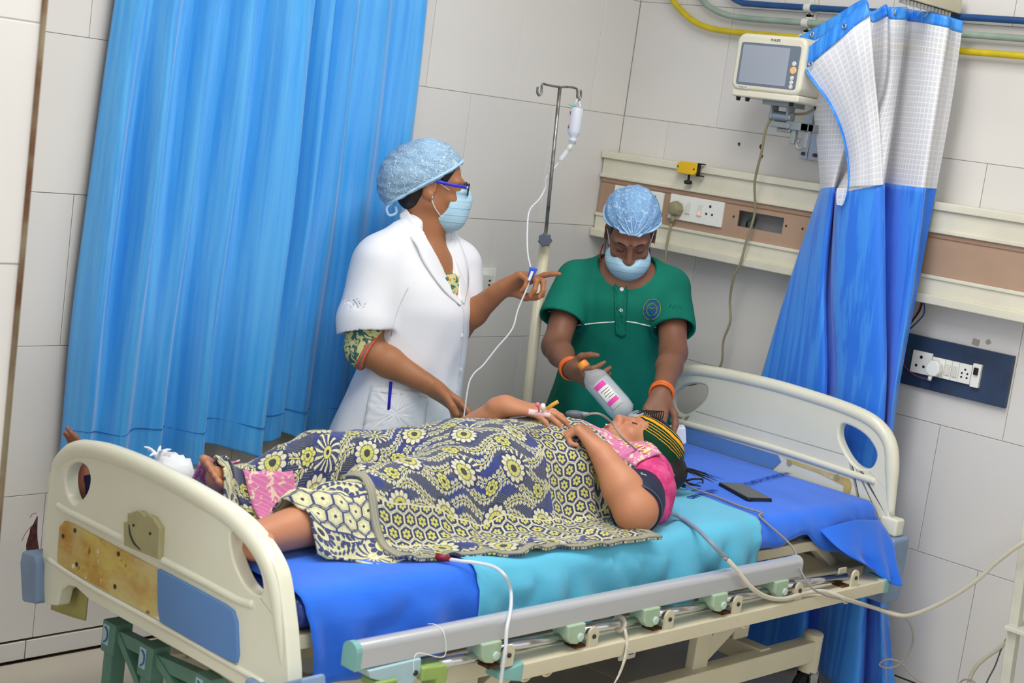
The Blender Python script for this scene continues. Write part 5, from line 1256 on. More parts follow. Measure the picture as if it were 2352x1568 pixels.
part('ear_stud', m_chrome, nurse, lambda m: m.ball(hn.P(0.0, 0.0885, -0.036), (0.003, 0.003, 0.0055), 10, 6), smooth=True)
# printed kurta under the coat
kf = Field(np.array([lo[0], lo[1], 0.02]), np.array([hi[0], hi[1], 1.30]), 0.0055)
field_col(kf, [(N(978, 596), 0.085, 0.090), (N(975, 640), 0.16, 0.112), (N(970, 720), 0.165, 0.122), (N(950, 850), 0.16, 0.118), (N(915, 1000), 0.19, 0.14), (N(915, 1000) - EZ * 0.3, 0.2, 0.16)], nr, nf, 0.02, zlo=0.38)
kf.cap(re + (rs - re) * 0.45, re + (rw - re) * 0.0, 0.066, 0.060, 0.02)
kf.box(re + unit(rw - re) * 0.25, (0.2, 0.2, 0.22), [nf, nr, EZ], 0, 0, 'd') if False else None
ex = unit(re - rs); kf.box(re + (rw - re) * 0.10 + unit(rw - re) * 0.2 , (0.2, 0.15, 0.15), [unit(rw - re), np.cross(unit(rw - re), EF), np.cross(unit(rw - re), np.cross(unit(rw - re), EF))], 0, 0.004, 'd')
kf.box(N(985, 560) + nf * 0.06, (0.2, 0.058, 0.075), [nf, nr, EZ], 0.05, 0.01, 'd')
kurta = kf.build('kurta', m_kurta, nurse, 2)
# bands at the kurta cuff and neckline
ca, cb = unit(np.cross(unit(rw - re), EZ)), None; cb = np.cross(unit(rw - re), ca)
for t_, mt, rr_ in ((0.045, m_orange, 0.058), (0.065, m_grey_trim, 0.0575), (0.085, m_orange, 0.057)):
    cen = re + (rw - re) * t_
    part('cuff_band', mt, kurta, lambda m: m.tube([cen + rr_ * (math.cos(q) * ca + math.sin(q) * cb) for q in np.linspace(0, 2 * math.pi, 25)[:-1]], 0.0045, n=8, sub=2, closed=True), smooth=True)
seam('neck_trim', kf, [(995, 578), (1005, 592), (1018, 597), (1030, 592), (1040, 580)], 0.0032, m_orange, kurta)
# white coat
wf = Field(np.array([lo[0], lo[1], 0.58]), np.array([hi[0], hi[1], 1.36]), 0.0042)
fold = lambda a, Z: (0.005 * np.sin(5 * a + 9 * Z) * np.clip((0.95 - Z) * 2.2, 0, 1) + 0.004 * np.sin(9 * a - 14 * Z + 1.0) * np.clip((1.1 - Z) * 1.5, 0, 1)).astype(np.float32)
wf.cap(N(872, 605, -0.11), N(842, 735, -0.155), 0.082, 0.082, 0.035); wf.cap(N(842, 735, -0.155), N(838, 790, -0.165), 0.082, 0.080, 0.01)
wf.cap(N(1048, 612, 0.11), N(1062, 690, 0.09), 0.076, 0.066, 0.03)
# sleeve openings and front opening
ax_ = unit(N(838, 800, -0.16) - N(872, 605, -0.12)); cutp = N(838, 762, -0.155); tilt = unit(ax_ + 0.25 * ER)
wf.box(cutp + tilt * 0.12, (0.12, 0.14, 0.14), [tilt, unit(np.cross(tilt, EF)), np.cross(tilt, unit(np.cross(tilt, EF)))], 0, 0.0, 'd')
wf.cap(N(842, 720, -0.155), N(836, 810, -0.165), 0.073, 0.073, 0.004, 'd')
field_col(wf, [(N(965, 530), 0.068, 0.062), (N(966, 560), 0.105, 0.075), (N(963, 590), 0.165, 0.098), (N(963, 640), 0.178, 0.125), (N(968, 700), 0.182, 0.142), (N(960, 780), 0.175, 0.136), (N(945, 850), 0.182, 0.138), (N(925, 930), 0.205, 0.158), (N(905, 1005), 0.225, 0.175), (N(903, 1040), 0.23, 0.18)], nr, nf, 0.02, fold=fold, zlo=N(903, 1036)[2])
wf.cap(N(955, 522, -0.02), N(880, 588, -0.10), 0.046, 0.06, 0.03); wf.cap(N(992, 530, 0.03), N(1042, 596, 0.10), 0.044, 0.055, 0.03)
apex = N(1060, 702, -0.07); ztop = N(985, 520)[2]
cN = N(975, 600)
def wedge(X, Y, Z):
    s_ = (X - cN[0]) * nr[0] + (Y - cN[1]) * nr[1]; v_ = (X - cN[0]) * nf[0] + (Y - cN[1]) * nf[1]
    wdt = 0.004 + 0.30 * (Z - apex[2])
    return np.maximum(np.maximum(np.abs(s_) - wdt, 0.015 - v_), apex[2] - Z)
wf.func(wedge, 'd', 0.004)
wf.func(lambda X, Y, Z: 0.0028 * np.sin(26 * Z + 14 * X - 10 * Y) * np.sin(17 * X + 23 * Y + 6 * Z), 'add')
coat = wf.build('white_coat', m_coat, nurse, 2)
# lapels, seams, pocket, buttons
lap = [(918, 488), (938, 478), (962, 508), (985, 552), (1012, 610), (1045, 672), (1060, 700), (1050, 705), (1010, 655), (975, 600), (970, 575), (948, 556), (930, 535)]
def ribbon(name, a, b, mat, parent, thick=0.004):
    """cloth strip between two space curves"""
    A = crom(a, 8); Bq = crom(b, 8); G = np.array([[p + (q - p) * t + np.array([0, 0, 0]) for t in np.linspace(0, 1, 6)] for p, q in zip(A, Bq)])
    m = MB(); m.grid(G); return m.build(name, mat, parent, smooth=True, solid=thick)
def W(px, py, lift=0.006, d=0.0):
    h_ = field_hit(wf, px, py, lift); return h_ if h_ is not None else N(px, py, d)
ribbon('collar', [N(934, 480, -0.035), N(955, 510, -0.075), N(985, 556, -0.10), W(1015, 615, 0.012), W(1044, 670, 0.010), W(1060, 698, 0.006)],
       [N(917, 492, -0.03), N(928, 530, -0.085), W(955, 562, 0.012), W(975, 604, 0.010), W(1018, 664, 0.008), W(1058, 702, 0.004)], m_coat, coat)
ribbon('collar', [N(1016, 500, 0.03), N(1022, 540, 0.02), N(1030, 590, 0.0), N(1044, 640, -0.03), W(1060, 690, 0.008)],
       [N(1030, 512, 0.05), N(1050, 545, 0.05), W(1072, 600, 0.006, 0.03), W(1076, 650, 0.006), W(1066, 698, 0.006)], m_coat, coat)
m_seam = plain('coat_seam_shadow', (196, 199, 206), 0.9)
seam('front_seam', wf, [(1062, 702), (1066, 730), (1064, 770), (1058, 820), (1054, 860), (1050, 900)], 0.0016, m_seam, coat)
seam('front_seam', wf, [(938, 660), (918, 700), (905, 740), (899, 770)], 0.0014, m_seam, coat)
pk = decal('pocket', wf, [(852, 885), (985, 902), (972, 1010), (830, 1000)], m_coat, coat, 0.0035)
seam('pocket_hem', wf, [(853, 897), (900, 903), (950, 908), (984, 912)], 0.0012, m_seam, coat, 0.006)
seam('pocket_seam', wf, [(852, 885), (845, 930), (838, 970), (830, 1000)], 0.0014, m_seam, coat, 0.006)
seam('side_seam', wf, [(762, 960), (748, 995), (733, 1022)], 0.0012, m_seam, coat)
for q in ((1061, 848), (1064, 770)):
    h_ = W(q[0] - 4, q[1], 0.002); part('button', m_off, coat, lambda m: m.lathe([(0.006, -0.001), (0.0062, 0.0015), (0.0045, 0.0022)], h_, -EF, 14))
pen = thing('pen', W(897, 912, 0.012), 'blue pen clipped in the white coat pocket', 'pen')
pa, pb = W(898, 876, 0.012), W(895, 912, 0.010)
part('barrel', m_blue_frame, pen, lambda m: m.cyl(pa, pb + (pb - pa) * 0.8, 0.0045, n=12), smooth=True)
part('clip', m_blue_frame, pen, lambda m: m.bar(pa - EF * 0.006, pb - EF * 0.006, 0.004, 0.002))
# trousers and sandals
for sg, dpx in ((1, -0.06), (-1, 0.06)):
    b0 = N(915, 1000) + nr * 0.085 * sg; 
    part('trouser_leg', m_salwar, nurse, lambda m: m.lathe([(0.095, 0.66), (0.085, 0.4), (0.072, 0.2), (0.06, 0.05), (0.05, 0.045)], (b0[0], b0[1], 0), (0, 0, 1), 20), smooth=True)
    part('sandal', m_sandal, nurse, lambda m: m.prism(rr(-0.05, 0.19, -0.042, 0.042, 0.04), (b0[0], b0[1], 0.002), nf, np.cross(EZ, nf), 0.025), bevel=0.004)
    part('foot', m_skin_n, nurse, lambda m: m.ball((b0[0] + nf[0] * 0.07, b0[1] + nf[1] * 0.07, 0.045), (0.115, 0.038, 0.03), 16, 10, axes=[nf, np.cross(EZ, nf), EZ]), smooth=True)
# ------------------------------------------------------------------ attendant in green leaning over the bed head
DA = -0.74
def A_(px, py, d=0.0): return vp(px, py, DA + d)
af = unit(-EF - 0.06 * ER); ar = np.cross(af, EZ)
att = thing('person', (A_(1405, 930, 0.12)[0], A_(1405, 930, 0.12)[1], 0.0), 'woman in a green tunic looking down and tilting a saline bottle', 'person')
lo, hi = A_(1410, 700) - np.array([0.62, 0.62, 0]), A_(1430, 700) + np.array([0.36, 0.36, 0]); lo[2] = 0.62; hi[2] = 1.50
ab = Field(lo, hi, 0.0034)
hup = unit(EZ * 0.80 - EF * 0.60); hfw = unit(-EF * 0.75 - EZ * 0.62 + ER * 0.03)
ha = Head(A_(1448, 532, -0.07), hfw, hup - 0.05 * ER, 0.93); ha.sdf(ab)
ab.chain([ha.P(-0.03, 0, -0.05), A_(1440, 590, 0.02), A_(1438, 640, 0.03)], [0.052, 0.054, 0.062], 0.03)
ab.cap(A_(1345, 648, 0.02), A_(1525, 660, 0.02), 0.045, 0.045, 0.04)
ab.ell(A_(1437, 660, 0.01), (0.098, 0.13, 0.10), [af, ar, EZ], 0.04); ab.ell(A_(1425, 790, 0.04), (0.09, 0.13, 0.18), [af, ar, EZ], 0.04); ab.ell(A_(1405, 940, 0.10), (0.11, 0.16, 0.16), [af, ar, EZ], 0.04)
# her right arm (photo left) holding the bottle by its neck
s1, e1, w1 = A_(1318, 655, 0.0), A_(1276, 795, -0.13), A_(1312, 848, -0.34)
ab.cap(s1, e1, 0.05, 0.041, 0.03); ab.cap(e1, e1 + (w1 - e1) * 0.35, 0.041, 0.038, 0.02); ab.cap(e1 + (w1 - e1) * 0.35, w1, 0.038, 0.026, 0.02)
bt_top, bt_bot = A_(1346, 846, -0.42), A_(1440, 955, -0.50)
hd = unit(bt_top + unit(bt_bot - bt_top) * 0.02 - w1)
t_a1 = hand(ab, w1, unit(A_(1352, 872, -0.43) - w1), unit(ER * 0.8 - EF * 0.1 + EZ * 0.35), 1, sc=0.95, spread=0.12, fingers=[(0.5, 0.8, 0.4), (0.55, 0.8, 0.4), (0.6, 0.8, 0.4), (0.65, 0.8, 0.4)], thumb=[(0.6, 0.6, 0.5), (0.8, 0.1, 0.6), (0.8, -0.1, 0.6)])
# her left arm (photo right) resting on the patient's head
s2, e2, w2 = A_(1543, 668, 0.0), A_(1546, 810, -0.16), A_(1519, 905, -0.42)
ab.cap(s2, e2, 0.05, 0.042, 0.03); ab.cap(e2, e2 + (w2 - e2) * 0.35, 0.042, 0.039, 0.02); ab.cap(e2 + (w2 - e2) * 0.35, w2, 0.039, 0.027, 0.02)
t_a2 = hand(ab, w2, unit(A_(1500, 962, -0.50) - w2), unit(-EZ * 0.75 + EF * 0.5 - ER * 0.1) , 1, sc=0.98, spread=0.22, curl=(0.35, 0.4, 0.45, 0.45), mid=0.45, tip=0.3, thumb=[(0.55, 0.75, 0.2), (0.8, 0.35, 0.35), (0.9, 0.1, 0.4)])
ab.build('body', m_skin_a, att, 1)
# hair, cap, mask
hf = Field(ha.c - 0.17, ha.c + 0.17, 0.004)
hf.ell(ha.P(-0.012, 0, 0.030), np.array([0.100, 0.081, 0.092]) * 0.93, ha.axes(), 0.01)
hf.box(ha.P(0.12, 0, -0.03), (0.065, 0.2, 0.09), ha.axes(), 0.02, 0.01, 'd'); hf.box(ha.P(0.0, 0, -0.12), (0.2, 0.2, 0.09), ha.axes(), 0.0, 0.01, 'd')
for sg in (-1, 1): hf.ell(ha.P(-0.005, 0.090 * sg, -0.008), (0.036, 0.030, 0.046), ha.axes(), 0.006, 'd')
hf.build('hair', m_hair, att, 2)
cf = Field(ha.c - 0.20, ha.c + 0.20, 0.0036)
cf.ell(ha.P(-0.020, 0, 0.060), np.array([0.104, 0.092, 0.088]) * 0.96, ha.axes(), 0.02)
cn = unit(ha.u * 0.93 - ha.f * 0.10); cp = ha.P(0, 0, 0.052)
cf.box(cp - cn * 0.3, (0.3, 0.4, 0.4), [cn, np.cross(cn, ha.s), ha.s], 0.0, 0.003, 'd')
kp = ha.P(0.086, -0.004, 0.052)
def pleat(X, Y, Z):
    dx, dy, dz = X - kp[0], Y - kp[1], Z - kp[2]
    s_ = dx * ha.s[0] + dy * ha.s[1] + dz * ha.s[2]; u_ = dx * ha.u[0] + dy * ha.u[1] + dz * ha.u[2]; r_ = np.sqrt(s_ ** 2 + u_ ** 2) + 1e-4
    fr = dx * ha.f[0] + dy * ha.f[1] + dz * ha.f[2]
    return (0.0026 * np.sin(15 * np.arctan2(s_, u_ + 0.004)) * np.exp(-r_ * 9) + 0.0018 * np.sin(60 * s_ + 40 * fr)).astype(np.float32)
cf.func(pleat, 'add')
capa = cf.build('bouffant_cap', m_capa, att, 1)
ring = []
for t in np.linspace(0, 2 * math.pi, 44)[:-1]:
    a = np.cross(cn, ha.s); p = cp + cn * 0.003 + math.cos(t) * a * 0.2 + math.sin(t) * ha.s * 0.2; c0 = cp + cn * 0.003; lo_, hi_ = 0.0, 1.0
    for _ in range(12):
        md = (lo_ + hi_) / 2; q = c0 + (p - c0) * md; i = np.clip(np.round((q - cf.lo) / cf.h).astype(int), 0, cf.n - 1)
        if cf.F[tuple(i)] < 0: lo_ = md
        else: hi_ = md
    ring.append(c0 + (p - c0) * lo_)
part('cap_elastic', bpy.data.materials['pale_blue_elastic'], capa, lambda m: m.tube(ring, 0.0042, n=8, sub=3, closed=True), smooth=True)
for ang in (-1.15, -0.75, -0.38, -0.1, 0.2, 0.5, 0.85, 1.2):
    P = []
    for q in np.linspace(0.004, 0.085, 9):
        o = ha.c + (kp - ha.c); pt = kp + q * (math.sin(ang) * ha.s + math.cos(ang) * ha.u) ; c0 = ha.P(-0.02, 0, 0.05); dr = unit(pt - c0)
        lo_, hi_ = 0.02, 0.18
        for _ in range(12):
            md = (lo_ + hi_) / 2; qq = c0 + dr * md; i = np.clip(np.round((qq - cf.lo) / cf.h).astype(int), 0, cf.n - 1)
            if cf.F[tuple(i)] < 0: lo_ = md
            else: hi_ = md
        P.append(c0 + dr * (lo_ + 0.0008))
    part('cap_pleat', plain('pleat_pale_blue', (168, 208, 242), 0.7) if ang == -1.15 else bpy.data.materials['pleat_pale_blue'], capa, lambda m: m.tube(P, [0.004, 0.0036, 0.0032, 0.0028, 0.0024, 0.002, 0.0016, 0.0012, 0.0006], n=6, sub=2), smooth=True)
mf = Field(ha.c - 0.18, ha.c + 0.18, 0.003)
mf.ell(ha.P(0.045, 0, -0.080), np.array([0.074, 0.072, 0.052]), ha.axes(), 0.02); mf.ell(ha.P(0.09, 0, -0.062), np.array([0.034, 0.034, 0.026]), ha.axes(), 0.03); mf.ell(ha.P(0.062, 0, -0.105), np.array([0.042, 0.042, 0.028]), ha.axes(), 0.03)
mf.box(ha.P(-0.09, 0, -0.05), (0.10, 0.2, 0.2), ha.axes(), 0.0, 0.004, 'd')
def mtop(X, Y, Z):
    dx, dy, dz = X - ha.c[0], Y - ha.c[1], Z - ha.c[2]; s_ = dx * ha.s[0] + dy * ha.s[1] + dz * ha.s[2]; u_ = dx * ha.u[0] + dy * ha.u[1] + dz * ha.u[2]
    return (-0.043 + 6.0 * s_ ** 2) * 1.0 - u_
mf.func(mtop, 'd', 0.003) if False else mf.func(lambda X, Y, Z: -(-mtop(X, Y, Z)), 'd', 0.003)
maska = mf.build('face_mask', m_mask, att, 1)
for sg in (-1, 1):
    part('ear_loop', m_loop, maska, lambda m: m.tube([ha.P(0.03, 0.066 * sg, -0.036), ha.P(0.01, 0.076 * sg, 0.0), ha.P(-0.012, 0.084 * sg, 0.024)], 0.0014, n=6), smooth=True)
    part('eyebrow', m_hair, att, lambda m: m.tube([ha.P(0.098, 0.014 * sg, 0.019), ha.P(0.094, 0.03 * sg, 0.025), ha.P(0.080, 0.048 * sg, 0.020)], [0.0025, 0.003, 0.0012], n=6), smooth=True)
    part('eyelash', m_hair, att, lambda m: m.tube([ha.P(0.0895, 0.019 * sg, -0.009), ha.P(0.0915, 0.031 * sg, -0.0125), ha.P(0.086, 0.044 * sg, -0.009)], 0.0011, n=6), smooth=True)
part('forehead_dot', plain('maroon_bindi', (70, 22, 24), 0.6), att, lambda m: m.ball(ha.P(0.0985, 0, 0.024), 0.0026, 8, 6), smooth=True)
part('earring', m_gold, att, lambda m: m.ball(ha.P(-0.004, -0.085, -0.042), (0.003, 0.003, 0.005), 8, 6), smooth=True)
# green tunic
gf = Field(np.array([lo[0], lo[1], 0.30]), np.array([hi[0], hi[1], 1.26]), 0.0044)
for (p0, p1, p2, cutpt, r_) in ((A_(1322, 648, 0.0), A_(1290, 730, -0.075), A_(1283, 770, -0.11), A_(1288, 736, -0.08), 0.072), (A_(1540, 664, 0.0), A_(1546, 750, -0.10), A_(1547, 790, -0.14), A_(1546, 762, -0.105), 0.070)):
    gf.cap(p0, p1, r_ * 0.92, r_, 0.02); gf.cap(p1, p2, r_, r_, 0.01); axv = unit(p2 - p0)
    gf.box(cutpt + axv * 0.12, (0.12, 0.13, 0.13), [axv, unit(np.cross(axv, EF)), np.cross(axv, unit(np.cross(axv, EF)))], 0, 0.0, 'd')
    gf.cap(p1 - axv * 0.03, p2 + axv * 0.03, r_ - 0.009, r_ - 0.009, 0.004, 'd')
fold = lambda a, Z: ((0.006 * np.sin(8 * a + 2 * Z) + 0.004 * np.sin(13 * a - 4 * Z)) * np.clip((1.0 - Z) * 3.0, 0, 1)).astype(np.float32)
field_col(gf, [(A_(1437, 598, 0.01), 0.07, 0.07), (A_(1437, 618, 0.015), 0.125, 0.085), (A_(1435, 640, 0.02), 0.160, 0.10), (A_(1433, 690, 0.01), 0.165, 0.118), (A_(1424, 760, 0.03), 0.158, 0.120), (A_(1412, 850, 0.06), 0.175, 0.135), (A_(1398, 940, 0.10), 0.20, 0.155), (A_(1385, 1040, 0.13), 0.22, 0.175), (A_(1385, 1040, 0.13) - EZ * 0.22, 0.24, 0.19)], ar, af, 0.025, fold=fold)
gf.cap(A_(1395, 618, 0.02), A_(1335, 645, 0.01), 0.05, 0.058, 0.03); gf.cap(A_(1480, 622, 0.02), A_(1532, 658, 0.01), 0.05, 0.058, 0.03)
nc = A_(1441, 606, -0.08)
gf.ell(nc, (0.17, 0.098, 0.068), [af, ar, EZ], 0.006, 'd')
gf.func(lambda X, Y, Z: 0.0024 * np.sin(24 * Z + 18 * X - 8 * Y) * np.sin(19 * X + 21 * Y + 5 * Z), 'add')
tun = gf.build('green_tunic', m_green, att, 2)
m_gseam = plain('dark_green_seam', (2, 78, 64), 0.9)
seam('piping', gf, [(1322, 747), (1350, 744), (1380, 741), (1412, 739)], 0.0020, m_white_pip, tun); seam('piping', gf, [(1438, 738), (1460, 741), (1485, 747), (1508, 752)], 0.0020, m_white_pip, tun)
seam('cuff_piping', gf, [(1260, 714), (1280, 722), (1300, 730), (1318, 737)], 0.0018, m_white_pip, tun); seam('cuff_piping', gf, [(1518, 742), (1540, 739), (1560, 740), (1573, 742)], 0.0018, m_white_pip, tun)
decal('placket', gf, [(1410, 642), (1440, 644), (1437, 770), (1428, 776), (1414, 768)], m_green, tun, 0.003)
seam('placket_seam', gf, [(1440, 645), (1440, 690), (1437, 740)], 0.0013, m_gseam, tun, 0.005)
for q in ((1428, 664), (1426, 712)):
    h_ = field_hit(gf, q[0], q[1], 0.006); part('button', m_white_pip, tun, lambda m: m.lathe([(0.0062, -0.002), (0.0065, 0.001), (0.005, 0.002)], h_, af, 14))
def ringdecal(r, th, mat, nm):
    c0 = (1497, 711); P = [(c0[0] + r * 0.9 * math.cos(t) - 0.1 * r * math.sin(t), c0[1] + r * 1.08 * math.sin(t)) for t in np.linspace(0, 2 * math.pi, 25)[:-1]]
    H = on_field(gf, P, 0.005); part(nm, mat, tun, lambda m: m.tube(H, th, n=6, sub=2, closed=True), smooth=True)
m_emb = plain('emblem_blue', (28, 84, 140), 0.8, bump=0.4, bscale=300); m_embg = plain('emblem_gold', (150, 140, 60), 0.8)
decal('emblem', gf, [(1497 + 20 * math.cos(t), 711 + 24 * math.sin(t)) for t in np.linspace(0, 2 * math.pi, 17)[:-1]], m_emb, tun, 0.0012, lift=0.0012)
decal('emblem_field', gf, [(1497 + 14 * math.cos(t), 711 + 17 * math.sin(t)) for t in np.linspace(0, 2 * math.pi, 17)[:-1]], m_green, tun, 0.0012, lift=0.0032)
decal('emblem_core', gf, [(1498 + 9 * math.cos(t), 711 + 11 * math.sin(t)) for t in np.linspace(0, 2 * math.pi, 17)[:-1]], m_emb, tun, 0.0012, lift=0.0052)
ringdecal(22, 0.0012, m_embg, 'emblem_ring'); ringdecal(13, 0.0010, m_embg, 'emblem_ring')
seam('emblem_script', gf, [(1490, 709), (1494, 706), (1498, 710), (1502, 706), (1505, 710)], 0.0009, m_embg, tun, 0.008)
# red thread, bangles
part('neck_thread', plain('red_thread', (140, 26, 20), 0.6), att, lambda m: m.tube([A_(1386, 560, -0.005), A_(1378, 585, -0.03), A_(1380, 600, -0.055)], 0.0022, n=6), smooth=True)
part('neck_thread', bpy.data.materials['red_thread'], att, lambda m: m.tube([A_(1492, 572, -0.02), A_(1494, 590, -0.05), A_(1489, 606, -0.07)], 0.0022, n=6), smooth=True)
for w_, e_, rr_ in ((w1, e1, 0.033), (w2, e2, 0.035)):
    ax0 = unit(w_ - e_); a, b, _ = basis(ax0)
    for q in (-0.012, -0.004, 0.006):
        cen = w_ - ax0 * (0.004 - q); part('bangle', m_bangle, att, lambda m: m.tube([cen + rr_ * (math.cos(t) * a + math.sin(t) * b) for t in np.linspace(0, 2 * math.pi, 17)[:-1]], 0.003, n=8, sub=2, closed=True), smooth=True)
for sg in (1, -1):
    b0 = A_(1385, 1040, 0.13) + ar * 0.085 * sg
    part('trouser_leg', m_green, att, lambda m: m.lathe([(0.095, 0.55), (0.085, 0.35), (0.07, 0.15), (0.062, 0.05), (0.05, 0.045)], (b0[0], b0[1], 0), (0, 0, 1), 20), smooth=True)
    part('sandal', m_sandal, att, lambda m: m.prism(rr(-0.05, 0.18, -0.042, 0.042, 0.04), (b0[0], b0[1], 0.002), af, np.cross(EZ, af), 0.025), bevel=0.004)
    part('foot', m_skin_a, att, lambda m: m.ball((b0[0] + af[0] * 0.07, b0[1] + af[1] * 0.07, 0.045), (0.11, 0.037, 0.03), 16, 10, axes=[af, np.cross(EZ, af), EZ]), smooth=True)
# saline bottle she tilts
bd = unit(bt_bot - bt_top); BLn = float(np.linalg.norm(bt_bot - bt_top))
sal = thing('saline_bottle', bt_bot, 'tilted soft plastic saline bottle with a pink label in the woman\'s hand', 'bottle')
part('body', m_clear, sal, lambda m: m.lathe([(0.012, -0.005), (0.014, 0.012), (0.03, 0.028), (0.038, 0.045), (0.039, BLn * 0.8), (0.036, BLn * 0.93), (0.02, BLn), (0.006, BLn + 0.004)], bt_top, bd, 24), smooth=True)
M = Mat('water_grey', 0.15, 0.5, 0, (196, 206, 212)); M.b.inputs['Alpha'].default_value = 0.5
part('liquid', M.m, sal, lambda m: m.lathe([(0.03, 0.06), (0.0365, 0.062), (0.0365, BLn * 0.8), (0.033, BLn * 0.92), (0.01, BLn * 0.98)], bt_top, bd, 24), smooth=True)
part('cap', plain('orange_bottle_cap', (236, 150, 60), 0.4), sal, lambda m: m.lathe([(0.016, -0.022), (0.017, -0.018), (0.017, -0.004), (0.013, 0.0)], bt_top, bd, 20), smooth=True)
la, lb_, _ = basis(bd); vdir = unit(-EF - (-EF @ bd) * bd); sdir = np.cross(bd, vdir)
def lab(m, t0, t1, a0, a1, r=0.0396):
    G = np.array([[bt_top + bd * (BLn * t) + r * (math.cos(a) * vdir + math.sin(a) * sdir) for a in np.linspace(a0, a1, 12)] for t in (t0, t1)]); m.grid(G)
lo_ = part('label', m_white, sal, lambda m: lab(m, 0.36, 0.84, -0.55, 0.45), smooth=True, solid=0.0006)
m_pink = plain('pink_label_ink', (224, 70, 170), 0.6)
part('label_band', m_pink, lo_, lambda m: lab(m, 0.37, 0.46, -0.5, 0.4, 0.0402), smooth=True); part('label_band', m_pink, lo_, lambda m: lab(m, 0.69, 0.77, -0.5, 0.4, 0.0402), smooth=True)
for t_, L_ in ((0.51, 0.36), (0.555, 0.3), (0.60, 0.34), (0.645, 0.25)): part('label_print', m_ink, lo_, lambda m: lab(m, t_, t_ + 0.010, -0.45, -0.45 + L_ * 2, 0.0402), smooth=True)
wrp = part('crumpled_wrap', m_clear, sal, lambda m: None or m.ball(bt_bot + ER * 0.035 - EZ * 0.002, (0.042, 0.03, 0.022), 14, 10), smooth=True)
for v in wrp.data.vertices: v.co = tuple(np.array(v.co) + RNG.normal(0, 0.0028, 3))
# ------------------------------------------------------------------ patient lying on the bed
pat = thing('person', B(0.8, 0.4, MT), 'woman lying on the bed under a patterned blanket, wearing a striped green headband', 'person')
def turn(v, t, ax): ax = unit(ax); return v * math.cos(t) + np.cross(ax, v) * math.sin(t) + ax * (ax @ v) * (1 - math.cos(t))
fv, uv_ = EZ.copy(), BL.copy()
for t, ax in ((-0.217, BL), (-0.318, BW), (-0.219, EZ)): fv = turn(fv, t, ax); uv_ = turn(uv_, t, ax)
hp = Head(B(1.456, 0.377, 0.772), fv, uv_, 0.93)
p0 = np.minimum(B(0.0, -0.05, 0.6), B(1.65, -0.05, 0.6)); p1 = np.maximum(B(0.0, 0.80, 0.96), B(1.7, 0.80, 0.96)); p0 = np.array([p0[0], min(p0[1], p1[1]), 0.62]); p1 = np.array([p1[0], p1[1], 0.97])
pb = Field(p0, p1, 0.0036)
hp.sdf(pb)
sL, sR = B(1.29, 0.215, 0.748), B(1.29, 0.56, 0.748)
pb.chain([hp.P(-0.02, 0, -0.06), B(1.33, 0.385, 0.755), B(1.24, 0.388, 0.76)], [0.052, 0.054, 0.07], 0.03)
pb.cap(sL, sR, 0.06, 0.06, 0.04); pb.ell(B(1.10, 0.39, 0.755), (0.22, 0.165, 0.10), [BL, BW, EZ], 0.04); pb.ell(B(0.85, 0.395, 0.755), (0.22, 0.165, 0.105), [BL, BW, EZ], 0.05)
# legs
for hip, knee, ank, fd in ((B(0.75, 0.33, 0.74), B(0.42, 0.285, 0.735), B(0.085, 0.25, 0.702), EZ * 0.10 - BL * 0.22 - BW * 0.9), (B(0.75, 0.46, 0.74), B(0.44, 0.50, 0.765), B(0.225, 0.53, 0.705), EZ * 0.50 - BL * 0.45 - BW * 0.25)):
    pb.cap(hip, knee, 0.085, 0.062, 0.04); pb.cap(knee, knee + (ank - knee) * 0.35, 0.058, 0.054, 0.03); pb.cap(knee + (ank - knee) * 0.35, ank, 0.054, 0.036, 0.02)
    heel = ank + np.array([0, 0, -0.012]); fd = unit(fd); ball_ = ank + fd * 0.08 - BL * 0.015
    pb.cap(heel - BL * 0.02, ball_, 0.032, 0.026, 0.02); sd = unit(np.cross(fd, BL))
    for i in range(5):
        a = ball_ + sd * (0.028 - 0.0145 * i); pb.cap(a, a + fd * (0.042 - 0.005 * i) - BL * 0.006, 0.0115 if i == 0 else 0.0085, 0.011 if i == 0 else 0.0078, 0.004)
LG, WG = np.meshgrid(np.linspace(0.10, 1.20, 170), np.linspace(-0.04, 0.86, 130), indexing='ij')
HBODY = np.zeros_like(LG)
for _i in range(170):
    for _j in range(130):
        q = B(LG[_i, _j], WG[_i, _j], 0.0); gi = np.round((q - pb.lo) / pb.h).astype(int)
        if 0 <= gi[0] < pb.n[0] and 0 <= gi[1] < pb.n[1]:
            kz = np.nonzero(pb.F[gi[0], gi[1]] < 0.004)[0]
            if len(kz): HBODY[_i, _j] = max(0.0, pb.lo[2] + pb.h * kz[-1] - MT)
pb_core = Field(p0, p1, 0.0036); pb_core.F = pb.F.copy()
# near arm: elbow at the mattress edge, fist on the chest
eL, wL = B(1.120, 0.090, 0.714), B(1.098, 0.205, 0.830)
pb.cap(B(1.285, 0.225, 0.752), eL, 0.060, 0.053, 0.03); pb.cap(eL, eL + (wL - eL) * 0.4, 0.052, 0.048, 0.02); pb.cap(eL + (wL - eL) * 0.4, wL, 0.048, 0.031, 0.02)
tp_l = hand(pb, wL, unit(EZ * 0.55 + BW * 0.82 - BL * 0.1), unit(-BL * 0.30 + BW * 0.45 - EZ * 0.75), -1, sc=1.04, spread=0.05, curl=(1.15, 1.2, 1.25, 1.3), mid=1.55, tip=0.9, thumb=[(0.6, 0.55, 0.5), (0.55, -0.1, 0.75), (0.4, -0.4, 0.7)])
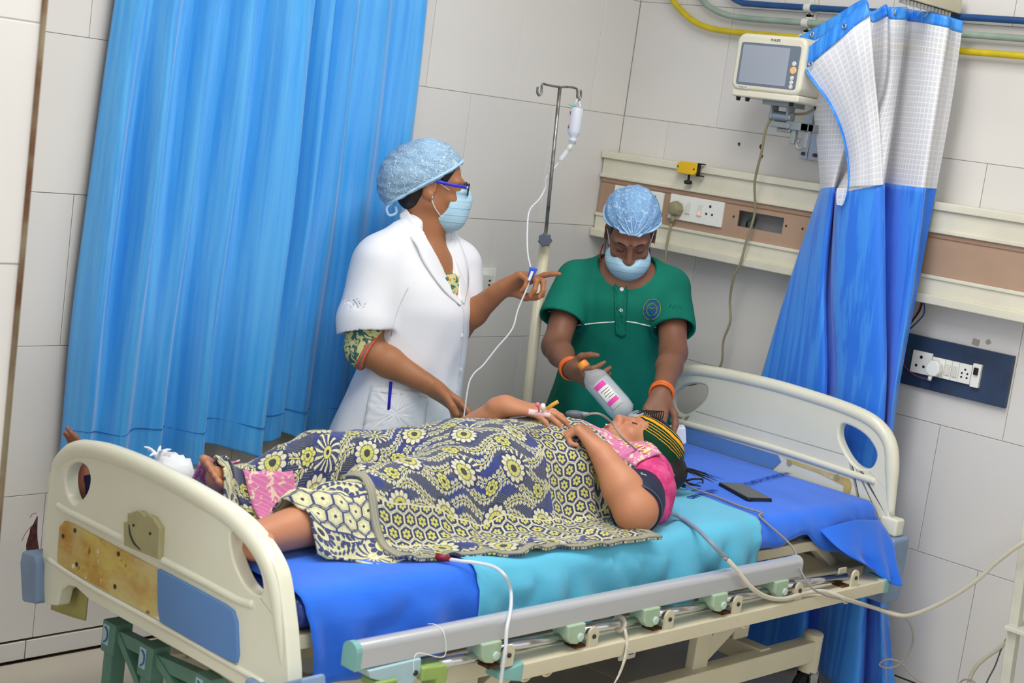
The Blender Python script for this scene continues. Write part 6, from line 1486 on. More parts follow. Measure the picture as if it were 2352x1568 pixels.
# far hand resting on the chest
eR, wR = B(0.985, 0.60, 0.775), B(1.01, 0.475, 0.893)
pb.cap(sR, eR, 0.055, 0.048, 0.03); pb.cap(eR, wR, 0.046, 0.03, 0.02)
tp_r = hand(pb, wR, unit(BL * 0.50 - BW * 0.84 + EZ * 0.04), unit(-EZ * 0.97 + BW * 0.1), 1, sc=0.98, spread=0.2, curl=(0.12, 0.15, 0.2, 0.25), mid=0.35, tip=0.3)
pb.build('body', m_skin_p, pat, 1)
# closed eyes, brow, lips
for sg in (-1, 1):
    part('eyelash', m_hair, pat, lambda m: m.tube([hp.P(0.0895, 0.019 * sg, -0.008), hp.P(0.0915, 0.031 * sg, -0.0115), hp.P(0.086, 0.044 * sg, -0.008)], 0.0012, n=6), smooth=True)
    part('eyebrow', m_hair, pat, lambda m: m.tube([hp.P(0.098, 0.014 * sg, 0.020), hp.P(0.093, 0.03 * sg, 0.025), hp.P(0.079, 0.048 * sg, 0.021)], [0.002, 0.0028, 0.001], n=6), smooth=True)
    part('nostril', plain('nostril_dark', (60, 30, 26), 0.8) if sg < 0 else bpy.data.materials['nostril_dark'], pat, lambda m: m.ball(hp.P(0.108, 0.007 * sg, -0.0505), (0.004, 0.0034, 0.0025), 8, 6, axes=hp.axes()), smooth=True)
m_lip = plain('lip', (168, 88, 84), 0.45)
for u_, r_ in ((-0.0695, 0.0052), (-0.081, 0.0058)): part('lip', m_lip, pat, lambda m: m.tube([hp.P(0.090, -0.021, -0.0745), hp.P(0.0985, -0.009, u_), hp.P(0.0995, 0, u_ - 0.001), hp.P(0.0985, 0.009, u_), hp.P(0.090, 0.021, -0.0745)], [0.0018, r_ * 0.75, r_ * 0.8, r_ * 0.75, 0.0018], n=8), smooth=True)
# hair and headband
hf = Field(hp.c - 0.22, hp.c + 0.22, 0.0042)
hf.ell(hp.P(-0.014, 0, 0.036), np.array([0.104, 0.084, 0.094]) * 0.95, hp.axes(), 0.01); hf.ell(hp.P(-0.085, -0.045, 0.055), np.array([0.05, 0.05, 0.055]), hp.axes(), 0.03)
hf.box(hp.P(0.12, 0, -0.03), (0.075, 0.2, 0.09), hp.axes(), 0.02, 0.01, 'd'); hf.box(hp.P(0.03, 0, -0.13), (0.2, 0.2, 0.10), hp.axes(), 0.0, 0.01, 'd')
hair = hf.build('hair', m_hair, pat, 1)
for k in range(16):
    a = hp.P(-0.08 - 0.01 * random.random(), -0.06 - 0.03 * random.random(), 0.09 + 0.02 * random.random()); dl = unit(BL * (0.5 + random.random() * 0.8) - BW * random.random() * 0.6); Lh = 0.05 + 0.06 * random.random()
    part('hair_strand', m_hair, hair, lambda m: m.tube([a, a + dl * Lh * 0.5 - EZ * 0.012, a + dl * Lh + BW * 0.015 * random.uniform(-1, 1) - EZ * 0.025], [0.0013, 0.001, 0.0004], n=4, sub=4))
for k in range(10):
    a = hp.P(0.075, -0.05 + 0.011 * k, 0.075); part('hair_strand', m_hair, hair, lambda m: m.tube([a, a + hp.f * 0.02 + hp.u * 0.01, a + hp.f * 0.022 - hp.u * 0.03 + hp.s * 0.01 * random.uniform(-1, 1)], [0.002, 0.0016, 0.0005], n=4, sub=4))
M = Mat('striped_knit_headband', 0.9, 0.15, 0, (20, 62, 40))
z3 = M.xyz('Object')
bandf = Field(hp.c - 0.19, hp.c + 0.19, 0.0036)
bandf.ell(hp.P(-0.016, 0, 0.040), np.array([0.110, 0.092, 0.100]) * 0.95, hp.axes(), 0.01)
# band: keep a wide wrap that leaves the face and the crown free
nb = unit(hp.u * 0.80 + hp.f * 0.52)
cb_ = hp.P(-0.01, 0, 0.012)
def bandcut(X, Y, Z):
    d_ = (X - cb_[0]) * nb[0] + (Y - cb_[1]) * nb[1] + (Z - cb_[2]) * nb[2]
    w_ = (X - cb_[0]) * hp.f[0] + (Y - cb_[1]) * hp.f[1] + (Z - cb_[2]) * hp.f[2]
    return -np.maximum(-0.012 - d_ - 0.25 * w_, d_ - 0.085)
bandf.func(lambda X, Y, Z: -(-bandcut(X, Y, Z)), 'd', 0.002)
bandf.func(lambda X, Y, Z: (0.0016 * np.sin(120 * X + 70 * Z)).astype(np.float32), 'add')
vec = M.node('ShaderNodeVectorMath', operation='DOT_PRODUCT'); M.nt.links.new(M.coord('Object'), vec.inputs[0]); vec.inputs[1].default_value = tuple(nb)
off = float((cb_ - ORIGIN[pat.name]) @ nb); t_ = S(M.nt, vec.outputs['Value']) - off
wob = M.noise(60.0, 2.0) * 0.005 - 0.0025
tt = t_ + wob
stripe = None
for c_, w_ in ((0.034, 0.0010), (0.042, 0.0010), (0.050, 0.0010), (0.058, 0.0010), (0.0705, 0.0050), (0.081, 0.0010)):
    b_ = (tt - c_).abs().lt(w_); stripe = b_ if stripe is None else stripe.max(b_)
M.color(M.mix(stripe, (18, 60, 40), (240, 164, 44))); M.bump(M.noise(500, 2), 0.5, 0.003)
bandf.build('headband', M.m, pat, 1)
# pink blouse: shoulders, chest and near sleeve
M = Mat('pink_blouse', 0.85, 0.2, 0, (206, 70, 128)); M.color(M.mix(M.noise(30, 3).step(0.45, 0.6), (196, 60, 116), (216, 84, 140))); M.bump(M.noise(14, 3), 0.3, 0.01); m_blouse = M.m
bf = Field(p0, p1, 0.005)
bf.ell(B(1.19, 0.39, 0.755), (0.13, 0.175, 0.102), [BL, BW, EZ], 0.03); bf.cap(B(1.26, 0.22, 0.75), B(1.26, 0.56, 0.75), 0.070, 0.070, 0.03)
bf.cap(B(1.285, 0.215, 0.75), B(1.24, 0.165, 0.737), 0.082, 0.078, 0.03); bf.cap(B(1.28, 0.19, 0.72), B(1.235, 0.13, 0.70), 0.058, 0.05, 0.02)
bf.cap(B(1.29, 0.385, 0.775), B(1.42, 0.38, 0.81), 0.06, 0.06, 0.01, 'd')
bf.func(lambda X, Y, Z: 0.003 * np.sin(60 * X + 40 * Z) * np.sin(50 * Y - 30 * Z), 'add')
bf.func(lambda X, Y, Z: (MT + 0.008) - Z, 'd') if False else None
bf.build('blouse', m_blouse, pat, 2)
def col_top(l, w, fields, dz=0.006):
    z = MT
    for fl in fields:
        q = B(l, w, 0.0); gi = np.round((q - fl.lo) / fl.h).astype(int)
        if 0 <= gi[0] < fl.n[0] and 0 <= gi[1] < fl.n[1]:
            kz = np.nonzero(fl.F[gi[0], gi[1]] < 0)[0]
            if len(kz): z = max(z, fl.lo[2] + fl.h * kz[-1])
    return z + dz
# blood pressure cuff on the near upper arm
m_cuff = plain('navy_cuff_nylon', (34, 40, 64), 0.6, 0.3, vary=0.1, bump=0.3, bscale=200)
cuff = thing('pressure_cuff', eL, 'navy blood pressure cuff wrapped round the patient\'s upper arm', 'cuff')
ua = unit(eL - B(1.285, 0.225, 0.752)); c0 = eL - ua * 0.035; a_, b_, _ = basis(ua)
part('wrap', m_cuff, cuff, lambda m: m.lathe([(0.060, -0.07), (0.070, -0.068), (0.072, -0.03), (0.070, 0.01), (0.066, 0.03), (0.058, 0.032)], c0, ua, 32), smooth=True)
part('cuff_edge', plain('cuff_edge_grey', (70, 78, 96), 0.6), cuff, lambda m: m.tube([c0 + ua * 0.03 + 0.0655 * (math.cos(t) * a_ + math.sin(t) * b_) for t in np.linspace(0, 2 * math.pi, 17)[:-1]], 0.0022, n=6, sub=2, closed=True), smooth=True)
vd = unit(-_f - (-_f @ ua) * ua); sd_ = np.cross(ua, vd)
text_mesh('cuff_print', 'A0', m_off, cuff, c0 - ua * 0.03 + vd * 0.0715 + sd_ * 0.01, 0.014, sd_, -ua if False else -ua, 0.0006)
# ------------------------------------------------------------------ jacquard blanket
nl_, nw_ = 170, 130
Ls = np.linspace(0.10, 1.20, nl_); Ws = np.linspace(-0.04, 0.86, nw_); LL, WW = np.meshgrid(Ls, Ws, indexing='ij')
Hb = HBODY + 0.004
Zb = MT + 0.014 + np.where(HBODY > 0.001, Hb, 0.0)
Z = Zb.copy()
for it in range(60):
    A_v = Z.copy(); A_v[1:-1, 1:-1] = 0.25 * (Z[:-2, 1:-1] + Z[2:, 1:-1] + Z[1:-1, :-2] + Z[1:-1, 2:]); A_v[0] = A_v[1]; A_v[-1] = A_v[-2]
    Z = np.maximum(Zb - 0.0015, A_v * 0.92 + Z * 0.08 - 0.0004)
for it in range(3):
    Z[1:-1, 1:-1] = 0.5 * Z[1:-1, 1:-1] + 0.125 * (Z[:-2, 1:-1] + Z[2:, 1:-1] + Z[1:-1, :-2] + Z[1:-1, 2:])
hang = np.clip(1 - (Z - MT - 0.014) / 0.12, 0, 1)
Z = np.maximum(Z, MT + 0.013)
side = np.clip((0.30 - WW) / 0.22, 0, 1) * np.clip((WW + 0.02) / 0.06, 0.25, 1)
Z += side * (0.010 * np.sin(38 * LL - 22 * WW) * np.sin(9 * LL + 1.2) + 0.007 * np.sin(64 * LL + 18 * WW)) * np.clip((1.15 - LL) * 4, 0, 1)
Z += 0.005 * np.sin(17 * LL + 21 * WW + 1.5 * np.sin(11 * WW)) + 0.003 * np.sin(43 * LL - 31 * WW)
Z += np.clip((0.55 - LL) * 3, 0, 1) * (0.010 * np.sin(30 * WW + 25 * LL) + 0.006 * np.sin(55 * WW - 40 * LL))
Z = np.maximum(np.maximum(Z, MT + 0.0125), Zb - 0.002)
def bz(l, w): 
    i = np.clip((l - Ls[0]) / (Ls[1] - Ls[0]), 0, nl_ - 1.001); j = np.clip((w - Ws[0]) / (Ws[1] - Ws[0]), 0, nw_ - 1.001); a, b = int(i), int(j); fa, fb = i - a, j - b
    return (Z[a, b] * (1 - fa) * (1 - fb) + Z[a + 1, b] * fa * (1 - fb) + Z[a, b + 1] * (1 - fa) * fb + Z[a + 1, b + 1] * fa * fb)

def jacquard(name, flip=False):
    M = Mat(name, 0.92, 0.12, 0, (120, 120, 110)); M.b.inputs['Sheen Weight'].default_value = 0.3
    sp = M.node('ShaderNodeSeparateXYZ'); M.nt.links.new(M.coord('UV'), sp.inputs[0]); u, v = S(M.nt, sp.outputs[0]) * 1.38, S(M.nt, sp.outputs[1]) * 1.38
    navy, cream, yel, char = (48, 56, 96), (208, 204, 172), (200, 197, 104), (62, 64, 70)
    if flip: navy, cream, yel = (208, 204, 158), (62, 72, 116), (224, 220, 176)
    wn1 = M.noise(7.0, 2.0, vec=M.coord('UV')) - 0.5; wn2 = M.noise(7.0, 2.0, vec=M.coord('UV'), stretch=(1.3, -1.1, 1)) - 0.5
    def cell(p, stag=0.5, uu=None, vv=None, q=None):
        uu = u if uu is None else uu; vv = v if vv is None else vv; q = q or p
        rowi = (vv / q).floor(); x = ((uu / p + rowi * stag).fract() - 0.5) * p; y = ((vv / q).fract() - 0.5) * q
        return x, y
    def flower(x, y, R, n, inner=0.25, lob=0.35):
        r = (x * x + y * y).sqrt(); th = y.atan2(x); pr = ((th * (n / 2.0)).sin().abs() * lob + (1 - lob)) * R
        pet = r.lt(pr); rim = pet * r.gt(pr * 0.86); core = r.lt(R * inner); gap = pet * (th * (n / 2.0)).sin().abs().lt(0.16) * r.gt(R * inner)
        return pet, rim, core, gap
    # hexagon lattice
    hx, hy = cell(0.052, 0.5, q=0.045); ax_ = hx.abs(); ay_ = hy.abs(); hd_ = (ax_ * 1.0).max(ax_ * 0.5 + ay_ * 0.9)
    hexline = hd_.gt(0.0225) * hd_.lt(0.0262) ; outer = hd_.gt(0.0262)
    pet, rim, core, gap = flower(hx, hy, 0.0165, 6, 0.28)
    hexc = M.mix(hexline.max(outer * 0.6), navy, cream); hexc = M.mix(pet * (1.0 - gap), hexc, yel); hexc = M.mix(core, hexc, char)
    # field: large flowers, scrolls of leaves, hatching
    uw = u + wn1 * 0.10; vw = v + wn2 * 0.10
    hatch = ((u * 0.6 + v * 1.0 + wn1 * 0.03) / 0.0075).fract().lt(0.16)
    fld = M.mix(hatch * 0.75, navy, (150, 150, 96)); blot = M.noise(9.0, 1.0, vec=M.coord('UV')).gt(0.56); fld = M.mix(blot * 0.8, fld, (44, 60, 128) if not flip else (214, 212, 170))
    # leaf scrolls: wavy stems with leaflets on both sides
    for ph, amp, kk, sp_ in ((0.0, 0.030, 26.0, 0.115), (1.7, 0.024, 31.0, 0.115)):
        vv = v + ((u * kk + ph).sin() * amp) + ph * 0.031; d = ((vv / sp_).fract() - 0.5) * sp_
        stem = d.abs().lt(0.0020); s_ = (u / 0.017 + d.abs() * 26.0 + ph).fract() - 0.5
        leaf = (s_.abs() + (d.abs() - 0.0115).abs() * 42.0).lt(0.46); fld = M.mix(leaf, fld, cream); fld = M.mix(stem, fld, yel)
        fld = M.mix(leaf * s_.abs().lt(0.05), fld, char)
    # feathers / fine lines
    fx, fy = cell(0.21, 0.37, u + 0.06, v + 0.045, 0.19); fr = (fx * fx + fy * fy).sqrt(); fth = fy.atan2(fx)
    fea = (fth * 13.0 + fr * 60.0).sin().gt(0.35) * fr.lt(0.05) * fr.gt(0.016); fld = M.mix(fr.lt(0.05) * 0.9, fld, navy); fld = M.mix(fea, fld, cream); fld = M.mix(fr.lt(0.014), fld, yel); fld = M.mix(fr.lt(0.006), fld, navy)
    # big blossoms
    for p_, q_, ou, ov, R, n in ((0.205, 0.165, 0.0, 0.0, 0.047, 12), (0.205, 0.165, 0.10, 0.06, 0.026, 8)):
        x, y = cell(p_, 0.5, u + ou, v + ov, q_); pet, rim, core, gap = flower(x, y, R, n, 0.26, 0.22)
        r = (x * x + y * y).sqrt(); ringm = r.gt(R * 0.52) * r.lt(R * 0.62)
        fld = M.mix(r.lt(R * 1.12), fld, navy); fld = M.mix(pet, fld, cream if n == 12 else yel); fld = M.mix(pet * r.lt(R * 0.55), fld, yel); fld = M.mix(gap, fld, navy); fld = M.mix(ringm * pet * 0.7, fld, char); fld = M.mix(core, fld, char)
    # bands: v counts metres from the near hem, u metres from the foot
    band = v.gt(0.115) * v.lt(0.25); end = u.gt(1.30) * (1.0 - v.gt(0.62)); hexm = band.max(end)
    col = M.mix(hexm, fld, hexc)
    edge = ((v - 0.115).abs().lt(0.003)).max((v - 0.25).abs().lt(0.003)); col = M.mix(edge, col, cream)
    weave = M.noise(420.0, 1.0, vec=M.coord('UV')); col = M.mix(weave.step(0.5, 0.7) * 0.28, col, (96, 98, 96)); M.color(col)
    M.bump(weave * 0.5 + M.noise(30, 2, vec=M.coord('UV')) * 0.5, 0.45, 0.004); return M.m
m_jac = jacquard('jacquard_blanket'); m_jac_r = jacquard('jacquard_blanket_reverse', True)
M = Mat('grey_selvage', 0.95, 0.1, 0, (150, 148, 132)); wv = ((M.xyz()[0] * 900.0).sin() * 0.5 + 0.5); M.color(M.mix(wv * 0.5, (160, 157, 138), (128, 127, 118))); M.bump(wv, 0.3, 0.003); m_selv = M.m
blk = thing('blanket', B(0.65, 0.35, MT), 'navy, cream and yellow jacquard blanket covering the patient', 'blanket')
nU, nV = 150, 96
def top_edge(w): return float(np.interp(w, [-0.02, 0.0, 0.04, 0.10, 0.17, 0.24, 0.30, 0.40, 0.46, 0.55, 0.8], [1.13, 1.128, 1.11, 1.085, 1.085, 1.10, 1.105, 1.09, 1.02, 0.98, 0.95]))
def near_edge(l): return float(np.interp(l, [0.15, 0.216, 0.325, 0.38, 0.423, 0.55, 0.725, 0.94, 1.12, 1.2], [0.2, 0.20, 0.135, 0.105, 0.10, 0.065, 0.035, 0.016, 0.004, 0.004])) + 0.008 * math.sin(26 * l) * (1 if l < 1.0 else 0.3)
def foot_edge(w): return float(np.interp(w, [0.0, 0.10, 0.20, 0.27, 0.33, 0.40, 0.47, 0.55, 0.62, 0.8], [0.365, 0.365, 0.36, 0.365, 0.33, 0.24, 0.19, 0.175, 0.20, 0.22]))
def patch(fn_l0, fn_l1, wn_fn, wf_, nU, nV, lift=0.0):
    G = np.zeros((nU, nV, 3)); UV = np.zeros((nU, nV, 2))
    for i in range(nU):
        for j in range(nV):
            a = i / (nU - 1); b = j / (nV - 1); w = b * wf_
            for _ in range(2):
                l0, l1 = fn_l0(w), fn_l1(w); l = l0 + (l1 - l0) * a; wn = wn_fn(l); w = wn + (wf_ - wn) * b
            z = bz(l, w) + lift
            if b < 0.03: z = max(MT + 0.0125 + lift, z - 0.0)
            G[i, j] = B(l, w, z); UV[i, j] = (l, w - wn)
    # arc length across
    dv = np.linalg.norm(np.diff(G, axis=1), axis=2); UV[:, 1:, 1] = np.cumsum(dv, axis=1)
    return G, UV
G, UV = patch(foot_edge, top_edge, near_edge, 0.78, nU, nV)
mm = MB().grid(G); bl_o = mm.build('cover', m_jac, blk, smooth=True, uv=UV.reshape(-1, 2), solid=0.005)
def strip(name, edge, inward, mat, parent, width=0.03, lift=0.005, n=4):
    """woven edge strip: from the border points inwards along the surface"""
    Q = np.array([[a + (b - a) * t for t in np.linspace(-0.02, 1, n)] for a, b in zip(edge, inward)]); Q[:, :, 2] += lift
    MB().grid(Q).build(name, mat, parent, smooth=True, solid=0.004)
strip('selvage', G[:, 0], G[:, 2], m_selv, blk)
k_f = [j for j in range(nV) if G[0, j] @ BW < B(0, 0.32, 0) @ BW]
strip('selvage', G[0, k_f], G[4, k_f], m_selv, blk)
k_t = [j for j in range(nV) if G[-1, j] @ BW < B(0, 0.06, 0) @ BW]
strip('selvage', G[-1, k_t], G[-5, k_t], m_selv, blk)
# turned-back end over the ankles, reverse face up
def re_foot(w): return float(np.interp(w, [0.15, 0.2, 0.25, 0.30, 0.38, 0.46, 0.52, 0.6, 0.66], [0.21, 0.205, 0.19, 0.165, 0.145, 0.15, 0.165, 0.19, 0.2]))
def re_top(w): return float(np.interp(w, [0.0, 0.3, 0.36, 0.5, 0.8], [0.40, 0.40, 0.36, 0.27, 0.28]))
G2, UV2 = patch(re_foot, re_top, lambda l: float(np.interp(l, [0.15, 0.2, 0.32, 0.4], [0.22, 0.19, 0.125, 0.105])), 0.62, 60, 60, -0.006)
for i in range(60):
    for j in range(60): G2[i, j, 2] += 0.012 * math.sin(j * 0.55 + i * 0.11) * (1 - i / 59.0) * 0.8
MB().grid(G2).build('turned_end', m_jac_r, blk, smooth=True, uv=UV2.reshape(-1, 2), solid=0.005)
# pink border showing between the folds, and at the shoulder with woven lettering
M = Mat('pink_border', 0.92, 0.12, 0, (214, 130, 170)); a3 = M.xyz(); st = ((a3[0] * 0.6 + a3[1] * 0.8) / 0.006).fract().lt(0.35); fl_ = M.noise(45, 2, dist=1.2).gt(0.56)
c = M.mix(fl_ * 0.8, (208, 118, 164), (226, 218, 176)); M.color(M.mix(st * 0.25, c, (236, 180, 200))); M.bump(M.noise(300, 1), 0.4, 0.003); m_pinkb = M.m
def lay(name, pts, mat, parent, lift=0.012, n=14, z_of=None, thick=0.004):
    """quad patch through four (l, w) corners following the blanket surface"""
    P = np.array(pts, float); Q = np.zeros((n, n, 3))
    for i in range(n):
        for j in range(n):
            a, b = i / (n - 1), j / (n - 1); l, w = (P[0] * (1 - a) + P[1] * a) * (1 - b) + (P[3] * (1 - a) + P[2] * a) * b
            Q[i, j] = B(l, w, (z_of(l, w) if z_of else bz(l, w)) + lift)
    return MB().grid(Q).build(name, mat, parent, smooth=True, solid=thick)
lay('pink_turnback', [(0.225, 0.50), (0.33, 0.455), (0.345, 0.385), (0.235, 0.405)], m_pinkb, blk, 0.012)
lay('pink_turnback', [(0.13, 0.60), (0.24, 0.585), (0.245, 0.54), (0.14, 0.545)], m_pinkb, blk, 0.012)
Lq, Wq = np.linspace(1.03, 1.36, 40), np.linspace(0.10, 0.50, 40)
HT = np.array([[col_top(l, w, (bf, pb_core)) for w in Wq] for l in Lq])
for it in range(10):
    A2 = HT.copy(); A2[1:-1, 1:-1] = 0.25 * (HT[:-2, 1:-1] + HT[2:, 1:-1] + HT[1:-1, :-2] + HT[1:-1, 2:]); HT = np.maximum(HT, A2)
def shz(l, w):
    i = np.clip((l - Lq[0]) / (Lq[1] - Lq[0]), 0, 38.99); j = np.clip((w - Wq[0]) / (Wq[1] - Wq[0]), 0, 38.99); a, b = int(i), int(j); fa, fb = i - a, j - b
    return HT[a, b] * (1 - fa) * (1 - fb) + HT[a + 1, b] * fa * (1 - fb) + HT[a, b + 1] * (1 - fa) * fb + HT[a + 1, b + 1] * fa * fb
Qs = []
for a in np.linspace(0, 1, 26):
    row = []
    for b in np.linspace(0, 1, 26):
        w = 0.165 + (0.47 - 0.165) * b; l = (1.06 + 0.01 * b) * (1 - a) + (1.285 + 0.05 * b) * a
        row.append(B(l, w, shz(l, w) + 0.003 + 0.0025 * math.sin(14 * a + 9 * b)))
    Qs.append(row)
Qs = np.array(Qs); uvs = np.array([[(0.85 + 0.2 * a, 0.05 + 0.3 * b) for b in np.linspace(0, 1, 26)] for a in np.linspace(0, 1, 26)])
MB().grid(Qs[:15]).build('shoulder_fold', m_jac, blk, smooth=True, uv=(uvs[:15] + np.array([0.12, 0.0])).reshape(-1, 2), solid=0.005)
sp_ = MB().grid(Qs[14:]).build('shoulder_border', m_pinkb, blk, smooth=True, solid=0.005)
def cling(o, fn, lift):
    """drape a flat lettering mesh onto the cloth below it"""
    og = ORIGIN[blk.name]
    for v_ in o.data.vertices:
        q = np.array(v_.co) + og - BF; l, w = q @ BL, q @ BW; v_.co.z = fn(l, w) + lift - og[2]
m_gold_t = plain('yellow_weave_letter', (224, 206, 110), 0.9)
cling(text_mesh('woven_lettering', 'MAYUR', m_gold_t, sp_, B(1.245, 0.235, 0.9), 0.036, BW, -BL, 0.0), shz, 0.0085)
cling(text_mesh('woven_lettering', 'JACQUARD', m_gold_t, sp_, B(1.275, 0.245, 0.9), 0.024, BW, -BL, 0.0), shz, 0.0085)
# ------------------------------------------------------------------ drip stand, bottle and line
YS = -0.35
def iv(px, py): return at(px, py, 'y', YS)
stx, sty = -0.722, YS
stand = thing('drip_stand', (stx, sty, 0.0), 'cream drip stand with a steel hook rod between the two standing women', 'stand')
m_rod = plain('tarnished_steel', (150, 148, 140), 0.35, 0.5, 0.85, vary=0.25, vscale=30)
top_, kn_, bo_ = iv(1286, 200), iv(1252, 548), iv(1207, 950)
ax_s = unit(top_ - bo_); foot_ = bo_ - ax_s * ((bo_[2] - 0.06) / ax_s[2])
part('post', m_cream, stand, lambda m: m.cyl(foot_, iv(1251, 556), 0.0172, n=20), smooth=True)
part('rod', m_rod, stand, lambda m: m.cyl(iv(1251, 560), top_, 0.0058, n=14), smooth=True)
part('hook', m_rod, stand, lambda m: m.tube([top_, iv(1262, 196), iv(1246, 193), iv(1244, 205), iv(1243, 214), iv(1238, 219), iv(1234, 212), iv(1235, 199)], 0.0036, n=9), smooth=True)
part('hook', m_rod, stand, lambda m: m.tube([top_, iv(1308, 200), iv(1323, 203), iv(1326, 210), iv(1326, 222), iv(1329, 229), iv(1334, 222), iv(1334, 206)], 0.0036, n=9), smooth=True)
M = Mat('grey_white_knob', 0.3, 0.5, 0, (120, 128, 140)); M.color(M.mix((M.xyz()[0] * 30.0 + 0.4).step(-0.3, 0.8), (78, 88, 104), (206, 206, 200)))
def star(m):
    P = [(0.021 * (1 + 0.10 * math.cos(7 * t)) * math.cos(t), 0.021 * (1 + 0.10 * math.cos(7 * t)) * math.sin(t)) for t in np.linspace(0, 2 * math.pi, 43)[:-1]]
    c = kn_ - EF * 0.034; m.prism(P, c, ER, EZ, 0.018)
part('clamp_knob', M.m, stand, star, bevel=0.005, bseg=3)
part('collar', m_cream, stand, lambda m: m.cyl(iv(1252, 566), iv(1253.5, 545), 0.019, n=20), bevel=0.002)
for k in range(5):
    a = 2 * math.pi * k / 5 + 0.3; e = foot_ + np.array([0.2 * math.cos(a), 0.2 * math.sin(a), -0.02]) * 0.75
    part('base_leg', m_cream, stand, lambda m: m.bar(foot_, e, 0.025, 0.03)); part('castor', m_rubber, stand, lambda m: m.cyl((e[0], e[1] - 0.01, 0.022), (e[0], e[1] + 0.01, 0.022), 0.022, n=16))
dp = thing('drip_bottle', iv(1315, 318), 'small clear plastic drip bottle hanging from the stand hook', 'bottle')
b0_, b1_ = iv(1326, 246), iv(1313, 340); bax = unit(b1_ - b0_)
M = Mat('milky_plastic', 0.25, 0.5, 0, (226, 230, 240)); M.b.inputs['Alpha'].default_value = 0.75; m_milky = M.m
part('body', m_milky, dp, lambda m: m.lathe([(0.006, 0.0), (0.018, 0.002), (0.0205, 0.008), (0.0205, 0.075), (0.019, 0.084), (0.011, 0.093), (0.0105, 0.100), (0.014, 0.101), (0.014, 0.105), (0.0115, 0.107), (0.0105, 0.116)], b0_, bax, 22), smooth=True)
part('hang_tab', m_milky, dp, lambda m: m.tube([b0_ + ER * 0.010, iv(1331, 234), iv(1328, 226), iv(1323, 234), b0_ - ER * 0.010], 0.003, n=7), smooth=True)
part('label', m_white, dp, lambda m: m.grid(np.array([[b0_ + bax * t + 0.0208 * (math.cos(a) * -ER + math.sin(a) * -EF) for a in np.linspace(-0.7, 0.6, 8)] for t in (0.012, 0.072)])), smooth=True)
for t, c_ in ((0.016, (96, 60, 170)), (0.022, (230, 110, 60)), (0.058, (230, 110, 60)), (0.064, (96, 60, 170))):
    part('label_band', plain('band_%d_%d' % (c_[0], int(t * 1000)), c_, 0.6), dp, lambda m: m.grid(np.array([[b0_ + bax * q + 0.0211 * (math.cos(a) * -ER + math.sin(a) * -EF) for a in np.linspace(-0.7, 0.6, 8)] for q in (t, t + 0.005)])), smooth=True)
part('air_needle', plain('mint_plastic', (120, 206, 180), 0.4), dp, lambda m: m.cyl(b0_ - ER * 0.004 - EF * 0.004, iv(1308, 239), 0.0028, n=8), smooth=True)
ds = thing('drip_set', iv(1280, 378), 'clear drip tube running from the bottle through the nurse\'s hands to the patient', 'drip line')
c0_, c1_ = iv(1307, 340), iv(1282, 374)
part('drip_chamber', m_clear, ds, lambda m: m.lathe([(0.007, 0), (0.0085, 0.004), (0.0085, 0.05), (0.004, 0.056)], c0_, c1_ - c0_, 16), smooth=True)
part('spike', m_off, ds, lambda m: m.cyl(c0_ - unit(c1_ - c0_) * 0.012, c0_ + unit(c1_ - c0_) * 0.006, 0.0085, n=14), smooth=True)
handL = np.mean([t[0] for t in tips_l[:3]], axis=0)
clampP = N(1219, 632, -0.085)
tube1 = [c1_, iv(1272, 388), iv(1254, 410), N(1252, 432, 0.12), N(1238, 458, 0.05), N(1216, 484, 0.0), N(1211, 530, -0.04), N(1212, 580, -0.07), N(1219, 616, -0.085), clampP, N(1211, 660, -0.10), N(1190, 710, -0.12), N(1176, 756, -0.14), N(1140, 800, -0.16), N(1110, 838, -0.18), N(1087, 860, -0.20), N(1074, 895, -0.22), tips_r[1][0] - EF * 0.012, N(1082, 950, -0.25), N(1103, 962, -0.27), N(1108, 975, -0.27), B(0.98, 0.50, 0.885)]
part('tube', m_tube, ds, lambda m: m.tube(tube1, 0.0026, n=8, sub=8), smooth=True)
m_rc = plain('blue_roller_clamp', (40, 84, 210), 0.35, 0.5)
def rclamp(m):
    a = unit(N(1227, 616, -0.09) - N(1214, 650, -0.09)); b = unit(np.cross(a, -EF)); c = clampP - EF * 0.004
    P = [(-0.026, -0.005), (-0.005, -0.0065), (0.022, -0.011), (0.024, 0.013), (0.004, 0.009), (-0.024, 0.005)]
    m.prism(P, c, a, b, 0.012)
rc = part('roller_clamp', m_rc, ds, rclamp, bevel=0.002)
part('roller', m_white, rc, lambda m: m.obox(clampP - EF * 0.018, unit(N(1227, 616, -0.09) - N(1214, 650, -0.09)), ER, EF, (0.014, 0.004, 0.003)), bevel=0.001)

# ------------------------------------------------------------------ lines from the patient to the monitor
m_gcable = plain('grey_sensor_cable', (150, 142, 138), 0.5, 0.4)
m_hose = plain('grey_hose', (134, 146, 164), 0.5, 0.4)
m_chose = plain('cream_hose', (200, 194, 176), 0.5, 0.4)
pr = thing('pulse_probe', B(1.10, 0.31, 0.90), 'grey finger pulse probe with a thin cable across the bed', 'sensor')
pp = at(1322, 955, 'z', 0.905)
part('clip', plain('probe_grey', (84, 90, 98), 0.45), pr, lambda m: m.ball(pp + np.array([0, 0, 0.004]), (0.027, 0.013, 0.011), 14, 10, axes=[unit(BL * 0.7 - BW * 0.7), unit(BL * 0.7 + BW * 0.7), EZ]), smooth=True)
part('strain_relief', plain('probe_light', (150, 160, 174), 0.45), pr, lambda m: m.cyl(pp + ER * 0.012 + EZ * 0.008, at(1352, 951, 'z', 0.92), 0.0055, 0.004), smooth=True)
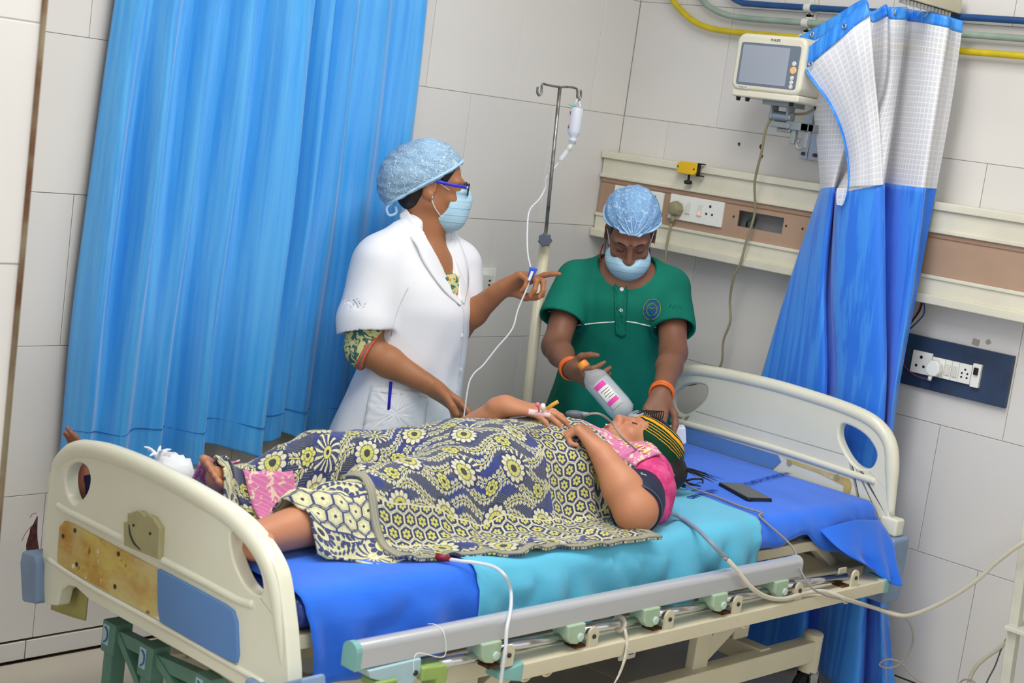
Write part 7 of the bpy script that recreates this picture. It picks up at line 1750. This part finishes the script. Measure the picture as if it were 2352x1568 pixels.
cpts = [at(1340, 953, 'z', 0.918), at(1375, 950, 'z', 0.93), at(1405, 970, 'z', 0.90), at(1435, 1010, 'z', 0.862), at(1500, 1060, 'z', 0.79), at(1545, 1088, 'z', 0.735), at(1590, 1120, 'z', 0.684), at(1640, 1138, 'z', MT + 0.012), at(1700, 1162, 'z', MT + 0.012), at(1750, 1178, 'z', MT + 0.014), B(1.60, 0.045, MT + 0.008), B(1.655, -0.03, 0.60), at(1835, 1300, 'z', 0.565), at(1860, 1345, 'z', 0.52), at(1890, 1364, 'z', 0.495), at(1930, 1375, 'z', 0.47)]
tail = [at(2000, 1392, 'x', -0.42), at(2050, 1404, 'x', -0.40), at(2082, 1420, 'x', -0.38), at(2096, 1450, 'x', -0.36), at(2094, 1485, 'x', -0.35), at(2070, 1522, 'x', -0.36), at(2040, 1534, 'x', -0.37), at(2020, 1526, 'x', -0.37), at(2036, 1514, 'x', -0.36), at(2066, 1520, 'x', -0.34), at(2090, 1545, 'x', -0.33), at(2120, 1568, 'x', -0.32), at(2170, 1580, 'x', -0.3)]
part('cable', m_gcable, pr, lambda m: m.tube(cpts + tail, 0.0029, n=8, sub=8), smooth=True)
hs = thing('cuff_hose', B(1.25, 0.05, MT), 'grey and cream air hose from the pressure cuff to the right edge', 'hose')
h1 = [eL - ua * 0.02 + vd * 0.05, at(1525, 1172, 'z', 0.705), at(1560, 1186, 'z', 0.675), at(1600, 1214, 'z', MT + 0.016), at(1635, 1248, 'z', MT + 0.004), at(1662, 1277, 'z', 0.628)]
part('cuff_tube', m_hose, hs, lambda m: m.tube(h1, 0.0056, n=10, sub=8), smooth=True)
part('connector', m_chrome, hs, lambda m: m.cyl(h1[-1] - unit(h1[-1] - h1[-2]) * 0.012, at(1672, 1286, 'z', 0.615), 0.0066, n=12), smooth=True)
h2 = [at(1670, 1284, 'z', 0.618), at(1694, 1310, 'z', 0.592), at(1725, 1348, 'z', 0.55), at(1760, 1370, 'z', 0.515), at(1800, 1375, 'z', 0.492), at(1850, 1362, 'z', 0.488), at(1895, 1358, 'z', 0.488), at(1945, 1376, 'z', 0.465), at(2010, 1396, 'x', -0.44), at(2060, 1412, 'x', -0.42), at(2100, 1410, 'x', -0.42), at(2170, 1380, 'x', -0.42), at(2240, 1335, 'x', -0.42), at(2290, 1290, 'x', -0.42), at(2352, 1245, 'x', -0.42), at(2420, 1215, 'x', -0.40)]
part('long_hose', m_chose, hs, lambda m: m.tube(h2, 0.0062, n=10, sub=8), smooth=True)
tag(part('loose_hose', m_chose, None, lambda m: m.tube([at(2400, 1250, 'x', -0.30), at(2352, 1295, 'x', -0.30), at(2334, 1335, 'x', -0.30), at(2331, 1400, 'x', -0.30), at(2326, 1440, 'x', -0.30), at(2305, 1480, 'x', -0.29), at(2262, 1512, 'x', -0.28), at(2236, 1540, 'x', -0.27), at(2225, 1575, 'x', -0.26), at(2222, 1640, 'x', -0.24)], 0.0058, n=10, sub=8), smooth=True), 'cream hose looping down beside the right wall', 'hose')
tag(part('loose_wire', plain('dark_grey_wire', (84, 86, 92), 0.5), None, lambda m: m.tube([at(2345, 1420, 'x', -0.31), at(2334, 1395, 'x', -0.315), at(2322, 1398, 'x', -0.315), at(2326, 1408, 'x', -0.31), at(2340, 1398, 'x', -0.30), at(2336, 1425, 'x', -0.30), at(2318, 1455, 'x', -0.30), at(2300, 1490, 'x', -0.29), at(2285, 1530, 'x', -0.28), at(2266, 1568, 'x', -0.27), at(2250, 1620, 'x', -0.25)], 0.0022, n=7, sub=8), smooth=True), 'thin dark wire knotted round the hose at the right edge', 'wire')
tag(part('loose_wire', m_gcable, None, lambda m: m.tube([at(2190, 1600, 'x', -0.27), at(2205, 1568, 'x', -0.27), at(2220, 1560, 'x', -0.27), at(2240, 1568, 'x', -0.27), at(2260, 1600, 'x', -0.27)], 0.0026, n=7, sub=8), smooth=True), 'short grey wire loop at the bottom right edge', 'wire')
# white cart post at the right edge
cart = thing('equipment_trolley', (-0.36, -1.95, 0.0), 'white metal equipment trolley post cut off by the right edge', 'trolley')
m_cart = plain('white_enamel', (206, 206, 192), 0.4, 0.4, vary=0.04)
cp0, cp1 = at(2347, 1260, 'x', -0.36), at(2317, 1568, 'x', -0.36)
cb0 = cp1 + (cp1 - cp0) * ((cp1[2] - 0.05) / (cp0[2] - cp1[2]))
part('post', m_cart, cart, lambda m: m.bar((cp0[0], cp0[1] - 0.005, 0.78), (cp0[0], cp1[1] - 0.005, 0.05), 0.028, 0.03, (1, 0, 0)), bevel=0.003)
part('post', m_cart, cart, lambda m: m.bar((cp0[0], cp0[1] - 0.45, 0.78), (cp0[0], cp1[1] - 0.45, 0.05), 0.028, 0.03, (1, 0, 0)), bevel=0.003)
for z in (0.12, 0.45, 0.78): part('shelf', m_cart, cart, lambda m: m.box((-0.40, -2.42, z - 0.012), (-0.08, -1.90, z)), bevel=0.002)
for y in (-1.93, -2.38):
    for x in (-0.36, -0.12): part('castor', m_rubber, cart, lambda m: m.cyl((x, y - 0.012, 0.026), (x, y + 0.012, 0.026), 0.026, n=16))
# catheter tube over the rail
tag(part('drain_tube', m_tube, None, lambda m: m.tube([at(1030, 1284, 'z', MT + 0.016), at(1060, 1288, 'z', MT + 0.017), at(1100, 1293, 'z', MT + 0.018), at(1135, 1302, 'z', MT + 0.018), at(1160, 1322, 'z', MT + 0.010), at(1172, 1352, 'y', -1.452), at(1174, 1385, 'y', -1.476), at(1170, 1415, 'y', -1.500), at(1164, 1445, 'y', -1.516), at(1161, 1490, 'y', -1.528), at(1155, 1530, 'y', -1.53), at(1146, 1600, 'y', -1.53)], 0.0042, n=9, sub=8), smooth=True), 'clear drain tube hanging over the side rail from under the blanket', 'tube')
tag(part('red_connector', plain('dark_red_plastic', (130, 20, 40), 0.4), None, lambda m: m.cyl(at(1000, 1277, 'z', MT + 0.018), at(1034, 1284, 'z', MT + 0.016), 0.008, 0.006), smooth=True), 'dark red tube connector peeping from under the blanket hem', 'connector')
# loose thread round the rail, cotton strip tied to the bar
tag(part('string', m_loop, None, lambda m: m.tube([B(0.325, -0.045, 0.585), B(0.328, -0.066, 0.5895), B(0.332, -0.090, 0.576), B(0.334, -0.094, 0.53), at(958, 1500, 'y', -1.515), at(950, 1545, 'y', -1.515)], 0.0008, n=6), smooth=True), 'thin white string looped over the aluminium side rail', 'string')
cs_ = thing('cotton_strip', B(0.93, -0.07, 0.50), 'frayed cotton strip tied round a chrome bar of the side rail', 'string')
m_cot = plain('off_white_cotton', (214, 206, 188), 0.9, 0.1, vary=0.1, vscale=60)
part('loop', m_cot, cs_, lambda m: m.tube([B(0.925 + 0.002 * math.sin(t), -0.066 + 0.0155 * math.cos(t), 0.504 + 0.0155 * math.sin(t)) for t in np.linspace(0, 2 * math.pi, 11)[:-1]], 0.006, n=8, sub=2, closed=True, ry=0.6), smooth=True)
for k, (dx, dz) in enumerate(((0.0, 0.085), (-0.008, 0.10), (-0.014, 0.12), (-0.022, 0.135), (0.004, 0.07))):
    part('strand', m_cot, cs_, lambda m: m.tube([B(0.925, -0.084, 0.497), B(0.922 + dx * 0.2, -0.103, 0.46), B(0.92 + dx * 0.6, -0.104, 0.497 - dz * 0.7), B(0.915 + dx * 1.5, -0.102, 0.497 - dz)], [0.004, 0.0035, 0.003, 0.001], n=6), smooth=True)
yr = B(0.06, -0.01, 0.478); yr = at(744, 1552, 'z', 0.474)
tag(part('ring_washer', m_yel, None, lambda m: m.tube([yr + np.array([0.0105 * math.cos(t), 0.0105 * math.sin(t), 0.004]) for t in np.linspace(0, 2 * math.pi, 13)[:-1]], 0.0036, n=8, sub=2, closed=True), smooth=True), 'small yellow ring lying on the bed frame by the footboard', 'ring')

# ------------------------------------------------------------------ things lying on the bed
ph = thing('mobile_phone', at(1712, 1135, 'z', MT + 0.006), 'black mobile phone in a rugged case lying on the blue sheet', 'phone')
c4 = [at(q[0], q[1], 'z', MT + 0.007) for q in ((1660, 1115), (1721, 1111), (1762, 1148), (1700, 1157))]
pc_ = sum(c4) / 4; pu = unit((c4[1] + c4[2]) / 2 - (c4[0] + c4[3]) / 2); pv0 = unit((c4[2] + c4[3]) / 2 - (c4[0] + c4[1]) / 2); pv0 = unit(pv0 - 0.5 * (pv0 @ pu) * pu); pu = unit(pu - (pu @ pv0) * pv0)
pw_, pl2 = 0.078 / 2, 0.158 / 2
pA, pB = (pu, pv0)
def rrect(a, b, r, n=5): return rr(-a, a, -b, b, r, n)
hA, hB = 0.042, 0.084
part('case', m_black, ph, lambda m: m.prism(rrect(hA, hB, 0.010), pc_ - EZ * 0.003, pA, pB, 0.011 * (1 if np.cross(pA, pB)[2] > 0 else -1)), bevel=0.002)
part('screen', plain('phone_glass', (40, 42, 46), 0.1, 0.6), ph, lambda m: m.prism(rrect(hA - 0.005, hB - 0.006, 0.006), pc_ + EZ * 0.0075, pA, pB, 0.0012 * (1 if np.cross(pA, pB)[2] > 0 else -1)))
part('trim_strip', plain('blue_case_trim', (40, 70, 120), 0.4), ph, lambda m: m.bar(pc_ + EZ * 0.001 + pB * (hB + 0.0005) - pA * hA * 0.6, pc_ + EZ * 0.001 + pB * (hB + 0.0005) + pA * hA * 0.7, 0.002, 0.003))
cl = thing('hair_clip', at(1580, 1110, 'z', MT + 0.008), 'black hair clip on the blue sheet beside the patient\'s hair', 'hair clip')
part('jaw', m_black, cl, lambda m: m.tube([at(1545, 1112, 'z', MT + 0.012), at(1565, 1108, 'z', MT + 0.03), at(1590, 1112, 'z', MT + 0.026), at(1608, 1116, 'z', MT + 0.012)], [0.006, 0.008, 0.006, 0.003], n=8, ry=0.6), smooth=True)
part('jaw', m_black, cl, lambda m: m.tube([at(1570, 1106, 'z', MT + 0.012), at(1590, 1100, 'z', MT + 0.024), at(1612, 1100, 'z', MT + 0.016), at(1614, 1108, 'z', MT + 0.01)], [0.004, 0.003, 0.003, 0.002], n=8), smooth=True)
part('braid_end', m_hair, cl, lambda m: m.ball(at(1562, 1112, 'z', MT + 0.014), (0.028, 0.012, 0.011), 12, 8, axes=[BL, BW, EZ]), smooth=True)
m_gauze = plain('white_gauze', (238, 240, 242), 0.9, 0.1, bump=0.6, bscale=60)
def crumple(m, c, r, seed, axes=None):
    g = np.random.default_rng(seed); n0 = len(m.v); m.ball(c, r, 16, 11, axes)
    for i in range(n0, len(m.v)): m.v[i] = tuple(np.array(m.v[i]) + g.normal(0, 0.0035, 3))
tag(part('tissue', m_gauze, None, lambda m: crumple(m, hp.P(0.03, 0.10, -0.02) + EZ * 0.02, (0.04, 0.03, 0.028), 3), smooth=False), 'crumpled white tissue beside the patient\'s mouth', 'tissue')
tag(part('tissue', m_gauze, None, lambda m: m.obox(at(1552, 998, 'z', MT + 0.07), unit(ER + 0.2 * EZ), EF, unit(EZ - 0.2 * ER), (0.03, 0.025, 0.027)), bevel=0.006, bseg=3), 'folded white pad standing behind the patient\'s headband', 'pad')
# dressing bag on the far foot
gz = thing('gauze_bundle', at(385, 1080, 'z', MT + 0.03), 'knotted white gauze bundle behind the footboard', 'gauze')
gc = at(395, 1085, 'z', MT + 0.055)
part('bundle', m_gauze, gz, lambda m: crumple(m, gc, (0.05, 0.055, 0.045), 5), smooth=True)
for k in range(7):
    a = k * 0.9; st_ = gc + np.array([-0.03, 0.02, 0.03]); e_ = st_ + np.array([0.035 * math.cos(a), 0.03 * math.sin(a), 0.02 + 0.008 * math.sin(3 * a)])
    part('frayed_tie', m_gauze, gz, lambda m: m.tube([st_, (st_ + e_) / 2 + EZ * 0.008, e_], [0.006, 0.004, 0.0015], n=6), smooth=True)
# cannula on the far hand
cn_ = thing('hand_cannula', wR, 'pink cannula with white port and amber line taped on the patient\'s far hand', 'cannula')
q0 = at(1240, 943, 'z', 0.925)
part('tape', plain('pink_tape', (232, 190, 190), 0.6), cn_, lambda m: m.obox(q0 - EZ * 0.006, ER, EF, EZ, (0.028, 0.014, 0.005)), bevel=0.003)
part('pink_cap', plain('pink_port', (236, 110, 130), 0.4), cn_, lambda m: (m.cyl(at(1238, 944, 'z', 0.925), at(1236, 932, 'z', 0.94), 0.0025, n=8), m.ball(at(1235, 929, 'z', 0.944), (0.006, 0.006, 0.006), 10, 8)), smooth=True)
part('white_cap', m_white, cn_, lambda m: m.cyl(at(1248, 941, 'z', 0.93), at(1247, 930, 'z', 0.944), 0.0058, n=12), smooth=True)
part('amber_line', plain('amber_line', (222, 164, 60), 0.35), cn_, lambda m: m.tube([at(1258, 938, 'z', 0.932), at(1268, 930, 'z', 0.944), at(1282, 922, 'z', 0.955)], 0.005, n=8), smooth=True)
# printed hospital name on the sheet
m_print = plain('sheet_print_navy', (14, 52, 150), 0.8)
def sheet_text(txt, p, q, size):
    a = at(p[0], p[1], 'z', MT + 0.011); b = at(q[0], q[1], 'z', MT + 0.011); rx = unit(b - a); text_mesh('sheet_print', txt, m_print, sheet, (a + b) / 2, size, rx, np.cross(EZ, rx), 0.0003)
sheet_text('WARANGAL HOSPITAL', (1822, 1082), (1690, 1116), 0.030)
sheet_text('NEW WARD', (1660, 1118), (1560, 1150), 0.030)

# ------------------------------------------------------------------ someone hidden behind the footboard, one hand on it
by = thing('person', at(178, 1090, 'x', -2.40), 'hand of a hidden person gripping the far end of the footboard rail', 'person')
g0, g1 = at(185, 1095, 'x', -2.43) - 0.2, at(185, 1095, 'x', -2.43) + 0.2
bf2 = Field(g0, g1, 0.003)
wr_ = at(190, 1128, 'x', -2.436)
bf2.cap(at(200, 1185, 'x', -2.42), wr_, 0.030, 0.024, 0.01)
hand(bf2, wr_, unit(at(181, 1040, 'x', -2.438) - wr_), np.array([-1.0, 0.0, 0.1]), -1, sc=0.84, spread=0.10, fingers=[(-0.1, 0.35, 0.3), (-0.05, 0.4, 0.3), (0.0, 0.5, 0.3), (0.1, 0.6, 0.4)], thumb=[(0.45, 0.85, 0.1), (0.35, 0.9, 0.1), (0.5, 0.8, 0.1)])
bf2.build('hand', skin_mat('hidden_person_skin', (150, 96, 70), (132, 82, 60), (170, 104, 84)), by, 1)
M = Mat('striped_shawl', 0.9, 0.12, 0, (180, 170, 110)); a3 = M.xyz('Object'); tt = (a3[2] * 0.75 - a3[1] * 0.66)
stp = (tt / 0.0066).fract().lt(0.4) * tt.gt(-0.052); dark_ = tt.gt(-0.012); c = M.mix(stp, (176, 168, 106), (110, 50, 52)); M.color(M.mix(dark_, c, (50, 40, 78))); m_shawl = M.m
def shawl(m):
    A0 = [at(150, 1118, 'x', -2.40), at(170, 1105, 'x', -2.42), at(195, 1092, 'x', -2.445), at(215, 1088, 'x', -2.45)]
    B0 = [at(140, 1170, 'x', -2.40), at(165, 1175, 'x', -2.42), at(195, 1180, 'x', -2.44), at(220, 1185, 'x', -2.44)]; C0 = [p - EZ * 0.25 for p in B0]
    m.grid(loft([A0, B0, C0], 6, 6))
sh = part('shawl', m_shawl, by, shawl, smooth=True, solid=0.004)
text_mesh('shawl_lettering', 'SO', plain('maroon_weave', (106, 44, 50), 0.9), sh, at(168, 1150, 'x', -2.4225) - np.array([0.012, 0, 0]), 0.034, (0, -1, -0.1), (0, -0.1, 1), 0.0008)
def fringe(m):
    A0 = [at(86, 1185, 'x', -2.36), at(84, 1230, 'x', -2.36), at(88, 1262, 'x', -2.36)]; B0 = [at(70, 1215, 'x', -2.37), at(62, 1250, 'x', -2.37), at(64, 1275, 'x', -2.37)]
    m.grid(loft([A0, B0], 6, 6))
part('shawl_end', plain('dark_maroon_fringe', (84, 46, 44), 0.9, vary=0.3, vscale=80), by, fringe, smooth=True, solid=0.006)
for q in ([(72, 1208), (58, 1225), (50, 1242)], [(84, 1178), (75, 1180), (69, 1188)], [(63, 1268), (60, 1280), (58, 1292)], [(160, 1113), (153, 1113), (147, 1120)]):
    part('red_thread', plain('red_fringe_thread', (200, 84, 92), 0.8) if 'red_fringe_thread' not in bpy.data.materials else bpy.data.materials['red_fringe_thread'], by, lambda m: m.tube([at(a, b, 'x', -2.37) for a, b in q], 0.0009, n=5), smooth=True)
